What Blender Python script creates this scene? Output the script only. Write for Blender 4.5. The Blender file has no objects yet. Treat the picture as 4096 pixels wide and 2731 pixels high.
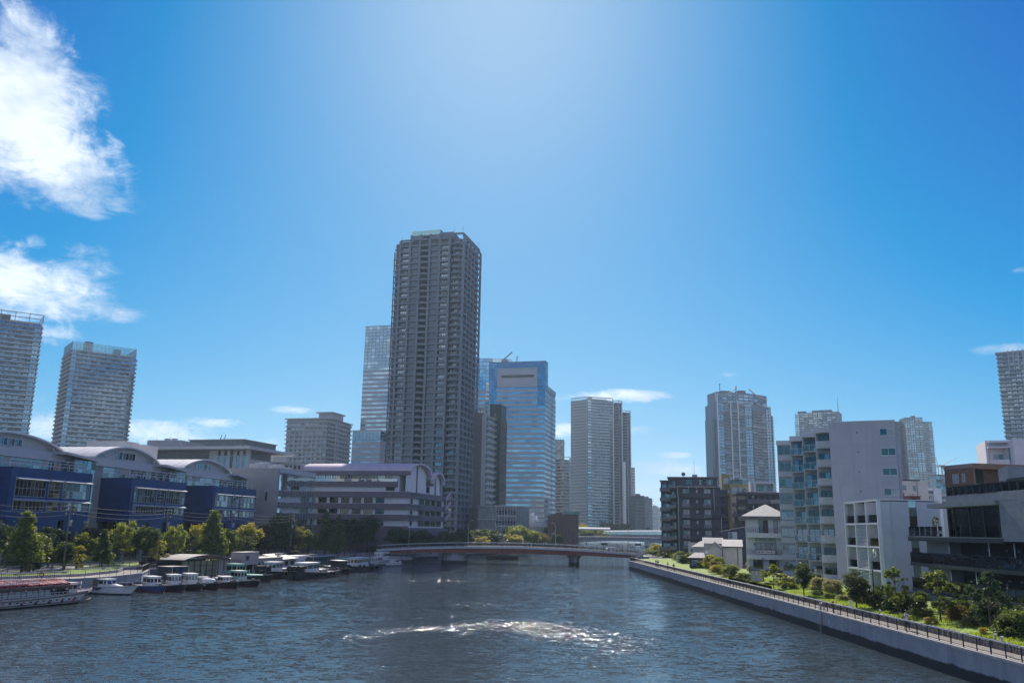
import bpy, bmesh, math, random
import numpy as np
from mathutils import Matrix, Vector

R = math.radians
random.seed(7)
rng = np.random.default_rng(7)
SC = bpy.context.scene
COL = SC.collection

# ------------------------------------------------------------------ camera
CAM_H, FPX, PITCH, ROLL = 11.0, 3452.0, math.atan(750 / 3452.0), R(0.95)
_r0, _u0 = Vector((1, 0, 0)), Vector((0, -math.sin(PITCH), math.cos(PITCH)))
FW = Vector((0, math.cos(PITCH), math.sin(PITCH)))
RT = _r0 * math.cos(ROLL) + _u0 * math.sin(ROLL)
UP = -_r0 * math.sin(ROLL) + _u0 * math.cos(ROLL)
CP = Vector((0, 0, CAM_H))
cam = bpy.data.cameras.new('camera')
cam.sensor_width = 36
cam.lens = FPX / 4096 * 36
cam.clip_start, cam.clip_end = 0.5, 20000
cam_o = bpy.data.objects.new('camera', cam)
COL.objects.link(cam_o)
m3 = Matrix((RT, UP, -FW)).transposed()
cam_o.matrix_world = Matrix.Translation(CP) @ m3.to_4x4()
SC.camera = cam_o

def ray(px, py):
    return RT * ((px - 2048) / FPX) + UP * ((1365.5 - py) / FPX) + FW
def atY(px, py, Y):
    d = ray(px, py); return CP + d * (Y / d.y)
def atZ(px, py, z):
    d = ray(px, py); return CP + d * ((z - CAM_H) / d.z)
def proj(p):
    v = Vector(p) - CP; w = v.dot(FW)
    return 2048 + FPX * v.dot(RT) / w, 1365.5 - FPX * v.dot(UP) / w, w
def azel(px, py):
    d = ray(px, py).normalized()
    return math.atan2(d.x, d.y), math.asin(d.z)

# ------------------------------------------------------------------ sky and sun
SUN_AZ, SUN_EL = R(-1.3), R(36.5)
HAZE_D = .00009
world = bpy.data.worlds.new('World'); SC.world = world; world.use_nodes = True

class NT:
    """tiny helper for node trees"""
    def __init__(s, tree): s.t = tree; s.n = tree.nodes; s.l = tree.links
    def node(s, ty, **kw):
        n = s.n.new(ty)
        for k, v in kw.items():
            if k == 'inp':
                for a, b in v.items(): s.set(n.inputs[a], b)
            else: setattr(n, k, v)
        return n
    def set(s, sock, v):
        if hasattr(v, 'is_output') or hasattr(v, 'links'): s.l.new(v, sock)
        else: sock.default_value = v
    def m(s, op, a, b=None, c=None, clamp=False):
        n = s.n.new('ShaderNodeMath'); n.operation = op; n.use_clamp = clamp
        for i, v in enumerate((a, b, c)):
            if v is not None: s.set(n.inputs[i], v)
        return n.outputs[0]
    def vm(s, op, a, b=None):
        n = s.n.new('ShaderNodeVectorMath'); n.operation = op
        s.set(n.inputs[0], a)
        if b is not None: s.set(n.inputs[1], b)
        return n.outputs[0]
    def mix(s, f, a, b, blend='MIX'):
        n = s.n.new('ShaderNodeMix'); n.data_type = 'RGBA'; n.blend_type = blend
        s.set(n.inputs[0], f); s.set(n.inputs[6], a); s.set(n.inputs[7], b)
        return n.outputs[2]
    def ramp(s, f, lo, hi, a=0.0, b=1.0):
        n = s.n.new('ShaderNodeMapRange'); n.interpolation_type = 'SMOOTHSTEP'
        for k, v in zip(('Value', 'From Min', 'From Max', 'To Min', 'To Max'), (f, lo, hi, a, b)): s.set(n.inputs[k], v)
        return n.outputs[0]
    def noise(s, vec, scale, detail=3, rough=.5, dist=0.0):
        n = s.n.new('ShaderNodeTexNoise'); s.set(n.inputs['Vector'], vec)
        n.inputs['Scale'].default_value = scale; n.inputs['Detail'].default_value = detail
        n.inputs['Roughness'].default_value = rough; n.inputs['Distortion'].default_value = dist
        return n.outputs[0]

def rgba(c): return (c[0], c[1], c[2], 1.0)

wn = NT(world.node_tree); wn.n.clear()
sky = wn.node('ShaderNodeTexSky', sky_type='NISHITA', sun_disc=False, sun_elevation=SUN_EL, sun_rotation=SUN_AZ,
              air_density=0.5, dust_density=0.30, ozone_density=5.0, altitude=0)
tc = wn.node('ShaderNodeTexCoord')
sep = wn.node('ShaderNodeSeparateXYZ'); wn.l.new(tc.outputs['Generated'], sep.inputs[0])
vx, vy, vz = sep.outputs
az = wn.m('ARCTAN2', vx, vy)
el = wn.m('ARCSINE', vz)
# clouds: (pixel centre x, y, half width px, half height px, strength)
CL = [(-40, 400, 520, 520, 1.5), (330, 720, 330, 170, 1.15), (150, 620, 430, 260, 1.3), (-60, 1120, 430, 220, 1.4), (240, 1150, 330, 200, 1.15),
      (430, 1240, 190, 60, .9), (60, 960, 220, 70, .8), (200, 1330, 160, 60, .8), (330, 1000, 150, 40, .6),
      (560, 1720, 420, 60, 1.0), (880, 1690, 200, 26, .85), (1090, 1790, 200, 70, .95), (200, 1690, 320, 120, 1.05),
      (2420, 1585, 300, 36, 1.15), (2310, 1720, 200, 50, 1.0), (2560, 1720, 90, 26, .85), (2640, 1880, 200, 46, .85), (2740, 1930, 200, 46, .8), (2660, 1970, 300, 70, .85),
      (2900, 1497, 70, 14, .30), (3530, 1110, 80, 20, .28), (4050, 1390, 230, 32, .95), (4085, 1080, 50, 18, .32), (2700, 1820, 90, 18, .5), (1180, 1640, 150, 20, .5),
      (-900, 700, 600, 420, 1.3), (-700, 1500, 500, 160, 1.0), (5200, 1500, 500, 60, .9)]
msk = None
for (cx, cy, rx, ry, st) in CL:
    a0, e0 = azel(cx, cy)
    a1, e1 = azel(cx + rx, cy); a2, e2 = azel(cx, cy - ry)
    ra = max(abs(a1 - a0), .004); re = max(abs(e2 - e0), .004)
    da = wn.m('DIVIDE', wn.m('SUBTRACT', az, a0), ra); de = wn.m('DIVIDE', wn.m('SUBTRACT', el, e0), re)
    q = wn.m('SUBTRACT', st, wn.m('MULTIPLY', wn.m('ADD', wn.m('MULTIPLY', da, da), wn.m('MULTIPLY', de, de)), st))
    q = wn.m('MAXIMUM', q, 0.0)
    msk = q if msk is None else wn.m('MAXIMUM', msk, q)
# broken cloud added out of view behind the camera, as fill for shaded facades
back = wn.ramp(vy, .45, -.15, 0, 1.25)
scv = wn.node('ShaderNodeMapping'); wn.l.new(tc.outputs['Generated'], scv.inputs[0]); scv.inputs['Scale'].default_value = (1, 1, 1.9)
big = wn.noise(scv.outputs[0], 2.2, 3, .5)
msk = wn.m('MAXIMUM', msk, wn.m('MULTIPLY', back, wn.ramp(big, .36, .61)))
n1 = wn.noise(scv.outputs[0], 8.0, 10, .66, .5)
n2 = wn.noise(scv.outputs[0], 30.0, 8, .66, 1.0)
fb = wn.m('ADD', wn.m('MULTIPLY', n1, .66), wn.m('MULTIPLY', n2, .34))
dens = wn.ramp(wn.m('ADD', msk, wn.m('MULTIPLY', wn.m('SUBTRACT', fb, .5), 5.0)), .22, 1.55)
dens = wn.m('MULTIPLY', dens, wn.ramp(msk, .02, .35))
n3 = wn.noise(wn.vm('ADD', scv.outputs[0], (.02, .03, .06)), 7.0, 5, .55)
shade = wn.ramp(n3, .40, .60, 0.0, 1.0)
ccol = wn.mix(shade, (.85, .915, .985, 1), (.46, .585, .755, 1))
# film response of the sky, channel by channel
sr = wn.node('ShaderNodeSeparateColor'); wn.l.new(sky.outputs[0], sr.inputs[0])
def film(ch, off, k, top):
    x = wn.m('MAXIMUM', wn.m('SUBTRACT', ch, off), 0.0)
    return wn.m('MULTIPLY', wn.m('SUBTRACT', 1.0, wn.m('EXPONENT', wn.m('DIVIDE', x, -k))), top)
cc = wn.node('ShaderNodeCombineColor')
for i, (o_, k_, t_) in enumerate(((1.8, 6.4, .745), (1.0, 4.5, .735), (0.0, 4.5, .835))): wn.l.new(film(sr.outputs[i], o_, k_, t_), cc.inputs[i])
sky_c = cc.outputs[0]
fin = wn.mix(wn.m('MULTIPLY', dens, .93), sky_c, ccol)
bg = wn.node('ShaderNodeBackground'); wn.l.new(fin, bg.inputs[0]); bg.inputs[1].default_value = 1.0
wo = wn.node('ShaderNodeOutputWorld'); wn.l.new(bg.outputs[0], wo.inputs[0])
world.cycles.sampling_method = 'AUTOMATIC'

sl = bpy.data.lights.new('sun', 'SUN'); sl.energy = 4.8; sl.angle = R(0.5); sl.color = (1.0, .93, .82)
sun_o = bpy.data.objects.new('sun', sl); COL.objects.link(sun_o)
SD = Vector((math.sin(SUN_AZ) * math.cos(SUN_EL), math.cos(SUN_AZ) * math.cos(SUN_EL), math.sin(SUN_EL)))
sun_o.rotation_euler = SD.to_track_quat('Z', 'Y').to_euler()
sun_o.location = (0, 0, 300)

SC.view_settings.view_transform = 'Standard'
SC.view_settings.look = 'None'
SC.view_settings.gamma = 1.0
SC.view_settings.use_curve_mapping = False
SC.view_settings.exposure = 0.27
SC.cycles.max_bounces = 6
SC.cycles.diffuse_bounces = 2
SC.cycles.glossy_bounces = 3
SC.cycles.transmission_bounces = 4
SC.cycles.transparent_max_bounces = 6
SC.cycles.volume_bounces = 0
SC.cycles.use_denoising = True
SC.cycles.sample_clamp_indirect = 6.0
SC.cycles.sample_clamp_direct = 0.0
SC.cycles.caustics_reflective = False
SC.cycles.caustics_refractive = False

# ------------------------------------------------------------------ materials
MATS = {}
def mat(name, rgb, rough=.7, metal=0.0, var=.18, scale=.6, bump=0.0, bscale=8.0, spec=.5, streak=0.0, extra=None):
    """procedural paint / concrete / metal: base colour broken up by two noises and (optionally) vertical rain streaks"""
    if name in MATS: return MATS[name]
    m = bpy.data.materials.new(name); m.use_nodes = True
    t = NT(m.node_tree); b = t.n['Principled BSDF']
    geo = t.node('ShaderNodeNewGeometry'); pos = geo.outputs['Position']
    a = t.noise(pos, scale, 4, .6)
    f = t.ramp(a, .3, .7)
    lo = rgba([c * (1 - var) for c in rgb]); hi = rgba([min(1, c * (1 + var)) for c in rgb])
    c = t.mix(f, lo, hi)
    if streak:
        mp = t.node('ShaderNodeMapping'); t.l.new(pos, mp.inputs[0]); mp.inputs['Scale'].default_value = (1.6, 1.6, .09)
        s = t.noise(mp.outputs[0], 1.3, 5, .65)
        c = t.mix(t.ramp(s, .5, .78, 0, streak), c, rgba([x * .45 for x in rgb]))
    if extra: c = extra(t, pos, c)
    t.l.new(c, b.inputs['Base Color'])
    b.inputs['Roughness'].default_value = rough; b.inputs['Metallic'].default_value = metal
    b.inputs['Specular IOR Level'].default_value = spec
    if bump:
        bp = t.node('ShaderNodeBump'); bp.inputs['Strength'].default_value = bump; bp.inputs['Distance'].default_value = .05
        t.l.new(t.noise(pos, bscale, 4, .6), bp.inputs['Height']); t.l.new(bp.outputs[0], b.inputs['Normal'])
    MATS[name] = m; return m

def glass(name, rgb, rough=.04, wob=.25, wscale=.35):
    """coated window glass seen from outside: tinted mirror with slight pane waviness"""
    if name in MATS: return MATS[name]
    m = bpy.data.materials.new(name); m.use_nodes = True
    t = NT(m.node_tree); b = t.n['Principled BSDF']
    b.inputs['Base Color'].default_value = rgba(rgb); b.inputs['Metallic'].default_value = 1.0
    b.inputs['Roughness'].default_value = rough
    geo = t.node('ShaderNodeNewGeometry')
    bp = t.node('ShaderNodeBump'); bp.inputs['Strength'].default_value = wob; bp.inputs['Distance'].default_value = .06
    t.l.new(t.noise(geo.outputs['Position'], wscale, 3, .5), bp.inputs['Height']); t.l.new(bp.outputs[0], b.inputs['Normal'])
    MATS[name] = m; return m

def clear_glass(name, rgb=(.75, .9, .9), alpha=.35):
    if name in MATS: return MATS[name]
    m = bpy.data.materials.new(name); m.use_nodes = True
    t = NT(m.node_tree); out = t.n['Material Output']; t.n.remove(t.n['Principled BSDF'])
    tr = t.node('ShaderNodeBsdfTransparent', inp={'Color': rgba(rgb)})
    gl = t.node('ShaderNodeBsdfGlossy', inp={'Color': (.9, .95, 1, 1), 'Roughness': .05})
    fr = t.node('ShaderNodeFresnel', inp={'IOR': 1.5})
    mx = t.node('ShaderNodeMixShader'); t.l.new(t.m('ADD', fr.outputs[0], alpha * .3, clamp=True), mx.inputs[0])
    t.l.new(tr.outputs[0], mx.inputs[1]); t.l.new(gl.outputs[0], mx.inputs[2]); t.l.new(mx.outputs[0], out.inputs[0])
    MATS[name] = m; return m

# ------------------------------------------------------------------ objects
def tag(o, label=None, cat=None, group=None, kind=None):
    if label: o['label'] = label
    if cat: o['category'] = cat
    if group: o['group'] = group
    if kind: o['kind'] = kind
    return o
def thing(name, label, cat, loc=(0, 0, 0), rz=0.0, group=None):
    e = bpy.data.objects.new(name, None); COL.objects.link(e)
    e.location = loc; e.rotation_euler = (0, 0, rz); e.empty_display_size = .5
    return tag(e, label, cat, group)
def link(name, mesh, parent=None, loc=(0, 0, 0), rz=0.0, scale=(1, 1, 1), kind=None):
    o = bpy.data.objects.new(name, mesh); COL.objects.link(o)
    o.location = loc; o.rotation_euler = (0, 0, rz); o.scale = scale
    if parent is not None: o.parent = parent
    if kind: o['kind'] = kind
    return o

class MB:
    """mesh builder: collects faces of several shapes into ONE mesh"""
    def __init__(s, *mats): s.v = []; s.f = []; s.mi = []; s.mats = list(mats); s.smooth = []
    def M(s, m):
        if m is None: return 0
        if m not in s.mats: s.mats.append(m)
        return s.mats.index(m)
    def face(s, pts, m=None, sm=False):
        i = len(s.v); s.v += [tuple(p) for p in pts]; s.f.append(tuple(range(i, i + len(pts)))); s.mi.append(s.M(m)); s.smooth.append(sm)
    def box(s, x0, x1, y0, y1, z0, z1, m=None):
        i = len(s.v)
        s.v += [(x0, y0, z0), (x1, y0, z0), (x1, y1, z0), (x0, y1, z0), (x0, y0, z1), (x1, y0, z1), (x1, y1, z1), (x0, y1, z1)]
        k = s.M(m)
        for q in ((0, 3, 2, 1), (4, 5, 6, 7), (0, 1, 5, 4), (1, 2, 6, 5), (2, 3, 7, 6), (3, 0, 4, 7)):
            s.f.append(tuple(i + a for a in q)); s.mi.append(k); s.smooth.append(False)
        return s
    def obox(s, c, ux, uy, sx, sy, z0, z1, m=None):
        """box with horizontal axes ux, uy (2d unit vectors), centre c, sizes sx, sy"""
        p = [(c[0] + ux[0] * a * sx / 2 + uy[0] * b * sy / 2, c[1] + ux[1] * a * sx / 2 + uy[1] * b * sy / 2) for a, b in ((-1, -1), (1, -1), (1, 1), (-1, 1))]
        return s.prism(p, z0, z1, m)
    def prism(s, poly, z0, z1, m=None, mtop=None):
        i = len(s.v); n = len(poly); k = s.M(m)
        s.v += [(p[0], p[1], z0) for p in poly] + [(p[0], p[1], z1) for p in poly]
        for a in range(n):
            b = (a + 1) % n
            s.f.append((i + a, i + b, i + n + b, i + n + a)); s.mi.append(k); s.smooth.append(False)
        s.f.append(tuple(i + n + a for a in range(n))); s.mi.append(s.M(mtop) if mtop else k); s.smooth.append(False)
        s.f.append(tuple(i + n - 1 - a for a in range(n))); s.mi.append(k); s.smooth.append(False)
        return s
    def loft(s, rings, m=None, cap=True, sm=True, closed=True):
        i = len(s.v); n = len(rings[0]); k = s.M(m)
        for r in rings: s.v += [tuple(p) for p in r]
        for a in range(len(rings) - 1):
            for b in range(n if closed else n - 1):
                c = (b + 1) % n
                s.f.append((i + a * n + b, i + a * n + c, i + (a + 1) * n + c, i + (a + 1) * n + b)); s.mi.append(k); s.smooth.append(sm)
        if cap:
            s.f.append(tuple(i + n - 1 - b for b in range(n))); s.mi.append(k); s.smooth.append(False)
            o = i + (len(rings) - 1) * n
            s.f.append(tuple(o + b for b in range(n))); s.mi.append(k); s.smooth.append(False)
        return s
    def tube(s, pts, r, n=6, m=None, cap=True):
        rings = []; pts = [Vector(p) for p in pts]
        rr = r if isinstance(r, (list, tuple)) else [r] * len(pts)
        for j, p in enumerate(pts):
            d = (pts[min(j + 1, len(pts) - 1)] - pts[max(j - 1, 0)]).normalized()
            x = d.orthogonal().normalized() if abs(d.z) < .9 else (Vector((1, 0, 0)) - d * d.x).normalized()
            if abs(d.z) < .9: x = d.cross(Vector((0, 0, 1))).normalized()
            y = d.cross(x)
            rings.append([p + (x * math.cos(2 * math.pi * t / n) + y * math.sin(2 * math.pi * t / n)) * rr[j] for t in range(n)])
        return s.loft(rings, m, cap, n > 4)
    def bar(s, a, b, w, h=None, m=None):
        """square bar between two points"""
        h = h or w; a = Vector(a); b = Vector(b); d = (b - a).normalized()
        x = d.cross(Vector((0, 0, 1)))
        if x.length < 1e-4: x = Vector((1, 0, 0))
        x.normalize(); y = x.cross(d)
        q = [(-1, -1), (1, -1), (1, 1), (-1, 1)]
        return s.loft([[p + x * (u * w / 2) + y * (v * h / 2) for u, v in q] for p in (a, b)], m, True, False)
    def torus(s, c, axis, r0, r1, n=14, k=6, m=None):
        axis = Vector(axis).normalized(); x = axis.orthogonal().normalized(); y = axis.cross(x); c = Vector(c)
        rings = []
        for a in range(n):
            t = 2 * math.pi * a / n; d = x * math.cos(t) + y * math.sin(t)
            rings.append([c + d * (r0 + r1 * math.cos(2 * math.pi * b / k)) + axis * (r1 * math.sin(2 * math.pi * b / k)) for b in range(k)])
        rings.append(rings[0])
        return s.loft(rings, m, False, True)
    def ball(s, c, rx, ry=None, rz=None, n=10, k=6, m=None):
        ry = ry or rx; rz = rz or rx
        rings = [[(c[0] + rx * math.cos(2 * math.pi * b / n) * math.sin(math.pi * a / k), c[1] + ry * math.sin(2 * math.pi * b / n) * math.sin(math.pi * a / k),
                   c[2] - rz * math.cos(math.pi * a / k)) for b in range(n)] for a in range(k + 1)]
        return s.loft(rings, m, False, True)
    def mesh(s, name='mesh'):
        me = bpy.data.meshes.new(name); me.from_pydata(s.v, [], s.f)
        for m in s.mats: me.materials.append(m)
        me.polygons.foreach_set('material_index', s.mi)
        me.polygons.foreach_set('use_smooth', s.smooth)
        me.update(); return me
    def obj(s, name, parent=None, loc=(0, 0, 0), rz=0.0, kind=None):
        return link(name, s.mesh(name), parent, loc, rz, kind=kind)

def pbox(root, name, x0, x1, y0, y1, z0, z1, m):
    return MB(m).box(x0, x1, y0, y1, z0, z1).obj(name, root)

# unit meshes: x 0..1, outward is -y (0..-1), z 0..1
UB = {}
def ubox(m):
    k = ('b', m.name)
    if k not in UB: UB[k] = MB(m).box(0, 1, -1, 0, 0, 1).mesh('block')
    return UB[k]
def uwin(g, fr, nx=2, nz=1, key=None, bw=.05, bh=.05):
    """window: recessed panes in a frame with mullions"""
    k = ('w', g.name, fr.name, nx, nz, bw, bh)
    if k not in UB:
        b = MB(fr, g); b.box(0.001, .999, -.25, -.02, 0.001, .999, g)
        for i in range(nx + 1):
            x = i / nx; b.box(max(0, x - bw / 2 if i else 0), min(1, x + bw / 2 if i < nx else 1), -1, 0, 0, 1, fr)
        for i in range(nz + 1):
            z = i / nz; b.box(0, 1, -.96, 0, max(0, z - bh / 2 if i else 0), min(1, z + bh / 2 if i < nz else 1), fr)
        UB[k] = b.mesh('window')
    return UB[k]

PIECES = {}
class Fac:
    """a facade of a thing: runs from local (x0,y0) to (x1,y1); outward is to the right of that direction"""
    def __init__(s, root, x0, y0, x1, y1, z0=0.0):
        s.root = root; s.o = Vector((x0, y0, z0)); d = Vector((x1 - x0, y1 - y0, 0)); s.w = d.length
        s.a = math.atan2(d.y, d.x); s.M = Matrix.Translation(s.o) @ Matrix.Rotation(s.a, 4, 'Z')
    def put(s, kind, mesh, u, v, z, w, d, h, parent=None):
        M = s.M @ Matrix.Translation((u, -v, z)) @ Matrix.Diagonal((w, d, h, 1))
        PIECES.setdefault((s.root.name, kind), []).append((mesh, M))
    def box(s, kind, m, u, v, z, w, d, h): s.put(kind, ubox(m), u, v, z, w, d, h)

def flush(limit=300):
    for (rn, kind), lst in PIECES.items():
        root = bpy.data.objects[rn]
        RM = Matrix.Translation(root.location) @ root.rotation_euler.to_matrix().to_4x4()
        sc = []
        for mesh, M in lst:
            W = RM @ M; c = W @ Vector((.5, -.5, .5)); v = c - CP
            w = v.dot(FW); s = 0
            if w > 1:
                x, y, _ = proj(c)
                n = -(W.to_3x3().col[1]).normalized()
                sx, sy, sz = (W.to_3x3().col[i].length for i in range(3))
                s = max(sx, sy) * sz / w ** 2
                if not (-150 < x < 4250 and -100 < y < 2800): s *= .001
                if n.dot(v) > 0: s *= .01
            sc.append(s)
        order = sorted(range(len(lst)), key=lambda i: -sc[i])
        for i in order[:limit]:
            mesh, M = lst[i]; o = bpy.data.objects.new(kind, mesh); COL.objects.link(o); o.parent = root
            o.matrix_basis = M
        rest = order[limit:]
        if rest:
            vs, fs, mi, mats, off = [], [], [], [], 0
            cache = {}
            for i in rest:
                mesh, M = lst[i]
                if mesh.name not in cache:
                    co = np.empty(len(mesh.vertices) * 3, np.float32); mesh.vertices.foreach_get('co', co)
                    fl = [tuple(p.vertices) for p in mesh.polygons]; ml = []
                    for p in mesh.polygons:
                        mm = mesh.materials[p.material_index]
                        if mm not in mats: mats.append(mm)
                        ml.append(mats.index(mm))
                    cache[mesh.name] = (co.reshape(-1, 3), fl, ml)
                co, fl, ml = cache[mesh.name]; A = np.array(M)
                vs.append(co @ A[:3, :3].T + A[:3, 3]); fs += [tuple(off + a for a in f) for f in fl]; mi += ml; off += len(co)
            me = bpy.data.meshes.new(kind + 's'); me.from_pydata(np.concatenate(vs).tolist(), [], fs)
            for m in mats: me.materials.append(m)
            me.polygons.foreach_set('material_index', mi); me.update()
            link(kind + 's', me, root, kind='stuff')
    PIECES.clear()

def face2(pL, YL, pR, YR=None):
    """top-left and top-right pixels of a facade -> left point, width, rotation, top height"""
    a = atY(pL[0], pL[1], YL)
    b = atY(pR[0], pR[1], YR) if YR else atZ(pR[0], pR[1], a.z)
    return a, math.hypot(b.x - a.x, b.y - a.y), math.atan2(b.y - a.y, b.x - a.x), a.z
# ================================================================== water
def water_mat():
    m = bpy.data.materials.new('river_water'); m.use_nodes = True
    t = NT(m.node_tree); b = t.n['Principled BSDF']
    geo = t.node('ShaderNodeNewGeometry'); pos = geo.outputs['Position']
    sx = sy = None
    patch = t.noise(pos, .035, 3, .55)                      # wind patches
    mp = t.node('ShaderNodeMapping'); t.l.new(pos, mp.inputs[0]); mp.inputs['Rotation'].default_value = (0, 0, .35); mp.inputs['Scale'].default_value = (.55, 1, 1)
    amp = t.ramp(patch, .35, .68, .55, 1.35)
    # wake of a boat that has passed: two arcs of steeper ripples
    sp = t.node('ShaderNodeSeparateXYZ'); t.l.new(pos, sp.inputs[0])
    def arc(pts, width):
        d = None
        for (ax, ay), (bx, by) in zip(pts[:-1], pts[1:]):
            L = math.hypot(bx - ax, by - ay); ux, uy = (bx - ax) / L, (by - ay) / L
            rx = t.m('SUBTRACT', sp.outputs[0], ax); ry = t.m('SUBTRACT', sp.outputs[1], ay)
            al = t.m('ADD', t.m('MULTIPLY', rx, ux), t.m('MULTIPLY', ry, uy))
            al = t.m('MINIMUM', t.m('MAXIMUM', al, 0.0), L)
            dx = t.m('SUBTRACT', rx, t.m('MULTIPLY', al, ux)); dy = t.m('SUBTRACT', ry, t.m('MULTIPLY', al, uy))
            q = t.m('SQRT', t.m('ADD', t.m('MULTIPLY', dx, dx), t.m('MULTIPLY', dy, dy)))
            d = q if d is None else t.m('MINIMUM', d, q)
        wob = t.m('MULTIPLY', t.m('SUBTRACT', t.noise(pos, .25, 3), .5), width * 1.4)
        return t.ramp(t.m('ADD', d, wob), width, width * .15)
    W = [tuple(atZ(px, py, 0).xy) for px, py in ((1360, 2562), (1480, 2535), (1620, 2518), (1760, 2515), (1900, 2503), (2060, 2500), (2180, 2508))]
    W2 = [tuple(atZ(px, py, 0).xy) for px, py in ((2180, 2512), (2420, 2545), (2640, 2580))]
    wk = t.m('MAXIMUM', arc(W, 3.0), t.m('MULTIPLY', arc(W2, 11.0), .58))
    for sc, a, vec, k in ((.22, .12, pos, 0), (.75, .24, mp.outputs[0], 1), (2.4, .52, mp.outputs[0], 2), (7.0, .56, pos, 2), (23.0, .28, pos, 1)):
        n = t.node('ShaderNodeTexNoise'); t.l.new(vec, n.inputs['Vector']); n.inputs['Scale'].default_value = sc
        n.inputs['Detail'].default_value = 1.5; n.inputs['Distortion'].default_value = .6
        s = t.node('ShaderNodeSeparateColor'); t.l.new(n.outputs['Color'], s.inputs[0])
        g = t.m('MULTIPLY', amp, a) if k else t.m('MULTIPLY', 1.0, a)
        if k == 2: g = t.m('MULTIPLY', g, t.m('ADD', 1.0, t.m('MULTIPLY', wk, 2.7)))
        x = t.m('MULTIPLY', t.m('SUBTRACT', s.outputs[0], .5), g); y = t.m('MULTIPLY', t.m('SUBTRACT', s.outputs[1], .5), g)
        sx = x if sx is None else t.m('ADD', sx, x); sy = y if sy is None else t.m('ADD', sy, y)
    cb = t.node('ShaderNodeCombineXYZ'); t.l.new(sx, cb.inputs[0]); t.l.new(sy, cb.inputs[1]); cb.inputs[2].default_value = 1
    nv = t.vm('NORMALIZE', cb.outputs[0]); t.l.new(nv, b.inputs['Normal'])
    b.inputs['Base Color'].default_value = (.052, .072, .082, 1)
    b.inputs['Roughness'].default_value = .05; b.inputs['IOR'].default_value = 1.36
    return m
WATER = water_mat()
w = MB(WATER); w.face([(-2300, -300, 0), (2300, -300, 0), (2300, 4500, 0), (-2300, 4500, 0)])
tag(w.obj('river'), 'dark rippled river water between the two banks', kind='structure')

# ================================================================== land
M_conc = mat('concrete', (.34, .33, .31), .85, var=.2, scale=.8, bump=.25, bscale=6, streak=.35)
M_pave = mat('paving', (.38, .34, .29), .85, var=.12, scale=1.2, bump=.15)
M_asph = mat('asphalt', (.055, .055, .058), .9, var=.2, scale=.7, bump=.2)
M_soil = mat('soil_ground', (.17, .165, .15), .95, var=.3, scale=.25, bump=.3, bscale=2)
M_grass = mat('lawn', (.20, .29, .04), .9, var=.35, scale=.7, bump=.6, bscale=14)
M_dark = mat('dark_metal', (.022, .025, .03), .45, .3, var=.1)
M_steel = mat('galvanised_steel', (.45, .46, .47), .4, .6, var=.1)
M_white = mat('white_paint', (.75, .75, .73), .5, var=.06, streak=.15)
M_black = mat('black_rubber', (.012, .012, .013), .7, var=.2)

def tide(t, pos, c):
    s = t.node('ShaderNodeSeparateXYZ'); t.l.new(pos, s.inputs[0])
    z = t.m('ADD', s.outputs[2], t.m('MULTIPLY', t.m('SUBTRACT', t.noise(pos, .5, 4, .6), .5), .55))
    mp = t.node('ShaderNodeMapping'); t.l.new(pos, mp.inputs[0]); mp.inputs['Scale'].default_value = (1, 2.2, .12)
    st = t.ramp(t.noise(mp.outputs[0], 1.2, 4, .6), .5, .75, 0, .4)
    c = t.mix(st, c, (.13, .13, .13, 1))
    return t.mix(t.ramp(z, 1.02, .80), c, (.012, .018, .020, 1))
M_quay = mat('quay_concrete', (.30, .315, .33), .8, var=.15, scale=.5, bump=.3, bscale=5, extra=tide)

QL = [(-140, -60), (-95, 60), (-73.5, 130), (-69.2, 136), (-64.8, 144), (-64.5, 158), (-69, 172), (-64, 200), (-53, 228), (-43.2, 242), (-39.5, 262), (-39, 284), (-39, 298), (-25, 330), (2, 420), (14, 500), (38, 640), (52, 800), (80, 1000), (150, 1600)]
QR = [(36, -60), (36, 255), (35.4, 262), (38, 266), (40.5, 280), (42, 300), (95, 480), (150, 800), (250, 1600)]
def ground(name, poly, z, m, depth=5):
    return tag(MB(m).prism(poly, z - depth, z).obj(name), kind='structure')
ground('ground', [(x - .35, y) for x, y in QL[::-1]] + [(-2300, -60), (-2300, 1600)], 2.3, M_soil)
ground('ground', [(36.4, -60), (2300, -60), (2300, 1600)] + [(x + .4, y) for x, y in QR[::-1][:-1]] , 2.3, M_soil)
ground('far_shore', [(-2300, 1600.5), (2300, 1600.5), (2300, 4500), (-2300, 4500)], 2.2, M_soil)

def offset(pts, d):
    """parallel of an open polyline, d to the right"""
    out = []
    for i, p in enumerate(pts):
        a = Vector(pts[max(i - 1, 0)]); b = Vector(pts[min(i + 1, len(pts) - 1)]); t_ = (b - a).normalized()
        out.append((p[0] + t_.y * d, p[1] - t_.x * d))
    return out
def strip(m, pts, d0, d1, z0, z1):
    """flat strip along a polyline from offset d0 (height z0) to d1 (height z1)"""
    b = MB(m); A, B = offset(pts, d0), offset(pts, d1)
    for i in range(len(pts) - 1):
        q = [(*A[i], z0), (*A[i + 1], z0), (*B[i + 1], z1), (*B[i], z1)]
        b.face(q if d1 < d0 else q[::-1])
    return b
def resample(pts, step):
    out = [Vector(pts[0])]; acc = 0
    for a, b in zip(pts[:-1], pts[1:]):
        a, b = Vector(a), Vector(b); L = (b - a).length; s = step - acc
        while s <= L: out.append(a + (b - a) * (s / L)); s += step
        acc = (acc + L) % step if L + acc >= step else acc + L
    return [tuple(p) for p in out]

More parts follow.
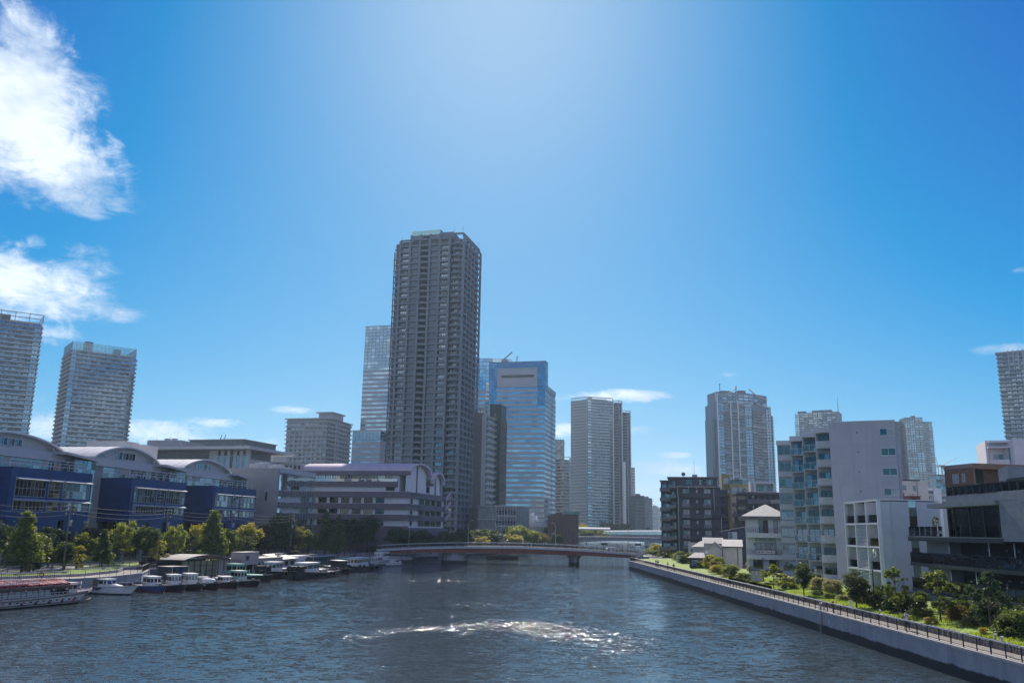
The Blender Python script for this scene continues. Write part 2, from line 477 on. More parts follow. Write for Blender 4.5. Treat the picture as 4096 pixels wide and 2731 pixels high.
# ------------------------------------------------------------------ quay walls of single panels
def quay(label, pts, side, z1, step, group=None):
    root = thing('quay_wall', label, 'wall', (pts[0][0], pts[0][1], 0))
    P = resample(pts, step)
    for i, (a, b) in enumerate(zip(P[:-1], P[1:])):
        a = Vector(a) - Vector(pts[0]); b = Vector(b) - Vector(pts[0]); d = (b - a); L = d.length
        M = MB(M_quay); M.box(.012, L - .012, 0, .45, -2, z1 - .18)
        M.box(0, L, .03, .45, -2, z1 - .2)
        o = M.obj('panel', root, (a.x, a.y, 0), math.atan2(d.y, d.x))
        if side < 0: o.scale = (1, -1, 1)
    C = MB(M_conc); A = offset([(p[0] - pts[0][0], p[1] - pts[0][1]) for p in P], .08 * side); B = offset([(p[0] - pts[0][0], p[1] - pts[0][1]) for p in P], -.5 * side)
    for i in range(len(P) - 1):
        C.prism([A[i], A[i + 1], B[i + 1], B[i]] if side < 0 else [A[i], B[i], B[i + 1], A[i + 1]], z1 - .18, z1 + .02)
    C.obj('coping', root)
    return root
QRv = [(36, 46), (36, 255), (35.4, 262), (38, 266), (40.5, 279)]
quay('long grey concrete quay wall with tide mark below the right riverside path', QRv, -1, 2.42, 4.6)
quay('shaded concrete quay wall behind the moored boats on the left', QL[2:11], 1, 2.42, 6.0)
quay('concrete abutment wall under the left end of the red bridge', [(-39.5, 262), (-39, 284), (-39, 298)], 1, 2.42, 6.0)
quay('far river wall beyond the red bridge on the left bank', QL[12:18], 1, 2.42, 30.0)
quay('far river wall beyond the red bridge on the right bank', QR[5:8], -1, 2.42, 30.0)

# ------------------------------------------------------------------ right promenade
PR = [(36, 30), (36, 255), (36.4, 262)]
tag(strip(M_pave, PR, .45, 2.5, 2.426, 2.426).obj('path'), 'narrow riverside path on the right bank', kind='structure')
gb = MB(M_grass)
prof = [(2.75, 2.98), (4.5, 3.06), (7.0, 3.22), (9.5, 3.3), (16, 3.3)]
ys = list(np.linspace(30, 262, 90))
for j in range(len(ys) - 1):
    for (a, za), (b, zb) in zip(prof[:-1], prof[1:]):
        f = lambda d, z, y: (36 + d, y, z + .07 * math.sin(y * .9 + d) + .05 * math.sin(y * 2.3 + d * 3) if d > 3 and d < 15 else z)
        gb.face([f(a, za, ys[j]), f(b, zb, ys[j]), f(b, zb, ys[j + 1]), f(a, za, ys[j + 1])][::1], sm=True)
tag(gb.obj('grass_bank'), 'sunlit lawn bank beside the right riverside path', kind='structure')
# little paved square by the white house
sq = [atZ(px, py, 3.40) for px, py in ((2862, 2316), (2960, 2342), (3000, 2330), (2900, 2306))]
sqp = MB(M_pave); sqp.prism([(min(max(p.x, 38.9), 47), p.y) for p in sq], 2.6, 3.42); tag(sqp.obj('pavement'), 'pale paved square beside the white house', kind='structure')

# rough stones edging the lawn
M_stone = [mat('kerb_stone_a', (.20, .19, .18), .9, var=.3, scale=3, bump=.6, bscale=9), mat('kerb_stone_b', (.14, .14, .14), .9, var=.3, scale=3, bump=.6, bscale=9)]
stone_m = []
for k in range(6):
    b = MB(M_stone[k % 2]); rr = random.Random(k)
    rings = []
    for zz, s in ((0, 1.0), (.34, 1.02), (.55, .95), (.64, .72)):
        rings.append([((x * s + rr.uniform(-.03, .03)), (y * s + rr.uniform(-.03, .03)), zz + rr.uniform(-.02, .02)) for x, y in ((-.17, -.2), (0, -.23), (.17, -.2), (.2, 0), (.17, .2), (0, .23), (-.17, .2), (-.2, 0))])
    stone_m.append(b.loft(rings, sm=False).mesh('stone'))
kr = thing('stone_edging', 'row of rough dark stones edging the lawn along the right path', 'stone edging', (38.62, 40, 2.4))
rest = []
y = 55.0; n = 0
while y < 250:
    rr = random.Random(n); sc = rr.uniform(.85, 1.15)
    if n < 300 and y < 190:
        o = link('stone', stone_m[n % 6], kr, (rr.uniform(-.04, .04), y - 40, 0), rr.uniform(-.2, .2), (1, sc, rr.uniform(.9, 1.1)))
    else: rest.append((y - 40, sc, n))
    y += .46 * sc; n += 1
b = MB(M_stone[0], M_stone[1])
for (yy, sc, k) in rest: b.box(-.19, .19, yy - .2 * sc, yy + .2 * sc, 0, .6 + .05 * math.sin(k * 7.7), M_stone[k % 2])
b.obj('stones', kr, kind='stuff')

# railing on the quay
rl = thing('railing', 'long black metal railing along the right riverside path', 'railing', (36.28, 40, 2.44))
pm_ = MB(M_dark).box(-.035, .035, -.045, .045, 0, 1.0).mesh('post')
npost = int((255 - 46) / 2.0)
for i in range(npost + 1): link('post', pm_, rl, (0, 6 + i * 2.0, 0))
MB(M_steel, M_dark).box(-.07, .07, 5.5, 215.5, 1.0, 1.07, M_steel).obj('handrail', rl)
b = MB(M_dark); b.box(-.02, .02, 5.5, 215.5, .86, .9); b.box(-.02, .02, 5.5, 215.5, .12, .16); b.obj('rail', rl)
b = MB(M_dark); yy = 5.5
while yy < 120: b.box(-.008, .008, yy, yy + .016, .14, .88); yy += .13
while yy < 215: b.box(-.008, .008, yy, yy + .03, .14, .88); yy += .26
b.obj('balusters', rl, kind='stuff')
rl2 = thing('railing', 'black railing at the far end of the right path, by the red bridge', 'railing', (36.3, 255.6, 2.44))
P = [(0, 0), (-.5, 6.5), (2.2, 10.6), (4.6, 22)]
for a, c in zip(P[:-1], P[1:]):
    MB(M_dark).bar((*a, 1.03), (*c, 1.03), .1, .09).obj('handrail', rl2)
    bb = MB(M_dark); L = math.hypot(c[0] - a[0], c[1] - a[1]); k = int(L / .3)
    for q in range(k):
        f = q / k; bb.box(a[0] + (c[0] - a[0]) * f - .02, a[0] + (c[0] - a[0]) * f + .02, a[1] + (c[1] - a[1]) * f - .02, a[1] + (c[1] - a[1]) * f + .02, .1, 1.0)
    bb.obj('baluster_panel', rl2)
    link('post', pm_, rl2, (*a, 0))

# ladder on the wall with the painted number
Yl = 103.4
ld = thing('ladder', 'steel ladder with red backing plate on the right quay wall', 'ladder', (35.9, Yl, 0))
for s in (-.22, .22): MB(M_steel).tube([(0, s, -.6), (0, s, 3.1), (.25, s, 3.35), (.5, s, 3.1), (.5, s, 2.45)], .035).obj('rail', ld)
for k in range(11): MB(M_steel).tube([(0, -.22, -.2 + k * .28), (0, .22, -.2 + k * .28)], .025).obj('rung', ld)
pbox(ld, 'backing_plate', .06, .075, -.5, -.26, .9, 2.3, mat('faded_red', (.33, .12, .12), .7))
def text_mesh(body, size, m, name='lettering', bold=0.0, extrude=.004):
    cu = bpy.data.curves.new(name, 'FONT'); cu.body = body; cu.size = size; cu.align_x = 'CENTER'; cu.extrude = extrude; cu.offset = bold; cu.resolution_u = 2
    o = bpy.data.objects.new(name, cu); COL.objects.link(o)
    dg = bpy.context.evaluated_depsgraph_get(); me = bpy.data.meshes.new_from_object(o.evaluated_get(dg))
    bpy.data.objects.remove(o); bpy.data.curves.remove(cu)
    me.materials.clear(); me.materials.append(m); return me
def lettering(body, size, m, parent, loc, rz, name='lettering', bold=0.0):
    o = link(name, text_mesh(body, size, m, name, bold), parent, loc)
    o.rotation_euler = (math.pi / 2, 0, rz); return o
wn7 = lettering('7', .75, M_white, None, (35.93, Yl - 2.6, 1.12), -math.pi / 2, 'wall_number')
tag(wn7, 'white painted number seven on the right quay wall beside the ladder', 'number')

# ------------------------------------------------------------------ left promenade
PL = [(-95, 60), (-73.5, 130), (-69.2, 136), (-64.8, 144), (-64.5, 158), (-69, 172), (-64, 200), (-53, 228), (-43.2, 242), (-41, 255)]
tag(strip(M_pave, PL, -.5, -4.2, 2.425, 2.425).obj('path'), 'sunlit beige promenade along the left quay', kind='structure')
tag(strip(M_grass, PL, -5.2, -12, 2.62, 2.8).obj('grass_strip'), 'sunlit grass strip under the trees on the left bank', kind='structure')
tag(strip(M_pave, PL, -12.4, -15.0, 2.66, 2.66).obj('pavement'), 'pale pavement between the left trees and the road', kind='structure')
tag(strip(M_asph, PL, -15.2, -23.5, 2.52, 2.52).obj('road'), 'grey road behind the trees on the left bank', kind='structure')
tag(strip(M_pave, PL, -23.7, -27.5, 2.64, 2.64).obj('pavement'), 'pavement at the foot of the blue-fronted building', kind='structure')
def kerb(label, pts, d, z1, w_, m):
    r = thing('kerb', label, 'kerb', (pts[0][0], pts[0][1], 2.3))
    A, B = offset([(p[0] - pts[0][0], p[1] - pts[0][1]) for p in pts], d), offset([(p[0] - pts[0][0], p[1] - pts[0][1]) for p in pts], d - w_)
    k = 0
    for i in range(len(pts) - 1):
        MB(m).prism([A[i], A[i + 1], B[i + 1], B[i]][::-1], 0, z1).obj('kerb_stone', r)
kerb('low concrete kerb between the left promenade and the grass', resample(PL, 5), -4.3, .55, .35, M_conc)
kerb('low concrete kerb along the road on the left bank', resample(PL, 8), -14.95, .5, .25, M_conc)
def rail_line(label, pts, d, z, h, step, mrail, mpost, nr=1, fine=True, pw=.06):
    r = thing('railing', label, 'railing', (pts[0][0], pts[0][1], z))
    Q = offset([(p[0] - pts[0][0], p[1] - pts[0][1]) for p in resample(pts, step)], d)
    pmesh = MB(mpost).box(-pw / 2, pw / 2, -pw / 2, pw / 2, 0, h).mesh('post')
    for q in Q: link('post', pmesh, r, (*q, 0))
    for k in range(nr):
        zz = h - k * (h * .75 / max(nr - 1, 1)) if nr > 1 else h
        b = MB(mrail)
        for a, c in zip(Q[:-1], Q[1:]): b.bar((*a, zz), (*c, zz), pw * 1.3, pw)
        b.obj('handrail' if k == 0 else 'rail', r)
    if fine:
        b = MB(mpost)
        for a, c in zip(Q[:-1], Q[1:]):
            n_ = int(math.hypot(c[0] - a[0], c[1] - a[1]) / .28)
            for q in range(1, n_):
                f = q / n_; x, y_ = a[0] + (c[0] - a[0]) * f, a[1] + (c[1] - a[1]) * f
                b.box(x - .012, x + .012, y_ - .012, y_ + .012, .1, h - .05)
        b.obj('balusters', r, kind='stuff')
    return r
rail_line('metal handrail on the left quay above the moored boats', QL[2:11], -.25, 2.44, 1.1, 2.6, M_steel, M_dark)
M_green = mat('green_paint', (.05, .13, .09), .5)
rail_line('pale triple-bar guard rail along the road on the left bank', [(-100, 60), (-73.5, 130), (-62.3, 164), (-52, 205), (-44, 240)], -15.6, 2.6, .95, 3.0, mat('pale_rail', (.5, .55, .5), .5, .2), M_green, 3, False, .09)
rail_line('dark green mesh fence in front of the blue building', [(-100, 60), (-73.5, 130), (-62.3, 164), (-52, 205), (-44, 240)], -24.2, 2.6, 1.3, 3.0, M_green, M_green, 4, False, .07)

# ================================================================== bridges
M_red = mat('red_bridge_paint', (.24, .065, .045), .65, var=.2, scale=.4, streak=.4)
M_fasc = mat('bridge_fascia', (.50, .53, .56), .6, var=.1, streak=.2)
br = thing('road_bridge', 'long low red girder bridge with grey parapet across the river', 'bridge', (0, 283, 0))
BW = 12.0
def ztop(x): return 5.45 - 1.55 * ((x + 1) / 42) ** 2
def sof(x):
    a = min(abs(x - 21), 70); return ztop(x) - .55 - (1.55 if x < 21 else 1.5) * (1 - .52 * min(1, abs(x - 3) / 42) ** 1.5)
xs = list(np.linspace(-42, 43, 35))
b = MB(M_fasc)
for a, c in zip(xs[:-1], xs[1:]):
    for y0, y1 in ((0, BW),):
        b.loft([[(x, y0, ztop(x) - .5), (x, y1, ztop(x) - .5), (x, y1, ztop(x)), (x, y0, ztop(x))] for x in (a, c)], sm=False)
b.obj('deck', br)
for k, yy in enumerate((.35, 3.6, 8.0, 11.2)):
    b = MB(M_red); seg = xs
    for a, c in zip(seg[:-1], seg[1:]):
        b.loft([[(x, yy, sof(x)), (x, yy + .45, sof(x)), (x, yy + .45, ztop(x) - .505), (x, yy, ztop(x) - .505)] for x in (a, c)], sm=False)
    b.obj('girder', br)
b = MB(M_asph)
for a, c in zip(xs[:-1], xs[1:]): b.face([(a, 2.6, ztop(a) + .012), (c, 2.6, ztop(c) + .012), (c, 9.4, ztop(c) + .012), (a, 9.4, ztop(a) + .012)])
b.obj('carriageway', br)
b = MB(M_pave)
for y0, y1 in ((.25, 2.5), (9.5, BW - .25)):
    b = MB(M_pave)
    for a, c in zip(xs[:-1], xs[1:]):
        b.loft([[(x, y0, ztop(x) + .004), (x, y1, ztop(x) + .004), (x, y1, ztop(x) + .16), (x, y0, ztop(x) + .16)] for x in (a, c)], sm=False)
    b.obj('footway', br)
for yy, nm in ((.12, 0), (BW - .12, 1)):
    for q in range(len(xs)):
        x = xs[q]; MB(M_dark).box(x - .05, x + .05, yy - .05, yy + .05, ztop(x) + .02, ztop(x) + 1.15).obj('railing_post', br)
    for h, wd in ((1.2, .11), (.75, .05), (.4, .05)):
        b = MB(M_steel if h > 1 else M_dark)
        for a, c in zip(xs[:-1], xs[1:]): b.bar((a, yy, ztop(a) + h), (c, yy, ztop(c) + h), wd, wd)
        b.obj('handrail' if h > 1 else 'rail', br)
    b = MB(M_dark)
    x = -42
    while x < 43: b.box(x - .015, x + .015, yy - .015, yy + .015, ztop(x) + .1, ztop(x) + 1.15); x += .3
    b.obj('balusters', br, kind='stuff')
def pier(x, wtop, wbot):
    p = MB(M_quay); n = 18
    rings = []
    for z, s in ((-2, wbot), (1.6, wbot), (2.1, wbot), (2.3, wtop), (sof(x) - .02, wtop)):
        rings.append([(x + s * .5 * math.cos(2 * math.pi * k / n), BW / 2 + (3.2 + s * .25) * math.sin(2 * math.pi * k / n), z) for k in range(n)])
    p.loft(rings, sm=False); return p.obj('pier', br)
pier(21.3, 4.4, 3.5); pier(-17.5, 7.6, 8.4)
MB(M_quay).prism([(-39, .4), (-31, 1.2), (-31, BW - 1), (-39, BW)], -2, 2.0).obj('abutment', br)
MB(M_quay).box(40.5, 45, .3, BW - .3, -2, 3.2).obj('abutment', br)
M_mark = mat('girder_mark', (.035, .04, .04), .8)
for i, (px, s_) in enumerate(((2008, .5), (2032, .5), (2060, .5), (2138, .28), (2154, .28), (2169, .3), (2184, .28), (2200, .28))):   # faint weathered characters on the girder
    x = atY(px, 2200, 283.3).x; zc_ = (sof(x) + ztop(x) - .5) / 2; mm_ = MB(M_mark)
    for dx, dz, w_, h_ in ((-.5, .3, 1.0, .16), (-.4, -.1, .8, .14), (-.08, -.5, .16, 1.0), (-.5, -.5, 1.0, .14 if i % 2 else .3)): mm_.box(x + dx * s_, x + (dx + w_) * s_, .325 + .002 * dz, .349, zc_ + dz * s_, zc_ + (dz + h_) * s_)
    mm_.obj('weathered_character', br)
# street lamps on the bridge
def lamp(loc, h, arm, label, group='tall lamps on the bridge', m=None):
    r = thing('street_lamp', label, 'lamp', loc, 0, group); m = m or M_steel
    pts = [(0, 0, 0), (0, 0, h * .8)] + [(arm * (1 - math.cos(t)), 0, h * .8 + h * .2 * math.sin(t)) for t in (R(25), R(50), R(75), R(90))]
    MB(m).tube(pts, [.11, .08, .07, .065, .06, .055], 7).obj('pole', r)
    hd = MB(m); s = 1 if arm > 0 else -1
    hd.loft([[(arm + s * u, v, h + w_) for v, w_ in ((-.12, 0), (.12, 0), (.09, .12), (-.09, .12))] for u in (-.1, .75)], sm=False); hd.obj('lamp_head', r)
    MB(M_white).box(min(arm, arm + s * .6), max(arm, arm + s * .6), -.1, .1, h - .03, h - .002).obj('lens', r)
    return r
for px, py, Y, h, arm, lb in ((1635, 2183, 284, 7.6, -.9, 'grey street lamp at the left end of the red bridge, in front of trees'),
                         (1872, 2180, 284, 8.2, .9, 'tall curved street lamp on the red bridge, below the big tower'),
                         (2222, 2175, 295, 8.0, -.9, 'tall grey street lamp near the middle of the red bridge'),
                         (2513, 2205, 284, 8.0, .9, 'tall street lamp near the right end of the red bridge')):
    p = atY(px, py, Y); lamp((p.x, Y, ztop(p.x) + .05), h, arm, lb)

# second bridge, concrete
M_gc = mat('bridge_concrete', (.30, .32, .34), .8, var=.12, streak=.3)
b2 = thing('road_bridge', 'grey concrete girder bridge beyond the red bridge', 'bridge', (0, 480, 0))
def z2(x): return 7.9 - 1.6 * ((x - 60) / 60) ** 2
xs2 = list(np.linspace(8, 130, 30))
dk = MB(M_gc); gd = MB(M_gc)
for a, c in zip(xs2[:-1], xs2[1:]):
    dk.loft([[(x, 0, z2(x) - .6), (x, 14, z2(x) - .6), (x, 14, z2(x)), (x, 0, z2(x))] for x in (a, c)], sm=False)
    s2 = lambda x: z2(x) - .605 - 1.6 - 1.4 * abs(math.sin((x - 62) / 62 * math.pi * .75)) ** 2
    gd.loft([[(x, .6, s2(x)), (x, 13.4, s2(x)), (x, 13.4, z2(x) - .605), (x, .6, z2(x) - .605)] for x in (a, c)], sm=False)
dk.obj('deck', b2); gd.obj('girder', b2)
for yy in (.15, 13.85):
    for q in range(0, len(xs2)): pbox(b2, 'railing_post', xs2[q] - .06, xs2[q] + .06, yy - .06, yy + .06, z2(xs2[q]) + .01, z2(xs2[q]) + 1.2, M_dark)
    for h in (1.2, .7, .35):
        b = MB(M_dark)
        for a, c in zip(xs2[:-1], xs2[1:]): b.bar((a, yy, z2(a) + h), (c, yy, z2(c) + h), .14, .12)
        b.obj('rail', b2)
for x in (36, 100): pbox(b2, 'pier', x - 1.6, x + 1.6, 2, 12, -2, 4.6, M_quay)
for x in (52, 70): 
    pbox(b2, 'navigation_board', x - 1.6, x + 1.6, -.3, -.1, 3.4, 4.6, M_dark)
# third bridge: footbridge with a glazed canopy
b3 = thing('covered_footbridge', 'white footbridge with curved glass canopy beyond the grey bridge', 'bridge', (0, 640, 0))
M_can = mat('canopy_white', (.42, .44, .45), .7, var=.05)
G_can = glass('canopy_glass', (.30, .42, .44), .08)
xs3 = list(np.linspace(68, 190, 24))
def z3(x): return 7.6 + 1.6 * (1 - ((x - 150) / 90) ** 2)
for nm, m, f in (('deck', M_gc, lambda x: [(x, 0, z3(x) - 2.2), (x, 6, z3(x) - 2.2), (x, 6, z3(x)), (x, 0, z3(x))]),
                 ('glazing', G_can, lambda x: [(x, .2, z3(x) + .01), (x, .3, z3(x) + .01), (x, .3, z3(x) + 2.4), (x, .2, z3(x) + 2.4)]),
                 ('canopy', M_can, lambda x: [(x, -.3, z3(x) + 2.41), (x, 6.3, z3(x) + 2.41), (x, 4.5, z3(x) + 3.2), (x, 1.5, z3(x) + 3.2)])):
    b = MB(m)
    for a, c in zip(xs3[:-1], xs3[1:]): b.loft([f(a), f(c)], sm=False)
    b.obj(nm, b3)
for x in xs3: pbox(b3, 'post', x - .1, x + .1, .05, .18, z3(x) + .01, z3(x) + 2.4, M_can)
for x in (100, 150): pbox(b3, 'pier', x - 1.2, x + 1.2, 1, 5, -2, z3(x) - 2.21, M_quay)
pv = thing('canopy_shelter', 'small white canopy shelter on posts left of the covered footbridge', 'shelter', (52, 600, 2.3))
pbox(pv, 'roof', -9, 17, 0, 5, 9.0, 9.9, M_can)
for x in (8, 10.5, 14, 16): pbox(pv, 'post', x, x + .35, .3, .65, 0, 9.0, M_can)
MB(M_can).loft([[(-9 + 26 * k / 8, y, 9.905 + .0 * k) for y in (0, 5)] + [(-9 + 26 * k / 8, 2.5, 10.9)] for k in range(9)], sm=False).obj('ridge', pv)
# ================================================================== facade kit
G1 = glass('window_glass_a', (.15, .175, .20)); G2 = glass('window_glass_b', (.24, .275, .30)); G3 = glass('window_glass_c', (.065, .073, .082))
G4 = glass('curtain_glass', (.32, .43, .50), .05); G5 = glass('curtain_glass_deep', (.20, .29, .35), .05); G6 = glass('curtain_glass_light', (.46, .56, .60), .06)
G_teal = glass('teal_glass', (.20, .36, .38), .06)
M_curt = mat('curtain_cloth', (.42, .41, .38), .8, var=.15)
M_frame = mat('window_frame', (.30, .31, .32), .4, .5, var=.05)
M_framew = mat('window_frame_white', (.62, .63, .63), .5, var=.05)
M_framed = mat('window_frame_dark', (.03, .035, .04), .4, .4, var=.05)
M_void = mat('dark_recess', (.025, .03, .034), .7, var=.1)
M_roofd = mat('roof_deck', (.2, .2, .2), .9, var=.2)
RR = random.Random(11)
def pick(*a): return RR.choice(a)

def put_windows(F, z0, fh, n, us, w, h, dz, v=0.0, d=.18, fr=None, gl=(None,), nx=2, nz=1, skip=0.0, kind='window', bw=.05):
    fr = fr or M_frame
    for k in range(n):
        for u in us:
            if skip and RR.random() < skip: continue
            F.put(kind, uwin(RR.choice(gl), fr, nx, nz, bw=bw), u - w / 2, v, z0 + k * fh + dz, w, d, h)
def floors(F, kind, m, z0, fh, n, dz, h, v, d, u0=0.0, u1=None):
    u1 = F.w if u1 is None else u1
    for k in range(n): F.box(kind, m, u0, v, z0 + k * fh + dz, u1 - u0, d, h)
def piers(F, kind, m, us, w, z0, z1, v, d):
    for u in us: F.box(kind, m, u - w / 2, v, z0, w, d, z1 - z0)
def lin(a, b, n): return [a + (b - a) * (i + .5) / n for i in range(n)]
def edges(a, b, n): return [a + (b - a) * i / n for i in range(n + 1)]
def base(name, label, cat, p, rz, z0=2.3, group=None): return thing(name, label, cat, (p.x, p.y, z0), rz, group)
def loc(root, p):
    """world point -> local coordinates of a root"""
    M = Matrix.Translation(root.location) @ root.rotation_euler.to_matrix().to_4x4()
    return M.inverted() @ Vector(p)
BG = 'high-rise towers on the skyline'
HZ = 2.3

# ------------------------------------------------------------------ the great brown-grey residential tower
M_t3 = mat('tower_taupe', (.195, .215, .23), .75, var=.08, scale=.05, streak=.15)
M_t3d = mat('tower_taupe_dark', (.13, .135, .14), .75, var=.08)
M_t3p = mat('tower_panel', (.21, .235, .25), .7, var=.08)
def big_tower():
    p, w_, rz, zt = face2((1604.7, 967), 448, (1800, 952))
    rz = R(-15.0); r = base('residential_tower', 'tallest brown-grey residential tower with stepped top, in the centre', 'tower', p, rz)
    H = zt - HZ; n = 50; fh = H / n
    q = loc(r, atZ(1869, 964, zt)); W = q.x; W0 = 28.2; D = 30.0; LX = -4.6
    # cores
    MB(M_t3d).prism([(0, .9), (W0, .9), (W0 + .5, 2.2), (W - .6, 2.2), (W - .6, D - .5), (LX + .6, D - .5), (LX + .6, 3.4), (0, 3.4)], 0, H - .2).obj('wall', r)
    F = Fac(r, 0, 0, W0, 0)
    us = edges(0, W0, 5)
    piers(F, 'pier', M_t3, us, 1.15, 0, H, 0.02, .95)
    floors(F, 'beam', M_t3, 0, fh, n + 1, -.3, .85, -.02, .9)
    for b in range(5):
        c = W0 * (b + .5) / 5; bw = W0 / 5 - 1.2
        for k in range(n - 1):
            z = k * fh + .55; h = fh - .86
            if b == 2:
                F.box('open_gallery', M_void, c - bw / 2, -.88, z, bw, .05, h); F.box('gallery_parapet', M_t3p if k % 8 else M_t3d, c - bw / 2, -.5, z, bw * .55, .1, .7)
            elif b in (1, 3):
                F.box('panel', M_t3p, c - bw * .42, -.55, z, bw * .84, .3, h * .96)
                F.put('window', uwin(pick(G1, G3), M_frame, 1, 1), c + (bw * .44 if b == 3 else -bw * .49), -.5, z + .5, bw * .07, .12, .8)
            else:
                F.put('window', uwin(pick(G1, G2, G3, G1), M_frame, 3, 1), c - bw / 2 + .1, -.62, z, bw - .2, .2, h * .97)
                if RR.random() < .5: F.box('curtain', M_curt, c + RR.choice((-.3, .05)) * bw, -.6, z + .25, bw * .22, .26, h * .65)
                F.box('balustrade', M_t3p, c - bw / 2, -.2, z, bw, .08, .62)
    # stacked bay balconies to the right of the flat front
    Fb = Fac(r, W0 + .57, 0, W, 0); bw = Fb.w
    for k in range(n):
        z = k * fh - .3
        for u0, u1, d in ((0, .28 * bw, .75), (.25 * bw, .68 * bw, 1.5), (.65 * bw, bw, .8)):
            Fb.box('balcony', M_t3, u0, -1.3, z, u1 - u0, d, .35); Fb.box('balustrade', M_t3p, u0 + .05, -1.3 + d - .16, z + .36, u1 - u0 - .1, .1, .85)
        for u0, u1 in ((.06, .22), (.32, .62), (.72, .93)):
            Fb.put('window', uwin(pick(G1, G3, G3), M_frame, 2, 1), u0 * bw, -2.15, z + .4, (u1 - u0) * bw, .12, fh - .8)
    piers(Fb, 'pier', M_t3, (bw * .66,), .8, 0, H, -1.7, .5)
    # right side
    Fs = Fac(r, W, 0, W, D); us = edges(0, D, 5)
    piers(Fs, 'pier', M_t3, us, 1.3, 0, H, 0.02, .9)
    floors(Fs, 'beam', M_t3, 0, fh, n + 1, -.3, .95, -.02, .86)
    put_windows(Fs, 0, fh, n - 1, lin(0, D, 5), D / 5 - 1.4, fh - 1.1, .65, -.75, .15, M_frame, (G3, G1, G3), 2)
    for u in lin(0, D, 5): floors(Fs, 'balustrade', M_t3p, 0, fh, n - 1, .66, .7, -.3, .1, u - D / 10 + .7, u + D / 10 - .2)
    # left recessed balconies
    Fl = Fac(r, LX, 2.6, -.6, 2.6)
    piers(Fl, 'pier', M_t3d, (.3, Fl.w * .55), .5, 0, H - 5, 0, .5)
    floors(Fl, 'balcony', M_t3, 0, fh, n - 2, -.2, .5, .1, 1.0)
    floors(Fl, 'balustrade', M_t3p, 0, fh, n - 2, .31, .6, 1.0, .1, 1.6, 3.2)
    put_windows(Fl, 0, fh, n - 2, (1.3, 3.0), 1.2, 1.9, .6, -.6, .12, M_frame, (G1, G3))
    # top: open frame and raised centre block
    for (x0, x1, y0, y1, z0, z1) in ((0.1, 5.0, .5, 1.3, H + .57, H + 1.0), (LX, -.1, 2.8, 3.6, H - 3.8, H - 3.3)): pbox(r, 'top_beam', x0, x1, y0, y1, z0, z1, M_t3)
    zc = atY(1643, 947, 448).z - HZ
    MB(M_t3).prism([(5.9, .6), (22.4, .6), (22.4, 16), (5.9, 16)], H + .57, zc).obj('roof_block', r)
    for x in edges(5.9, 22.4, 3): pbox(r, 'pier', x - .55, x + .55, .02, .59, H + .6, zc + .3, M_t3)
    for (x0, x1) in ((6.5, 10.8), (17.6, 21.8)): pbox(r, 'roof_panel', x0, x1, .45, .58, H + .8, zc - .5, M_t3p)
    pbox(r, 'roof_opening', 12.1, 16.2, .5, .595, H + .9, zc - .7, M_void)
    for x0, x1, y0, y1 in ((6, 22.3, .62, .7), (22.2, 22.3, .7, 15.9), (6, 6.1, .7, 15.9)):
        pbox(r, 'glass_screen', x0, x1, y0, y1, zc + .01, zc + 2.6, G_teal)
    for x in edges(6.0, 22.2, 12): pbox(r, 'screen_post', x - .06, x + .06, .5, .61, zc + .01, zc + 2.7, M_framew)
    MB(M_t3).prism([(23.0, 2.5), (29, 2.5), (29, 12), (23.0, 12)], H + .57, H + 4.5).obj('roof_block', r)
    for x in (29.6, W - .5):
        pbox(r, 'top_post', x, x + .5, .2, .7, H + .56, H + 1.9, M_t3)
    pbox(r, 'top_beam', 29.2, W, .1, .8, H + 1.91, H + 2.9, M_t3)
    for y in edges(.5, D - 1, 5): pbox(r, 'top_post', W - .6, W, y, y + 1.6, H + .56, H + 1.9, M_t3)
    pbox(r, 'top_beam', W - .7, W + .02, .82, D, H + 1.92, H + 2.9, M_t3)
    for x, y, z in ((-4.3, 3, H - 3.3), (0.3, 1, H + 1), (29.2, 3, H + 4.5), (W - 1, 1, H + 4.2), (W - .3, D - 1, H + 4.2)):
        MB(M_steel).tube([(x, y, z), (x + RR.uniform(-1, 1), y, z + 2.6)], .1, 5).obj('davit', r)
big_tower()

# ------------------------------------------------------------------ two pale balcony towers on the left
M_pale = mat('pale_balcony', (.47, .465, .455), .7, var=.08, scale=.08)
M_paleg = mat('pale_panel', (.40, .40, .39), .7, var=.1)
def balcony_tower(label, p, rz, W, D, H, n, nb, ov, crown, name='residential_tower', mb=None, mp=None, corner=True, gl=None, bands=1.0, left=True):
    r = base(name, label, 'tower', p, rz); fh = H / n; mb = mb or M_pale; mp = mp or M_paleg; gl = gl or (G1, G2, G3)
    MB(mp).box(0, W, 0, D, 0, H).obj('wall', r)
    fs = [Fac(r, 0, 0, W, 0)]
    if left: fs.append(Fac(r, 0, D, 0, 0))
    fs.append(Fac(r, W, 0, W, D))
    for i, F in enumerate(fs):
        m = nb if i == 0 else max(4, int(nb * F.w / W)); bw = F.w / m
        floors(F, 'balcony', mb, 0, fh, n, -.1, .3, 0.02, ov, -ov, F.w + ov * .9)
        floors(F, 'balustrade', G2 if i != 1 else mb, 0, fh, n, .21, .85, ov - .1, .07, -ov + .05, F.w + ov * .8)
        us = lin(0, F.w, m)
        put_windows(F, 0, fh, n, us[1:-1] if corner else us, bw * .74, fh * .72, .22, .02, .12, M_frame, gl, 3 if bw > 3.4 else 2)
        if corner:
            put_windows(F, 0, fh, n, (us[0], us[-1]), bw * .98, fh - .31, .2, .03, .25, M_frame, (G5, G5, G4), 2, kind='corner_window')
        piers(F, 'partition', mp, edges(0, F.w, m)[1:-1:1], .22, 0, H, .02, ov * .8)
    crown(r, W, D, H)
    return r
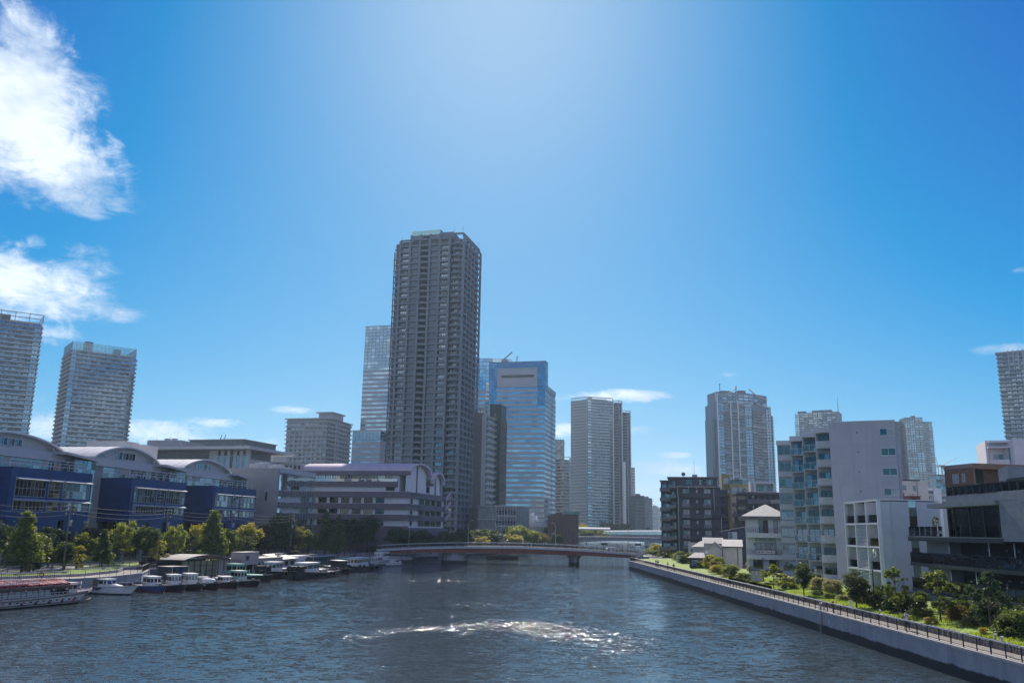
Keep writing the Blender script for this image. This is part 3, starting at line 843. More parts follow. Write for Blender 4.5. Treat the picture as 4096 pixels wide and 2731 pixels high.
def crown_frame(r, W, D, H):
    m = mat('crown_steel', (.42, .42, .40), .6)
    for z in (3.0, 6.2):
        pbox(r, 'crown_beam', -1.2, W + 1.2, -1.2, -.6, H + z, H + z + .5, m); pbox(r, 'crown_beam', -1.2, W + 1.2, D + .6, D + 1.2, H + z, H + z + .5, m)
        pbox(r, 'crown_beam', W + .6, W + 1.2, -.59, D + .59, H + z, H + z + .5, m)
    for x in edges(-1, W + .8, 6):
        for y in (-1.19, D + .6): pbox(r, 'crown_post', x - .25, x + .25, y + .02, y + .55, H, H + 6.9, m)
    pbox(r, 'plant_room', W * .42, W * .62, 4, 14, H, H + 5.0, M_t3d)
def crown_glass(r, W, D, H):
    fr = M_framew
    for F in (Fac(r, 0, 0, W, 0), Fac(r, 0, D, 0, 0), Fac(r, W, 0, W, D), Fac(r, W, D, 0, D)):
        for i in range(max(6, int(F.w / 2.6))):
            u = F.w * i / max(6, int(F.w / 2.6)); ww = F.w / max(6, int(F.w / 2.6))
            F.box('crown_pane', clear_glass('screen_glass', (.55, .80, .78)), u + .15, 0, H + .3, ww - .3, .06, 5.6)
            F.box('crown_post', fr, u - .12, -.15, H, .24, .3, 6.2)
        for z in (.05, 1.9, 3.8, 6.0): F.box('crown_rail', fr, -.1, -.05, H + z, F.w + .2, .2, .22)
    pbox(r, 'plant_room', W * .20, W * .31, 2, 10, H, H + 7.6, M_t3d); pbox(r, 'plant_room', W * .66, W * .76, 2, 8, H, H + 4.6, M_t3d)
a, w_, rz, zt = face2((166 - 330, 1290 - 42), 600, (166, 1297), 617)
b_ = atY(166, 1297, 617); rz = R(34); Wt = 52
org = Vector((b_.x - Wt * math.cos(rz), b_.y - Wt * math.sin(rz), 0))
balcony_tower('pale balcony tower with open steel crown, cut off by the left edge', org, rz, Wt, 30, b_.z - HZ, 45, 13, 1.5, crown_frame, left=False)
p = atY(289, 1398, 600); balcony_tower('pale tower with glass roof screen, second from the left', p, R(37.5), 43, 29, p.z - HZ, 42, 13, 1.1, crown_glass)

# ------------------------------------------------------------------ striped glass office towers
M_gran = mat('granite_pink', (.36, .36, .385), .55, var=.06, scale=.1)
def striped(r, F, z0, fh, n, nb, cols, band=.55, dark_cols=()):
    bw = F.w / nb
    for k in range(n):
        for i in range(nb):
            g = pick(*cols); F.put('window', uwin(g if i not in dark_cols else G3, M_frame, 3, 1, bw=.03), i * bw + .06, -.05, z0 + k * fh + fh * band, bw - .12, .1, fh * (1 - band))
    floors(F, 'spandrel', M_gran, z0, fh, n, 0, fh * band, 0, .22)
    for u in edges(0, F.w, nb)[1:-1]: F.box('joint', M_frame, u - .06, .2, z0, .12, .06, n * fh)
def glass_grid(F, kind, g, z0, z1, u0, u1, nu, nz, v=.0):
    du = (u1 - u0) / nu; dz = (z1 - z0) / nz
    for i in range(nu):
        for k in range(nz): F.put(kind, uwin(pick(*g), M_framed, 1, 1, bw=.06, bh=.08), u0 + i * du, v, z0 + k * dz, du, .12, dz)
def office_main():
    p, w_, rz, zt = face2((1958, 1452), 740, (2185, 1445)); rz = R(-14.3); W = 50.0
    r = base('office_tower', 'grey and blue striped glass office tower right of the tallest tower', 'tower', p, rz); H = zt - HZ; fh = 4.1; D = 44
    MB(M_gran).prism([(0, .3), (W - .3, .3), (W - .3, D), (0, D)], 0, H - 20).obj('wall', r)
    MB(M_gran).prism([(0, .3), (W - .3, .3), (W - .3, 10), (0, 10)], H - 20, H).obj('wall', r)
    n = int((H - 22) / fh); z0 = H - 22 - n * fh
    F = Fac(r, 7, 0, W - 7, 0); striped(r, F, z0, fh, n, 7, (G4, G4, G5, G6))
    Fc = Fac(r, W - 7, 0, W, 0); striped(r, Fc, z0, fh, n - 4, 2, (G4, G6), .5, ); glass_grid(Fc, 'pane', (G5, G5, G5, G5, G4), z0 + (n - 4) * fh, H, 0, 7, 4, 18)
    Fl = Fac(r, 0, 0, 7, 0); striped(r, Fl, z0, fh, n - 4, 2, (G4, G6), .5); glass_grid(Fl, 'pane', (G5, G5, G5, G4), z0 + (n - 4) * fh, H, 0, 7, 3, 18)
    F.box('top_panel', M_gran, .2, .02, H - 21.5, F.w - .4, .3, 16.2)
    F.box('top_slot', M_void, 4, .15, H - 13.6, F.w - 7, .2, 2.4)
    glass_grid(F, 'pane', (G5,), H - 5.2, H, 0, F.w, 14, 3, .05)
    Fs = Fac(r, W, 0, W, D); nS = int((H - 20 - 4) / fh)
    striped(r, Fs, 0, fh, nS, 6, (G6, G6, G4, G2), .5); Fs.box('notch', M_framed, D * .62, .25, 0, 1.4, .1, H - 26)
    Fs.box('parapet', M_teal_p, 0, .02, H - 24, D, .3, 4)
    Fs2 = Fac(r, W, 0, W, 10); glass_grid(Fs2, 'pane', (G4, G5), H - 20, H, 0, 10, 5, 6)
    pbox(r, 'roof_edge', -.2, W + .2, -.2, 10.2, H, H + .5, M_framed)
    # window-cleaning crane and mast on the roof
    pbox(r, 'crane_cabin', 9, 14, 6, 9, H + .5, H + 4.5, M_gran); MB(M_frame).bar((11, 7, H + 4.4), (18.5, 7, H + 10.5), .9, 1.1).obj('crane_arm', r)
    MB(M_frame).tube([(23, 7, H + .5), (23, 7, H + 8)], .2, 5).obj('mast', r)
    for z in (3.5, 5.5): pbox(r, 'mast_ring', 21.8, 24.2, 6.4, 7.6, H + z, H + z + .35, M_frame)
    # lobby
    pbox(r, 'lobby_glass', 4, W - 10, -.2, .25, 0, 9, G4); pbox(r, 'lobby_column', W - 9, W - 3, -.4, .2, -.0, 12, M_gran)
M_teal_p = mat('teal_panel', (.16, .25, .28), .4, var=.05)
office_main()
def office_left():
    p = atY(1463, 1307.6, 800); r = base('office_tower', 'slim blue glass striped tower behind the left edge of the tallest tower', 'tower', p, R(-15)); H = p.z - HZ; W = 52; D = 40
    MB(M_gran).box(0, W, .3, D, 0, H).obj('wall', r); fh = 4.05; n = int((H - 40) / fh); z0 = H - 40 - n * fh
    F = Fac(r, 0, 0, W, 0); striped(r, F, z0, fh, n, 10, (G4, G5, G4, G6), .5); glass_grid(F, 'pane', (G5, G5, G5, G5, G5, G4), H - 40, H, 0, W, 14, 13)
    for u in (26, 33): F.box('dark_column', M_framed, u, .26, z0, .9, .06, H - 30 - z0)
    Fl = Fac(r, 0, D, 0, 0); striped(r, Fl, 0, fh, n, 6, (G4, G6), .5)
    pbox(r, 'roof_edge', -.2, W + .2, -.2, D, H, H + .6, M_teal_p)
office_left()
def office_back():
    p = atY(1905, 1436, 800); r = base('office_tower', 'pale curved glass tower half hidden behind the striped office tower', 'tower', p, R(-5)); H = p.z - HZ; W = 34
    poly = [(-14, 30)] + [(-14 + 48 * t, -7 * math.sin(math.pi * (.25 + .75 * t)) + 2) for t in np.linspace(0, 1, 9)] + [(34, 30)]
    MB(M_gran).prism(poly, 0, H - 3).obj('wall', r)
    pts = poly[1:-1]
    for a, b in zip(pts[:-1], pts[1:]):
        F = Fac(r, a[0], a[1], b[0], b[1]); n = 30; fh = 4.1; z0 = H - 3 - 26 - n * fh
        glass_grid(F, 'pane', (G4, G6), H - 29, H, 0, F.w, 2, 8)
        for k in range(n): F.put('window', uwin(pick(G4, G6, G6), M_frame, 3, 1, bw=.03), 0, .0, z0 + k * fh + 2.1, F.w, .15, 2.0)
office_back()
def small_striped():
    p, w_, rz, zt = face2((1411, 1722), 600, (1526, 1718)); W = 21.5; r = base('office_block', 'low grey office block with blue window bands left of the tallest tower', 'building', p, R(-17)); H = zt - HZ; D = 30
    MB(M_gran).box(0, W, .3, D, 0, H).obj('wall', r); fh = 3.55; n = int((H - 7) / fh); z0 = H - 7 - n * fh
    F = Fac(r, 0, 0, W, 0)
    striped(r, F, z0, fh, n, 6, (G5, G4, G5), .72); glass_grid(F, 'pane', (G5,), H - 6.8, H - .8, 0, W, 8, 5)
    Fs = Fac(r, W, 0, W, D); striped(r, Fs, z0, fh, n, 6, (G3, G1), .6); glass_grid(Fs, 'pane', (G5, G3), H - 6.8, H - .8, 0, D, 6, 5)
    pbox(r, 'parapet', -.2, W + .2, -.2, D, H - .8, H + .3, M_pale)
    for x in (10, 12, 14): MB(M_steel).tube([(x, 5, H), (x, 5, H + 5)], .12, 5).obj('antenna', r)
small_striped()

# ------------------------------------------------------------------ grid apartment block
def grid_block():
    p, w_, rz, zt = face2((1148, 1672), 640, (1309, 1668)); r = base('apartment_block', 'pale grey slab apartment block with rooftop penthouse, left of centre', 'building', p, R(-15)); W = 33; D = 40; H = zt - HZ; n = 27; fh = H / n
    MB(M_paleg).box(0, W, .8, D, 0, H - 1).obj('wall', r)
    F = Fac(r, 0, 0, W, 0); nb = 9; bw = W / nb
    floors(F, 'balcony', M_pale, 0, fh, n, -.05, .3, -.1, .5); floors(F, 'balustrade', M_paleg, 0, fh, n, .26, .8, .25, .08)
    put_windows(F, 0, fh, n - 1, lin(0, W, nb), bw * .72, fh * .68, .25, -.78, .12, M_frame, (G1, G2, G3), 3)
    for i, u in enumerate(edges(0, W, nb)[1:-1]):
        piers(F, 'pier', M_pale, (u,), .9 if i in (1, 3, 5) else .4, 0, H - fh * 3.4, -.1, .7)
    Fs = Fac(r, W, 0, W, D); floors(Fs, 'balcony', M_pale, 0, fh, n, -.05, .35, 0.02, 1.2, 0, D); floors(Fs, 'balustrade', M_paleg, 0, fh, n, .31, .8, 1.1, .08)
    put_windows(Fs, 0, fh, n - 1, lin(0, D, 9), D / 9 * .7, fh * .68, .25, .02, .12, M_frame, (G1, G3), 2)
    piers(Fs, 'pier', M_pale, (D * .33, D * .42), 1.2, 0, H - 4, .02, 1.3)
    Fl = Fac(r, 0, D, 0, 0); floors(Fl, 'balcony', M_pale, 0, fh, n, -.05, .35, 0.02, 1.2, D - 10, D + .4)
    pbox(r, 'roof_slab', -1.3, W + 1.3, -1.0, D + 1, H - 1, H - .3, M_pale)
    pbox(r, 'penthouse', W * .72, W + 2, 4, 22, H - .3, H + 3.6, M_paleg); pbox(r, 'penthouse_roof', W * .68, W + 3, 2.5, 23.5, H + 3.6, H + 4.5, M_pale)
    for x in (4, 9, 13, 17, 22): MB(M_steel).tube([(x, 1, H - .3), (x, 1, H + RR.uniform(.6, 1.4))], .12, 5).obj('roof_vent', r)
grid_block()

# ------------------------------------------------------------------ slim block with green gable
M_dkgreen = mat('dark_green_panel', (.025, .060, .062), .6, var=.08)
M_brown = mat('brown_gable', (.16, .14, .125), .8, var=.08)
def slim_block():
    p = atY(1959.4, 1617, 480); r = base('apartment_block', 'slim apartment tower with dark green gable beside the tallest tower', 'building', p, R(-15)); H = p.z - HZ
    W = 6.6; D = 11.5
    MB(M_dkgreen).box(0, W, 0, D, 0, H).obj('wall', r)
    Fs = Fac(r, W, 0, W, D); n = 22; fh = (H - 8) / n
    piers(Fs, 'pier', M_brown, edges(0, D, 3), .6, 0, H - 8, .02, .4); floors(Fs, 'beam', M_brown, 0, fh, n + 1, -.3, .5, .02, .3)
    put_windows(Fs, 0, fh, n, lin(0, D, 3), 2.6, 1.9, .5, .02, .1, M_frame, (G3, G1))
    pbox(r, 'window', 2.9, 3.3, -.05, .02, H - 10, H - 5, M_pale)
    # lower wing towards the left, with balconies facing right
    H2 = atY(1945, 1651, 462).z - HZ; q = loc(r, atY(1945, 1651, 462)); 
    pbox(r, 'wing', q.x - 7, q.x - 2.2, q.y, q.y + 18, 0, H2, M_brown); pbox(r, 'wing_edge', q.x - 2.19, q.x, q.y - .1, q.y + 18, 0, H2 - 1.2, M_pale)
    Fw = Fac(r, q.x, q.y, q.x, q.y + 18); n = 21; fh = (H2 - 1.5) / n
    floors(Fw, 'balcony', M_white, 0, fh, n + 1, -.1, .22, .02, 1.2); floors(Fw, 'balustrade', M_frame, 0, fh, n, .13, .9, 1.1, .06)
    put_windows(Fw, 0, fh, n, lin(0, 18, 5), 2.6, 2.2, .2, .02, .1, M_frame, (G3, G1, G3), 2)
    for x in edges(q.x - 6.8, q.x - .4, 4): pbox(r, 'roof_post', x, x + .3, q.y + .2, q.y + .5, H2, H2 + 2.6, M_brown)
    pbox(r, 'roof_frame', q.x - 7, q.x, q.y, q.y + .6, H2 + 2.6, H2 + 3.1, M_pale)
    red = mat('red_paint', (.45, .06, .04), .6)
    mast = thing('radio_mast', 'thin red and white mast on the slim apartment tower', 'mast', r.matrix_world @ Vector((0, 0, 0)))
    mast.location = (r.location.x + 4, r.location.y + 5, H + HZ)
    for k in range(6): MB(red if k % 2 == 0 else M_white).tube([(0, 0, k * .95), (0, 0, k * .95 + .94)], .16, 5).obj('segment', mast)
    # podium in front
    pp = atY(1912, 2022, 446); rp = base('podium_block', 'low grey-green podium block with long window bands beside the river trees', 'building', pp, R(-15)); Hp = pp.z - HZ
    MB(mat('podium_grey', (.20, .22, .22), .75)).box(0, 22, .4, 20, 0, Hp).obj('wall', rp)
    Fp = Fac(rp, 9.6, 0, 20, 0)
    floors(Fp, 'band', M_pale, 0, Hp / 4, 5, -.2, .5, .0, .6); put_windows(Fp, 0, Hp / 4, 4, lin(0, 10.4, 7), 1.3, 2.0, .9, -.35, .1, M_frame, (G3, G1), 1)
    piers(Fp, 'pier', M_pale, edges(0, 10.4, 7), .18, 0, Hp, .05, .3)
    Fq = Fac(rp, 0, 0, 9.5, 0); floors(Fq, 'band', M_paleg, 0, Hp / 3, 4, -.2, .35, .0, .6)
slim_block()

# ------------------------------------------------------------------ white waterfront building, sign, brick building
M_brickd = mat('dark_red_brick', (.13, .075, .065), .85, var=.2, scale=2)
def waterfront():
    p = atY(2070, 2051, 470); r = base('waterfront_building', 'white rendered waterfront building with round turret and dark sign', 'building', p, R(-8)); H = p.z - HZ
    MB(M_white).box(0, 7.6, 0, 12, 0, H).obj('wall', r); pbox(r, 'parapet', -.3, 7.9, -.3, 12.3, H, H + .5, M_white)
    c = MB(M_white); ring = lambda rad, z: [(-2 + rad * math.cos(2 * math.pi * k / 24), 3 + rad * math.sin(2 * math.pi * k / 24), z) for k in range(24)]
    c.loft([ring(2.4, 0), ring(2.4, H + .6), ring(3.0, H + 1.2), ring(3.0, H + 3.0)], sm=False); c.obj('turret', r)
    sg = pbox(r, 'sign', 1.4, 4.8, -.15, -.02, H - 3.0, H - 2.1, M_framed)
    for k in range(7): MB(M_pale).box(1.85 + k * .37, 1.85 + k * .37 + (.2 if k % 3 else .26), -.19, -.16, H - 2.75 + .05 * (k % 2), H - 2.35).obj('letter', sg)
    q = loc(r, atY(2123, 2089, 466)); q2 = loc(r, atY(2202, 2090, 466))
    pbox(r, 'lower_wing', q.x, q2.x, q.y, q.y + 9, q.z - 2.2, q.z, M_white)
    for k in range(12): pbox(r, 'blind_slat', q.x + 1 + k * .45, q.x + 1.25 + k * .45, q.y + .3, q.y + .5, q.z - 5, q.z - 2.21, M_white)
    for x in (q.x + .2, q.x + 6.6, q2.x - .8): pbox(r, 'column', x, x + .4, q.y + .2, q.y + .6, 0, q.z - 2.21, M_white)
    pbox(r, 'shopfront', q.x + .7, q2.x - 1, q.y + 2, q.y + 2.1, 0, q.z - 2.21, G3)
    MB(M_white).loft([[(7.61, y, H - 3.5), (10.2, y, H - 3.5), (9.6, y, H - 1.2), (7.61, y, H - 1.2)] for y in (1, 9)], sm=False).obj('roof_dormer', r)
    p = atY(2190, 2060, 455); rb = base('brick_building', 'dark red brick building with slanted roof by the river', 'building', p, R(-6)); H = p.z - HZ
    q = loc(rb, atY(2243, 2048, 455)); w2 = q.x; q3 = loc(rb, atY(2316, 2049, 452))
    MB(M_brickd).loft([[(0, y, 0), (w2, y, 0), (w2, y, q.z), (0, y, H)] for y in (0, 14)], sm=False).obj('wall', rb)
    MB(M_brickd).box(w2 + .01, q3.x - .6, 1.2, 15, 0, q.z - 1).obj('wall', rb)
    MB(mat('green_copper', (.16, .28, .24), .6)).loft([[(w2 + 1.5, y, q.z - .95), (q3.x + .4, y, q.z - .95), (q3.x + .7, y, q.z + .5), (w2 + 1.2, y, q.z + .5)] for y in (.4, 15)], sm=False).obj('roof', rb)
    for x, z, hh in ((w2 + 3.6, 2, 7), (w2 + 5, 3, 3), (2, 3, 5), (w2 + 7.6, 1, 6)): pbox(rb, 'window', x, x + .55, (1.1 if x > w2 else -.1), (1.19 if x > w2 else -.01), z, z + hh, G3)
waterfront()

# ------------------------------------------------------------------ right-hand cluster of the centre
M_t12 = mat('tower_pale_blue', (.42, .43, .44), .65, var=.06, scale=.05)
def tower_octagon():
    pa = atY(2286, 1604, 1000); pb = atY(2351, 1592, 985); zt = pa.z
    r = base('residential_tower', 'large grey balcony tower with chamfered corner and two dark wings, right of centre', 'tower', pb, R(17)); H = zt - HZ; n = 46; fh = H / n
    a = loc(r, pa); W = 30.5; 
    poly = [(a.x, a.y + 1), (-.5, .5), (4.5, -.2), (W, 0), (W, 26), (a.x + 6, 30)]
    MB(M_paleg).prism(poly, 0, H).obj('wall', r)
    for (x0, y0, x1, y1, nb, gl) in ((a.x, a.y, -.8, .1, 8, (G1, G2, G2)), (-.5, 0, 4.5, -.7, 1, (G2, G6)), (4.6, -.6, W, -.5, 8, (G1, G2, G3, G1))):
        F = Fac(r, x0, y0, x1, y1); bw = F.w / nb
        floors(F, 'balcony', M_t12, 0, fh, n, -.1, .45, .0, 1.3); floors(F, 'balustrade', M_t12 if nb == 8 and x0 < -1 else G2, 0, fh, n, .36, .75, 1.2, .08)
        put_windows(F, 0, fh, n, lin(0, F.w, nb), bw * .85, fh * .7, .36, -.05, .12, M_frame, gl, 3)
        if nb > 1: piers(F, 'partition', M_t12, edges(0, F.w, nb), .3, 0, H, .0, 1.1)
        F.box('crown_beam', M_t12, 0, .3, H + 2.4, F.w, .8, .9); piers(F, 'crown_post', M_t12, edges(.2, F.w - .2, 9), .35, H, H + 2.4, .4, .5)
    piers(Fac(r, 4.6, -.6, W + .6, -.5), 'pier', M_white, (W - 4.4,), 1.0, 0, H + 2, .5, 1.4)
    pbox(r, 'roof_core', 2, W - 4, 6, 22, H, H + 2.2, M_t12)
    M_dk = mat('tower_dark_blue', (.045, .055, .075), .6)
    for x0, y0, px, py, tag_ in ((W + .6, 1.2, 2493, 1613, 0), (W + 13.0, 3, 2524.5, 1649.5, 1)):
        h2 = loc(r, atY(px, py, 1002)).z; w2 = 12.0 if tag_ == 0 else 11.0; n2 = int(h2 / fh)
        pbox(r, 'dark_wing', x0, x0 + w2, y0, y0 + 24, 0, h2, M_dk)
        F = Fac(r, x0, y0, x0 + w2, y0)
        floors(F, 'balcony', M_t12, 0, fh, n2, -.1, .5, .05, 1.0, 1.6, w2 - 4.0); put_windows(F, 0, fh, n2, (w2 - 2.8,), 1.6, 1.6, .5, .02, .2, M_t12, (G1, G2), 1)
        piers(F, 'pier', M_white, (w2 - .4,), .9, 0, h2 + 2.2, .3, 1.2); F.box('crown_beam', M_t12, 0, .1, h2 + 1.6, w2, 1, .7)
        piers(F, 'pier', M_t12, (.4, w2 - 4.2), .4, 0, h2 + 2, .1, .8)
    h3 = loc(r, atY(2499, 1848, 1002)).z; pbox(r, 'white_fin', W + 12.2, W + 15.5, -1.5, 3.1, 0, h3, M_white)
    h4 = loc(r, atY(2533, 1869, 1002)).z; pbox(r, 'grey_fin', W + 24.2, W + 28, 1, 20, 0, h4, M_t12); F = Fac(r, W + 24.2, 1, W + 28, 1); floors(F, 'balcony', M_white, 0, fh, int(h4 / fh), 0, .9, .05, .7)
tower_octagon()
def slim_towers():
    p = atY(2222, 1838, 850); r = base('residential_tower', 'slim tower with curved balconies behind the striped office tower', 'tower', p, R(-6)); H = p.z - HZ
    poly = [(0, 20)] + [(13 * t, -2.2 * math.sin(math.pi * t)) for t in np.linspace(0, 1, 7)] + [(13, 20)]
    MB(M_brown).prism(poly, 0, H).obj('wall', r); n = 24; fh = H / n
    for a, b in zip(poly[1:-2], poly[2:-1]):
        F = Fac(r, a[0], a[1], b[0], b[1]); floors(F, 'balcony', M_t12, 0, fh, n, 0, .9, .02, 1.1); put_windows(F, 0, fh, n, (F.w / 2,), F.w * .8, 1.7, 1.0, .02, .1, M_frame, (G3, G1))
    F = Fac(r, 13, 0, 13, 20); floors(F, 'balcony', M_pale, 0, fh, n, 0, .9, .02, 1.3); piers(F, 'pier', M_pale, edges(0, 20, 4), .4, 0, H + 3, .6, .5)
    pbox(r, 'roof_beam', 3, 13.8, -1, 0, H + 2.4, H + 3, M_pale)
    p = atY(2215, 1757, 950); r = base('office_tower', 'far slim blue-grey slab rising behind the curved balcony tower', 'tower', p, R(-6)); H = p.z - HZ
    MB(M_teal_p).box(0, 11, 0, 18, 0, H).obj('wall', r); F = Fac(r, 0, 0, 11, 0); glass_grid(F, 'pane', (G5, G1), H * .6, H - 1, .3, 10.4, 3, 14); Fs = Fac(r, 11, 0, 11, 18); Fs.box('edge', M_pale, 0, .02, 0, 1.2, .3, H)
    for x in (4, 7): MB(M_steel).tube([(x, 3, H), (x, 3, H + 5)], .14, 5).obj('antenna', r)
    # two slabs by the far bend
    M_sl = mat('slab_dark', (.10, .095, .10), .75); M_sl2 = mat('slab_grey', (.24, .24, .25), .75)
    for (px, py, Y, w_, m, lb) in ((2540, 1981, 850, 9.6, M_sl, 'dark slab block at the river bend, right of the large balcony tower'), (2580, 1991, 950, 8.0, M_sl2, 'lighter slab block behind the dark one at the river bend')):
        p = atY(px, py, Y); r = base('apartment_block', lb, 'building', p, R(8)); H = p.z - HZ; D = 22
        MB(m).box(0, w_, 0, D, 0, H).obj('wall', r); n = int(H / 3.1)
        F = Fac(r, 0, 0, w_, 0); put_windows(F, 0, 3.1, n, lin(0, w_, 5), .7, .8, 1.1, .02, .1, M_framew, (G1, G2), 1)
        Fs = Fac(r, w_, 0, w_, D); floors(Fs, 'balcony', M_pale, 0, 3.1, n, 0, 1.0, .02, .8); pbox(r, 'roof_box', w_ * .2, w_ * .6, 2, 6, H, H + 1.8, m)
    for i, (px, py, Y, w_) in enumerate(((2608, 2024, 2200, 16), (2634, 2031, 2500, 22), (2590, 2040, 2900, 30), (2655, 2046, 2700, 26))):
        p = atY(px, py, Y); r = base('distant_tower', ('pale distant tower fading in the haze above the bridges, %s' % ('nearest', 'second', 'third', 'furthest right')[i]), 'tower', p, 0, 2.2); H = p.z - 2.2
        MB(M_sl2).box(0, w_, 0, 20, 0, H).obj('wall', r); F = Fac(r, 0, 0, w_, 0); put_windows(F, 0, 6, int(H / 6), lin(0, w_, 4), w_ / 6, 2.5, 2, .02, .2, M_frame, (G1,), 1); pbox(r, 'roof_box', w_ * .2, w_ * .7, 2, 9, H, H + 2.5, M_sl2)
    # red and white harbour crane far off
    red = mat('red_paint', (.45, .06, .04), .6)
    p = atY(2277, 2050, 1100); r = thing('lattice_tower', 'far red lattice tower in the gap right of the office tower', 'lattice tower', (p.x, p.y, 2.3))
    Hh = atY(2277, 1998, 1100).z - 2.3
    for sx in (-1, 1):
        for sy in (-1, 1): MB(red).bar((sx * 1.6, sy * 1.6, 0), (sx * .9, sy * .9, Hh), .45).obj('leg', r)
    for k in range(9):
        z = Hh * k / 9; MB(red if k % 2 else M_white).bar((-1.5, -1.5, z), (1.5, -1.5, z + Hh / 9), .3).obj('brace', r); MB(red).bar((1.5, -1.5, z), (-1.5, -1.5, z + Hh / 9), .3).obj('brace', r)
slim_towers()

# ------------------------------------------------------------------ towers on the right
M_r1 = mat('tower_blue_grey', (.20, .24, .28), .6, var=.06)
def tower_wings():
    p = atY(2870, 1610, 880); r = base('residential_tower', 'glass and balcony tower with winged roof crest behind the dark apartment block', 'tower', p, R(12)); zt = p.z; H = zt - HZ
    W = loc(r, atY(2998, 1606, 892)).x; n = 46; fh = H / n
    c = loc(r, atY(3082, 1622, 905)); 
    MB(M_r1).prism([(0, .5), (W - .3, .5), (c.x, c.y + .5), (c.x, c.y + 26), (0, 30)], 0, H).obj('wall', r)
    F = Fac(r, 0, 0, W, 0)
    for u0, u1, st in ((0, .17, 'g'), (.17, .36, 'b'), (.39, .57, 'b'), (.6, .79, 'b'), (.79, 1.0, 'g')):
        u0 *= W; u1 *= W
        if st == 'g':
            for k in range(n): F.put('window', uwin(pick(G5, G5, G5, G1), M_frame, 2, 1, bw=.04), u0 + .1, -.3, k * fh + .35, u1 - u0 - .2, .3, fh - .4)
        else:
            floors(F, 'balcony', M_pale, 0, fh, n - 1, -.05, .4, -.1, .7, u0, u1)
            put_windows(F, 0, fh, n - 1, ((u0 + u1) / 2,), (u1 - u0) * .96, fh * .72, .4, -.42, .12, M_frame, (G3, G1, G3), 3)
    piers(F, 'rib', M_white, (W * .375, W * .585), 1.1, 0, H + 3, .0, 1.0); piers(F, 'rib', M_white, (-.6,), .8, 0, H + 9, .0, 1.4)
    F2 = Fac(r, W + .2, .2, c.x, c.y); w2 = F2.w * .72
    floors(F2, 'balcony', M_pale, 0, fh, n - 2, 0, .55, .0, 1.4, .6, w2); put_windows(F2, 0, fh, n - 2, lin(.6, w2, 3), w2 / 3.3, fh * .7, .6, .0, .12, M_frame, (G3, G1, G3), 2)
    for k in range(n): F2.put('window', uwin(pick(G5, G5, G2), M_frame, 2, 1, bw=.04), w2 + .1, .0, k * fh + .35, F2.w - w2 - .2, .3, fh - .4)
    F3 = Fac(r, c.x, c.y, c.x + 3, c.y + 2); floors(F3, 'balcony', M_pale, 0, fh, n - 3, 0, 1.1, 0, 1.0); MB(M_r1).prism([(c.x + .01, c.y + .6), (c.x + 3, c.y + 2), (c.x + 3, c.y + 16), (c.x + .01, c.y + 16)], 0, (n - 3) * fh).obj('side_bay', r)
    pbox(r, 'side_slab', -4.4, -.9, 6, 22, 0, H - 16, M_teal_p)
    # swept crests
    def crest(F, u0, u1, z0, h0, h1, flip):
        b = MB(M_pale); N = 9; rings = []
        for i in range(N):
            t = i / (N - 1); s = t if not flip else 1 - t; z = z0 + h0 + (h1 - h0) * s ** 2.2
            q = F.M @ Vector((u0 + (u1 - u0) * t, -.5, z)); rings.append([tuple(q + Vector((0, dy, dz))) for dy, dz in ((-.5, 0), (.5, 0), (.5, 1.1), (-.5, 1.1))])
        b.loft(rings, sm=False).obj('crest', r)
    crest(F, W * .04, W * .36, H - 4, 0, 4.5, False); crest(F, W * .6, W * .97, H - 4, 0, 4.5, True); crest(F2, .2, F2.w * .95, H - 2, 0, 6.5, True)
    F.box('top_band', M_pale, 0, .4, H + 1.2, W, .6, .8)
    # set-back upper storeys
    MB(M_r1).prism([(1, 4), (W * .98, 4), (c.x - 2, c.y + 4), (c.x - 2, c.y + 22), (1, 26)], H, H + 12).obj('upper_storeys', r)
    Fu = Fac(r, 1, 4, W * .98, 4); 
    for z in (1.2, 4.6, 8.0): 
        put_windows(Fu, H + z, 3, 1, lin(0, Fu.w, 6), Fu.w / 7, 2.2, 0, .02, .15, M_frame, (G5, G1, G4), 2)
    Fu2 = Fac(r, W * .98, 4, c.x - 2, c.y + 4)
    for z in (1.2, 4.6, 8.0): put_windows(Fu2, H + z, 3, 1, lin(0, Fu2.w, 4), Fu2.w / 5, 2.2, 0, .02, .15, M_frame, (G3, G1, G4), 2); 
    crest(Fu, 4, Fu.w * .62, H + 8, 0, 9, False); crest(Fu2, 0, Fu2.w, H + 8, 0, 8, True)
    pbox(r, 'crest_post', Fu.w * .62, Fu.w * .62 + .9, 3.0, 4.0, H + 2, H + 19, M_pale); pbox(r, 'crest_post', -1.0, .2, 3.0, 4, H + 2, H + 12, M_pale)
    for x0, x1, z in ((9, 20, 14.2), (W * .75, W * .95, 15.4)): pbox(r, 'plant_room', x0, x1, 8, 18, H + 12, H + z, M_sl3)
    MB(M_dark).tube([(6, 6, H + 12), (6, 6, H + 21)], .35, 5).obj('mast', r); pbox(r, 'mast_head', 5.1, 6.9, 5.8, 6.2, H + 20.4, H + 21, M_dark)
M_sl3 = mat('plant_grey', (.14, .15, .17), .8)
tower_wings()
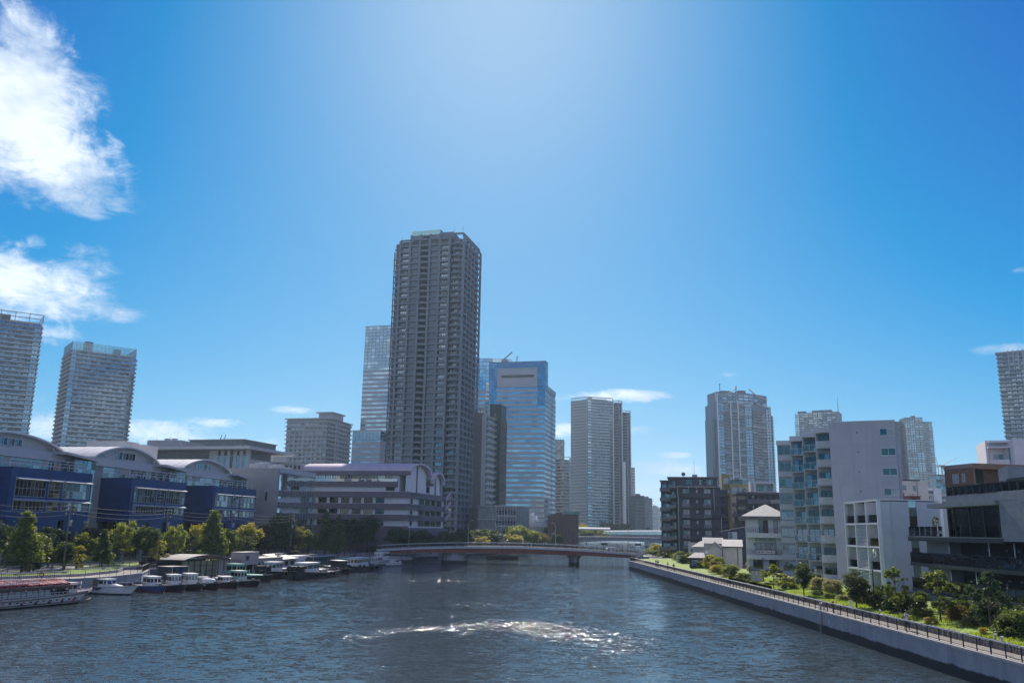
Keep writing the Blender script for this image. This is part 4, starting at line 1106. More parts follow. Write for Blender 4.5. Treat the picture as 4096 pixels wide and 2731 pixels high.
def tower_far():
    p = atY(3179.4, 1653, 1200); r = base('residential_tower', 'distant blue-grey tower with thin spire behind the stepped apartment house', 'tower', p, R(-28)); H = p.z - HZ; W = 58; D = 30; n = 54; fh = H / n
    MB(M_r1).box(0, W, .3, D, 0, H).obj('wall', r); F = Fac(r, 0, 0, W, 0)
    for i, u in enumerate(lin(6, W - 4, 8)):
        for k in range(n):
            F.put('window', uwin(pick(G1, G2, G3), M_frame, 2, 1), u - 2.6, 0, k * fh + .7, 5.2, .3, fh - 1.1)
    for k in range(n): F.put('corner_window', uwin(pick(G5, G4), M_frame, 2, 1), .2, 0, k * fh + .3, 5, .3, fh - .4)
    floors(F, 'band', M_pale, 0, fh, n, 0, .5, .05, .5, 10, 34)
    Fl = Fac(r, 0, D, 0, 0); floors(Fl, 'balcony', M_pale, 0, fh, n - 3, 0, 1.2, .02, 1.2); put_windows(Fl, 0, fh, n - 3, lin(0, D, 6), 2.6, 1.6, 1.3, .02, .1, M_frame, (G1,))
    for x0, x1, z in ((3, 14, 3), (22, 48, 3.4)): pbox(r, 'plant_room', x0, x1, 4, 18, H, H + z, M_sl3)
    sp = atY(3337, 1640, 1170); q = loc(r, sp); MB(M_dark).tube([(W - 1, 3, H), (W - 1, 3, H + 21)], [.5, .15], 5).obj('spire', r)
    # tower behind the small white house, three wings
    p = atY(3618, 1672, 1180); r = base('residential_tower', 'distant three-winged dark glass tower right of the grey apartment house', 'tower', p, R(-8)); H = p.z - HZ; n = 50; fh = H / n
    W = 23
    pbox(r, 'centre_wing', 0, W, 0, 26, 0, H, M_r1); pbox(r, 'right_wing', W + .01, W + 13, 3, 26, 0, H - 4.5, M_r1); pbox(r, 'recess', -14, -.01, 12, 26, 0, H - 3, mat('recess_blue', (.06, .07, .095), .7)); pbox(r, 'left_wing', -40, -14.01, 6, 26, 0, H - 6, M_r1)
    F = Fac(r, 0, 0, W, 0)
    for k in range(n):
        for u0, u1 in ((.6, 6), (6.9, 12.3), (13.2, 22.6)): F.put('window', uwin(pick(G1, G5, G1, G5), M_framed, 2, 1, bw=.06), u0, 0, k * fh + .3, u1 - u0, .2, fh - .5)
    piers(F, 'pier', M_pale, (.2, 6.45, 12.75, 22.8), .7, 0, H - 6, .0, .6)
    for F, gl in ((Fac(r, W, 3, W + 13, 3), (G3, G1)), (Fac(r, -40, 6, -14, 6), (G3, G1))):
        floors(F, 'balcony', M_pale, 0, fh, n - 2, 0, 1.0, .02, .9, 1, F.w * .62); put_windows(F, 0, fh, n - 2, lin(1, F.w * .62, 3), F.w * .15, 1.7, 1.1, .02, .1, M_frame, gl); 
        put_windows(F, 0, fh, n - 2, (F.w * .8,), F.w * .3, fh - .5, .3, .02, .1, M_frame, (G5, G1))
    Fr = Fac(r, 0, 12, 0, 0); put_windows(Fr, 0, fh, n, lin(0, 12, 4), 1.6, 1.6, .9, .02, .1, M_pale, (G3, G1))
    Fq = Fac(r, W + 13, 3, W + 13, 26); floors(Fq, 'balcony', M_pale, 0, fh, n - 3, 0, 1.0, .02, 1.2)
    Fz = Fac(r, -14, 12, 0, 12); put_windows(Fz, 0, fh, n - 2, lin(0, 14, 4), 1.8, 1.3, .9, .02, .1, M_frame, (G1, G3))
    pbox(r, 'parapet', -.3, W + .3, -.3, 26.3, H, H + 1, M_teal_p)
    for x0, x1 in ((11, 16), (-34, -28)): pbox(r, 'plant_room', x0, x1, 6, 12, H - 6, H + 4 if x0 > 0 else H - 3, M_sl3)
    # tower at the right edge
    p = atY(3990, 1420, 720); r = base('residential_tower', 'dark balcony tower cut off by the right edge of the picture', 'tower', p, R(-36)); H = p.z - HZ; n = 46; fh = H / n; W = 40; D = 30
    MB(M_r1).box(0, W, 0, D, 0, H).obj('wall', r)
    for F in (Fac(r, 0, 0, W, 0), Fac(r, 0, D, 0, 0)):
        for k in range(n): F.box('balcony', M_r1, (-1.5 if k % 2 else -.9), .02, k * fh - .1, F.w * .5 + 2, 1.6, .4); F.box('balcony', M_r1, F.w * .56, .02, k * fh + (.2 if k % 2 else -.1), F.w * .44, 1.2, .4); F.box('balustrade', G1, -.9, 1.4, k * fh + .31, F.w * .5 + 1.2, .08, .9)
        put_windows(F, 0, fh, n, lin(0, F.w, 10), F.w / 13, fh * .7, .5, .02, .1, M_frame, (G1, G3, G2), 2)
    F = Fac(r, 0, 0, W, 0); piers(F, 'crown_fin', M_pale, edges(8, 26, 5), .8, H - 14, H + 3, 1.0, .8)
    pbox(r, 'roof_edge', -1.5, W, -1.5, D, H, H + 2.0, M_r1)
tower_far()
def background_right():
    M_offw = mat('offwhite_render', (.52, .50, .47), .8, var=.06, streak=.12)
    p = atY(3580, 1921, 215); r = base('house', 'plain off-white house with two small windows behind the white apartment house', 'house', p, R(4)); H = p.z - HZ; W = loc(r, atY(3706, 1918, 216)).x
    MB(M_offw).box(0, W, 0, 8, 0, H).obj('wall', r); pbox(r, 'parapet', -.1, W * .76, -.1, 8.1, H, H + .25, M_dark)
    for x, w_, z, h in ((W * .2, .95, H - 2.2, 1.0), (W * .55, .5, H - 2.35, 1.0)):
        o = pbox(r, 'window', x, x + w_, -.06, -.005, z, z + h, G1)
        pbox(r, 'window_frame', x - .07, x + w_ + .07, -.03, -.002, z - .07, z + h + .07, M_framed)
    for x in (W * .1, W * .42, W * .5, W * .54): pbox(r, 'vent', x, x + .14, -.08, -.004, H - 3.4, H - 3.2, M_dark)
    MB(M_dark).tube([(W * .66, -.06, 0), (W * .66, -.06, H - .2)], .05, 6).obj('downpipe', r)
    p = atY(3574, 1972, 190); r = base('roof_hut', 'brown rooftop hut between the grey and white apartment houses', 'hut', p, R(4), p.z - 6); MB(mat('brown_clad', (.10, .075, .07), .8)).box(0, 2.4, 0, 3, 0, 6).obj('wall', r); pbox(r, 'roof', -.15, 2.55, -.15, 3.1, 6, 6.15, M_roofd); pbox(r, 'door', .4, 1.1, -.05, -.004, 3.8, 5.6, M_dark)
    p = atY(3640, 1984, 180); r = base('roof_hut', 'small red-brown hut on the roofs left of the dark modern building', 'hut', p, R(4), p.z - 6); MB(mat('redbrown_clad', (.20, .125, .11), .8)).box(0, 2.2, 0, 3, 0, 6).obj('wall', r); pbox(r, 'roof', -.15, 2.35, -.15, 3.1, 6, 6.12, M_roofd); pbox(r, 'door', .5, 1.2, -.05, -.004, 3.8, 5.6, M_dark)
    p = atY(3706, 1958, 400); r = base('office_block', 'far white low office block left of the brick house', 'building', p, R(2)); H = p.z - HZ; MB(M_pale).box(0, 13, 0, 10, 0, H).obj('wall', r); pbox(r, 'stair_tower', 3, 6.5, -.6, 6, 0, H + .7, M_white)
    F = Fac(r, 6.6, 0, 13, 0); put_windows(F, H - 7, 2.4, 3, lin(0, 6.4, 4), 1.4, 1.1, .6, .02, .1, M_frame, (G1, G3)); F = Fac(r, 0, 0, 3, 0); put_windows(F, H - 7, 2.4, 3, lin(0, 3, 2), 1.3, 1.1, .6, .02, .1, M_frame, (G1, G3))
    p = atY(3743, 1900, 900); r = base('office_tower', 'unfinished dark blue tower with cranes on its roof, far right', 'tower', p, R(-4)); H = p.z - HZ; MB(M_teal_p).box(0, 16, 0, 16, 0, H).obj('wall', r); F = Fac(r, 0, 0, 16, 0); glass_grid(F, 'pane', (G5, G1, G3), H - 32, H - 1, .3, 15.7, 5, 9); pbox(r, 'parapet', -.3, 16.3, -.3, 16, H, H + 1, M_sl3)
    for (px0, py0, px1, py1, bx, lb) in ((3755, 1905, 3743, 1826, 3, 'left construction crane with raised jib on the unfinished tower'), (3768, 1905, 3757, 1858, 7, 'small middle construction crane on the unfinished tower'), (3772, 1905, 3824, 1830, 11, 'right construction crane with long slanting jib')):
        b0 = atY(px0, 1900, 896); b1 = atY(px1, py1, 896); c = thing('tower_crane', lb, 'crane', (b0.x, b0.y, H + HZ + 1), 0, 'cranes on the unfinished tower')
        MB(M_white).bar((0, 0, 0), (0, 0, 7), .8).obj('mast', c); pbox(c, 'cab', -1.6, 1.6, -1, 1, 7, 9, M_white)
        MB(M_white).bar((0, 0, 8.6), (b1.x - b0.x, 0, b1.z - (H + HZ + 1)), .45, .5).obj('jib', c); MB(M_dark).bar((0, 0, 8), (-3.6 if b1.x > b0.x else 3.6, 0, 9), .7, .8).obj('counter_jib', c)
    return M_offw
M_offw = background_right()
# ================================================================== left bank buildings
def onfac(root, px, py, y0=0.0):
    """pixel -> (u, z) on the local plane y = y0 of a root"""
    M = (Matrix.Translation(root.location) @ root.rotation_euler.to_matrix().to_4x4()).inverted()
    o = M @ CP; d = M.to_3x3() @ ray(px, py); t = (y0 - o.y) / d.y
    q = o + d * t; return q.x, q.z
def fine_tile(t, pos, c):
    s = t.node('ShaderNodeSeparateXYZ'); t.l.new(pos, s.inputs[0])
    al = t.m('ADD', t.m('MULTIPLY', s.outputs[0], .21), t.m('MULTIPLY', s.outputs[1], .98)); cb = t.node('ShaderNodeCombineXYZ'); t.l.new(al, cb.inputs[0]); t.l.new(s.outputs[2], cb.inputs[1])
    b = t.node('ShaderNodeTexBrick', inp={'Scale': 1.0, 'Mortar Size': .012, 'Brick Width': 1.2, 'Row Height': .6, 'Color1': (1, 1, 1, 1), 'Color2': (.72, .76, .8, 1), 'Mortar': (.45, .5, .5, 1)}); t.l.new(cb.outputs[0], b.inputs['Vector'])
    return t.mix(.8, c, b.outputs[0], 'MULTIPLY')
M_blue = mat('cobalt_blue_tile', (.003, .038, .16), .5, var=.25, scale=.5, streak=.35, extra=fine_tile)
M_beige = mat('beige_cladding', (.50, .49, .48), .7, var=.06, scale=.5, streak=.15)
M_vault = mat('pale_metal_roof', (.70, .68, .64), .6, 0, var=.06, scale=.6)
M_grey = mat('grey_cladding', (.27, .28, .29), .7, var=.08, streak=.2)
M_louv = mat('louvre_metal', (.34, .37, .40), .75, 0, var=.05)
def pane_window(root, u0, u1, z0, z1, nu, nz, y, fr, gl, name='window', d=.07, bw=.09):
    """river-facing window in the plane y: frame part with every pane a sub-part"""
    du = (u1 - u0) / nu; dz = (z1 - z0) / nz
    b = MB(fr)
    for i in range(nu + 1): b.box(u0 + i * du - bw / 2, u0 + i * du + bw / 2, y - d, y, z0 - bw / 2, z1 + bw / 2)
    for k in range(nz + 1): b.box(u0, u1, y - d * .9, y, z0 + k * dz - bw / 2, z0 + k * dz + bw / 2)
    o = b.obj(name, root)
    me = {}
    for i in range(nu):
        for k in range(nz):
            g = RR.choice(gl)
            key = (g.name, round(du, 3), round(dz, 3))
            if key not in me: me[key] = MB(g).box(.0, du - bw, -.03, .02, 0, dz - bw).mesh('pane')
            link('pane', me[key], o, (u0 + i * du + bw / 2, y - .03, z0 + k * dz + bw / 2))
    return o
def blue_complex():
    P0 = atY(51, 1864, 167); rz = R(78)
    r = thing('office_building', 'long pale building with cobalt blue fronts and three arched roofs on the left bank', 'building', (P0.x, P0.y, 2.5), rz)
    Zt = P0.z - 2.5
    U = lambda px, py, y=0.0: onfac(r, px, py, y)
    L = U(372, 1894)[0]; starts = [0.0, U(530.6, 1909)[0], U(855, 1942)[0]]
    pr = 8.0                                    # how far the blue fronts stand out
    zb = U(357, 2083)[1]
    gA = [(U(66, 1904)[0], U(186, 1914)[0], 8), (U(199, 1914)[0], U(243, 1918)[0], 2), (U(255, 1920)[0], U(360, 1932)[0], 8)]
    zl1 = U(66, 1905)[1]; zl2 = U(56, 1991)[1]; zw0 = U(52, 2036)[1]
    ends = [L, starts[1] + L * .97, U(1026, 1959)[0]]
    GL = (G3, G1, G3, G2, G3)
    for i, s in enumerate(starts):
        e = ends[i]; kx = (e - s) / L
        pbox(r, 'blue_front', s, e, 0, pr + 4, zb, Zt, M_blue)
        for (a, b, nu) in gA:
            a = s + a * kx; b = s + b * kx
            nu_ = nu
            pane_window(r, a, b, zl2 + .45, zl1 - .55, nu_, 2 if nu == 8 else 4, -.02, M_louv, GL)
            pane_window(r, a, b, zw0, zl2 - .35, nu_, 1 if nu == 8 else 2, -.02, M_louv, GL)
            for zz in (zl1, zl2):
                m = MB(M_louv); m.loft([[(u, -.01, zz), (u, -.9, zz - .35), (u, -.9, zz - .42), (u, -.01, zz - .5)] for u in (a - .15, b + .15)], sm=False); m.obj('sun_louvre', r)
        # piloti and ground-floor glass
        for k in range(4):
            u = s + (e - s) * (k + .12) / 3.4
            pbox(r, 'column', u, u + .9, 1.2, 2.1, 0, zb - .01, M_grey)
        pbox(r, 'ground_floor', s + .2, e - .2, 6.5, 6.7, 0, zb - .01, G3)
        for k in range(3): pbox(r, 'lintel', s + (e - s) * (k / 3) + .5, s + (e - s) * ((k + 1) / 3) - 1.2, .02, .5, zb - 2.2, zb - .005, M_blue)
        # terrace rail on the blue front
        tr = MB(M_framew)
        for zz in (.9, 1.5): tr.bar((s + .4, 1.2, Zt + zz), (e - .3, 1.2, Zt + zz), .09, .09)
        for k in range(9): tr.bar((s + .5 + (e - s - 1) * k / 8, 1.2, Zt), (s + .5 + (e - s - 1) * k / 8, 1.2, Zt + 1.5), .07)
        tr.bar((s + .4, 2.6, Zt + 2.2), (e - .3, 2.6, Zt + 2.2), .12, .12)
        for k in range(6): tr.bar((s + .5 + (e - s - 1) * k / 5, 2.6, Zt + 2.2), (s + 1.3 + (e - s - 1) * k / 5, 4.6, Zt + .2), .07)
        tr.obj('terrace_railing', r)
    u_end = ends[2] + 3
    # main body behind: clerestory, beige band
    zc0 = Zt + .1; zc1 = U(100, 1830, pr)[1]; zb1 = U(100, 1795, pr)[1]
    pbox(r, 'wall', -30, u_end, pr + .3, 40, 0, zc1 + .02, M_grey)
    pbox(r, 'fascia_band', -30, u_end, pr - .4, 40.2, zc1 + .03, zb1, M_beige)
    for i, s in enumerate([-26] + [v for v in starts]):
        e = s + L + (2 if i else -2)
        if i == 0: e = -1
        pane_window(r, s + .3, min(e, u_end), Zt + .1, zc1 - .1, 12, 2, pr + .28, M_framew, (G1, G2, M_curt, G1), 'clerestory')
    # arched roofs, axis away from the river
    def arch(px0, py0, pxa, pya, px1, py1, depth, nwin, wx0, wx1):
        yf = pr + .2
        u0, z0 = U(px0, py0, yf); ua, za = U(pxa, pya, yf); u1, z1 = U(px1, py1, yf)
        N = 22; pts = []
        z0 = z1 = zb1 + .1
        for k in range(N + 1):
            t = k / N; u = u0 + (u1 - u0) * t; pts.append((u, z0 + (za - z0) * math.sin(math.pi * t) ** .8))
        g = MB(M_beige); g.prism([(u, z) for u, z in pts], 0, 1)
        g.v = [(x, yf + .6 + z * .3, y) for x, y, z in g.v]; g.obj('gable_wall', r)
        m = MB(M_vault)
        for (a, b) in zip(pts[:-1], pts[1:]):
            m.loft([[(a[0], y, a[1]), (b[0], y, b[1]), (b[0], y, b[1] + .35), (a[0], y, a[1] + .35)] for y in (yf - 1.0, yf + depth)], sm=False)
        rf = m.obj('arched_roof', r)
        for k in range(1, N): pass
        for k in range(1, 12):
            yy = yf + depth * k / 12; mm = MB(M_vault)
            for (a, b) in zip(pts[:-1], pts[1:]): mm.bar((a[0], yy, a[1] + .37), (b[0], yy, b[1] + .37), .06, .07)
            mm.obj('seam', rf)
        w0 = u0 + (u1 - u0) * wx0; w1 = u0 + (u1 - u0) * wx1
        pane_window(r, w0, w1, z0 + .3, z0 + (za - z0) * .66, nwin, 1, yf + .58, M_framew, (G3, G1), 'gable_window', .15, .12)
        for k in (.12, .17) if wx0 > .3 else (.72, .77): pbox(r, 'vent_panel', u0 + (u1 - u0) * k, u0 + (u1 - u0) * (k + .035), yf + .5, yf + .59, z0 + .4, z0 + (za - z0) * .33, M_frame)
    arch(-210, 1812, 30, 1731, 245, 1815, 34, 6, .42, .62)
    arch(367, 1828, 500, 1792, 628, 1860, 34, 6, .36, .66)
    arch(724, 1869, 799, 1839, 914, 1896, 30, 5, .32, .6)
    # glazed stair towers in the recesses
    for i in range(3):
        s = ends[i] + .25; e = (starts[i + 1] - 6 if i < 2 else u_end - .5) if True else 0
        e = s + 6.8 if i < 2 else s + 2.6
        zz = zc1 + .5
        F = Fac(r, s, pr - 3.0, e, pr - 3.0)
        pbox(r, 'stair_core', s + .2, e - .2, pr - 2.7, pr + .25, 0, zz - .2, M_void)
        nu = 5 if i < 2 else 2
        for a in range(nu):
            for k in range(12): F.put('stair_pane', uwin(pick(G1, G3, G1, G5), M_louv, 1, 1, bw=.06, bh=.05), a * (e - s) / nu, 0, k * zz / 12, (e - s) / nu, .06, zz / 12)
        Fz = Fac(r, s, pr + .2, s, pr - 3.0)
        for k in range(12): Fz.put('stair_pane', uwin(G1, M_louv, 2, 1, bw=.06, bh=.05), 0, 0, k * zz / 12, Fz.w, .1, zz / 12)
        m = MB(M_beige); m.loft([[(u, pr - 3.6, z), (u, pr + 1, z), (u, pr + 1, z + .5), (u, pr - 3.6, z + .5)] for u, z in ((s - 3.5, zz + .9), (e + .5, zz))], sm=False); m.obj('stair_canopy', r)
        pbox(r, 'vent_stack', s - 4.2, s - 3.6, pr - .5, pr + .1, zb1 - 1.0, zb1 + .8, M_louv)
    # rooftop machine rooms
    for px, py, px1, Y in ((347, 1763, 520, 250), (520, 1778, 585, 260)):
        a = loc(r, atY(px, py, Y)); b = loc(r, atY(px1, py, Y)); pbox(r, 'machine_room', min(a.x, b.x), min(a.x, b.x) + 7, min(a.y, b.y), max(a.y, b.y), zb1, a.z, M_beige)
    return r
BC = blue_complex()

def mirror_block():
    p = atY(1115, 1872, 270); r = thing('office_building', 'grey clad block with mirrored glass front facing the river', 'building', (p.x, p.y, 2.5), R(79)); H = p.z - 2.5
    W = onfac(r, 1262, 1897)[0]
    pbox(r, 'wall', 0, W, .4, 26, 0, H, M_grey); pbox(r, 'corner_wall', -.02, .9, -.05, .39, 0, H, M_grey)
    z1 = onfac(r, 1125, 1890)[1]
    F = Fac(r, 1.0, 0, W, 0); nu, nz = 13, 15
    gm = (glass('mirror_glass', (.72, .80, .84), .03, .6, .22), glass('mirror_glass_b', (.58, .68, .74), .03, .6, .22))
    for a in range(nu):
        for k in range(nz): F.put('mirror_pane', uwin(pick(*gm), M_frame, 1, 1, bw=.025, bh=.025), a * F.w / nu, 0, k * z1 / nz, F.w / nu, .05, z1 / nz)
    pbox(r, 'parapet', .9, W + .1, -.15, .38, z1 + .02, H + .3, M_beige)
    Fs = Fac(r, 0, 26, 0, 0)
    for u in (13.5, 17.8, 22.5): 
        q = r; pbox(r, 'slot_window', -.06, -.004, 26 - u - .25, 26 - u + .25, H * .62, H * .72, G3)
    pbox(r, 'white_panel', -.07, -.005, 14.5, 15.6, H * .82, H * .92, M_white)
    for k in range(1, 6): pbox(r, 'joint', -.03, -.003, .5, 25.9, H * k / 6, H * k / 6 + .06, M_frame)
    for k in range(8): pbox(r, 'roof_unit', 2 + k * 3.2, 4 + k * 3.2, 8, 11, H + .02, H + 1.5 + (k % 3) * .5, M_beige)
    for k in range(6): MB(M_steel).tube([(3 + 4.5 * k, 2, H), (3 + 4.5 * k, 2, H + 1.2)], .04, 5).obj('roof_post', r)
mirror_block()

M_purp = mat('mauve_tile', (.135, .115, .145), .6, var=.1, streak=.2)
M_purpr = mat('mauve_roof', (.52, .44, .49), .5, .1, var=.06)
M_lav = mat('lavender_white', (.70, .68, .69), .7, var=.05, streak=.12)
def purple_school():
    p = atY(1265, 1885, 325); r = thing('public_building', 'mauve and white building with barrel vault roofs at the left end of the red bridge', 'building', (p.x, p.y, 2.5), R(-14.5))
    Z = lambda py: onfac(r, 1400, py)[1]
    W = 37.0; X0 = -6.0
    ze = Z(1886)
    D = 44.0
    zs = [Z(v) for v in (1899, 1924.5, 1944.6, 1964.7, 1987, 2011.6, 2033, 2055, 2076, 2100)]
    # lower storeys: solid core, mauve balcony bands, white piers with windows
    pbox(r, 'wall', X0, W - 1.2, .9, D - 1, 0, zs[3] - .05, M_lav)
    def wind_row(F, z0, z1, n, u0, u1, wf=.78):
        for u in lin(u0, u1, n): F.put('window', uwin(pick(G3, G3, G1), M_framed, 4, 1), u - (u1 - u0) / n * wf / 2, -.88, z0 + .15, (u1 - u0) / n * wf, .12, z1 - z0 - .25)
    F = Fac(r, X0, 0, W, 0); Fs = Fac(r, W, 0, W, D)
    for i in (3, 5, 7): 
        b0, b1 = zs[i + 1], zs[i]
        F.box('band', M_purp, 0, -.5, b0, F.w, .6, b1 - b0); Fs.box('band', M_purp, .02, -.5, b0, D, .6, b1 - b0)
        F.box('rail', M_framew, 0, -.1, b1 + .01, F.w, .12, .08)
    for i in (4, 6, 8):
        z1_, z0_ = zs[i], zs[i + 1]
        wind_row(F, z0_, z1_, 7, 2.0, W - X0 - 9, .72)
        wind_row(Fs, z0_, z1_, 4, 13, 40, .7); Fs.put('window', uwin(G3, M_framed, 2, 1), 5.2, -.88, z0_ + .2, 1.2, .12, z1_ - z0_ - .4)
    F.box('band', M_purp, 0, -.5, 0, F.w, .6, zs[9]); Fs.box('band', M_purp, .02, -.5, 0, D, .6, zs[9] - .5)
    for z in (zs[3], zs[5], zs[7]): Fs.box('planter_ledge', M_dark, 1.5, .12, z - .9, 13, .25, .5)
    # upper storeys
    wx = onfac(r, 1588, 1930)[0]
    pbox(r, 'upper_wall', X0, wx + .5, 1.0, 20, zs[3] + .01, zs[0], M_lav)
    F2 = Fac(r, X0, 1.0, wx, 1.0)
    F2.box('band', M_purp, 0, .0, zs[2], F2.w, .9, zs[1] - zs[2]); F2.box('top_band', M_purp, 0, .0, zs[0], F2.w + 4, 1.2, ze - zs[0])
    for u in lin(.5, F2.w - 2, 12): F2.put('window', uwin(pick(G3, G1, G2), M_framew, 3, 1), u - 1.4, .02, zs[1] + 1.0, 2.8, .12, zs[0] - zs[1] - 1.1)
    F2.box('balustrade_glass', G2, 0, .75, zs[1] + .01, F2.w, .06, 1.0); F2.box('dark_opening', M_void, F2.w - 4.6, .02, zs[3] + .4, 3.4, .1, zs[2] - zs[3] - .5)
    # main vault
    yb = loc(r, atZ(1698, 1909, ze + 2.5)).y; yb = max(11, min(yb, 22))
    za = onfac(r, 1646, 1845)[1]
    def vault(x0, x1, y0, y1, zE, zA, mroof, mg, lip):
        N = 18; rise = zA - zE
        pts = [(y0 + (y1 - y0) * (.5 - .5 * math.cos(math.pi * k / N)), zE + rise * math.sin(math.pi * k / N) ** .9) for k in range(N + 1)]
        m = MB(mroof)
        for a, b in zip(pts[:-1], pts[1:]): m.loft([[(x, a[0], a[1]), (x, b[0], b[1]), (x, b[0], b[1] + .25), (x, a[0], a[1] + .25)] for x in (x0, x1 - .8)], sm=False)
        rf = m.obj('vault_roof', r)
        nx = int((x1 - x0) / .9)
        for k in range(nx):
            mm = MB(mroof); x = x0 + (x1 - 1 - x0) * k / nx
            for a, b in zip(pts[:-1], pts[1:]): mm.bar((x, a[0], a[1] + .28), (x, b[0], b[1] + .28), .1, .08)
            mm.obj('seam', rf)
        g = MB(mg); g.prism([(y, z) for y, z in pts], 0, 1); g.v = [(x1 - 1.6 + z * .3, a, b) for a, b, z in g.v]; g.obj('gable_wall', r)
        l = MB(M_purpr)
        for a, b in zip(pts[:-1], pts[1:]):
            ca = ((y0 + y1) / 2, zE); f = lambda q, s: (ca[0] + (q[0] - ca[0]) * s, ca[1] + (q[1] - ca[1]) * s)
            a2, b2, a3, b3 = f(a, 1.06), f(b, 1.06), f(a, .9), f(b, .9)
            l.loft([[(x, *a3), (x, *b3), (x, *b2), (x, *a2)] for x in (x1 - .79, x1 + lip)], sm=False)
        l.obj('arch_rim', r)
        pbox(r, 'gable_mullion', x1 - 1.29, x1 - 1.0, (y0 + y1) / 2 - .35, (y0 + y1) / 2 + .35, zs[3] + .02, zA - .6, M_purp)
        pbox(r, 'gable_lower_wall', x1 - 1.6, x1 - 1.3, y0 + .6, y1 - .6, zs[3] + .01, zE + .02, mg)
    vault(X0, W, .2, yb, ze, za - .2, M_purpr, M_lav, .9)
    pbox(r, 'eave', X0, W + .6, -.6, .18, ze - 1.2, ze + .3, M_purp)
    # small glazed vault
    zE2 = loc(r, atZ(1762, 1954, 22)).z; y20 = 25.5; y21 = 38.5; zA2 = onfac(r, 1795, 1903, 0)[1]
    zE2 = zs[3] + 4.2; zA2 = zE2 + 4.6
    vault(W - 17, W, y20, y21, zE2, zA2, mat('green_glass_roof', (.16, .22, .18), .3, .2), M_lav, .7)
    pbox(r, 'eave', W - 14, W + .4, y20 - .8, y20 - .05, zE2 - 1.0, zE2 + .1, M_purp)
    pbox(r, 'link_wall', W - 12, W - 1.4, yb - .5, y20, zs[3] + .01, zE2 - 1.1, M_lav)
    Fm = Fac(r, W - 1.4, yb, W - 1.4, y20); 
    for u in lin(.3, Fm.w - .2, 2): Fm.put('window', uwin(G3, M_framed, 4, 1), u - Fm.w * .22, .02, zs[3] + .6, Fm.w * .44, .12, 2.4)
    # outside stair at the far corner
    for k, z in enumerate((zs[4], zs[6], zs[8])):
        m = MB(mat('mauve_pink', (.42, .30, .36), .6)); m.loft([[(W + .2, y, zz), (W + .4, y, zz), (W + .4, y, zz + 1.4), (W + .2, y, zz + 1.4)] for y, zz in ((D - 3, z), (D + 3.5, z + 3.0))], sm=False); m.obj('stair_flight', r)
        pbox(r, 'stair_landing', W - 1, W + .5, D - 4.6, D - 3.01, z, z + 1.3, M_purp)
purple_school()

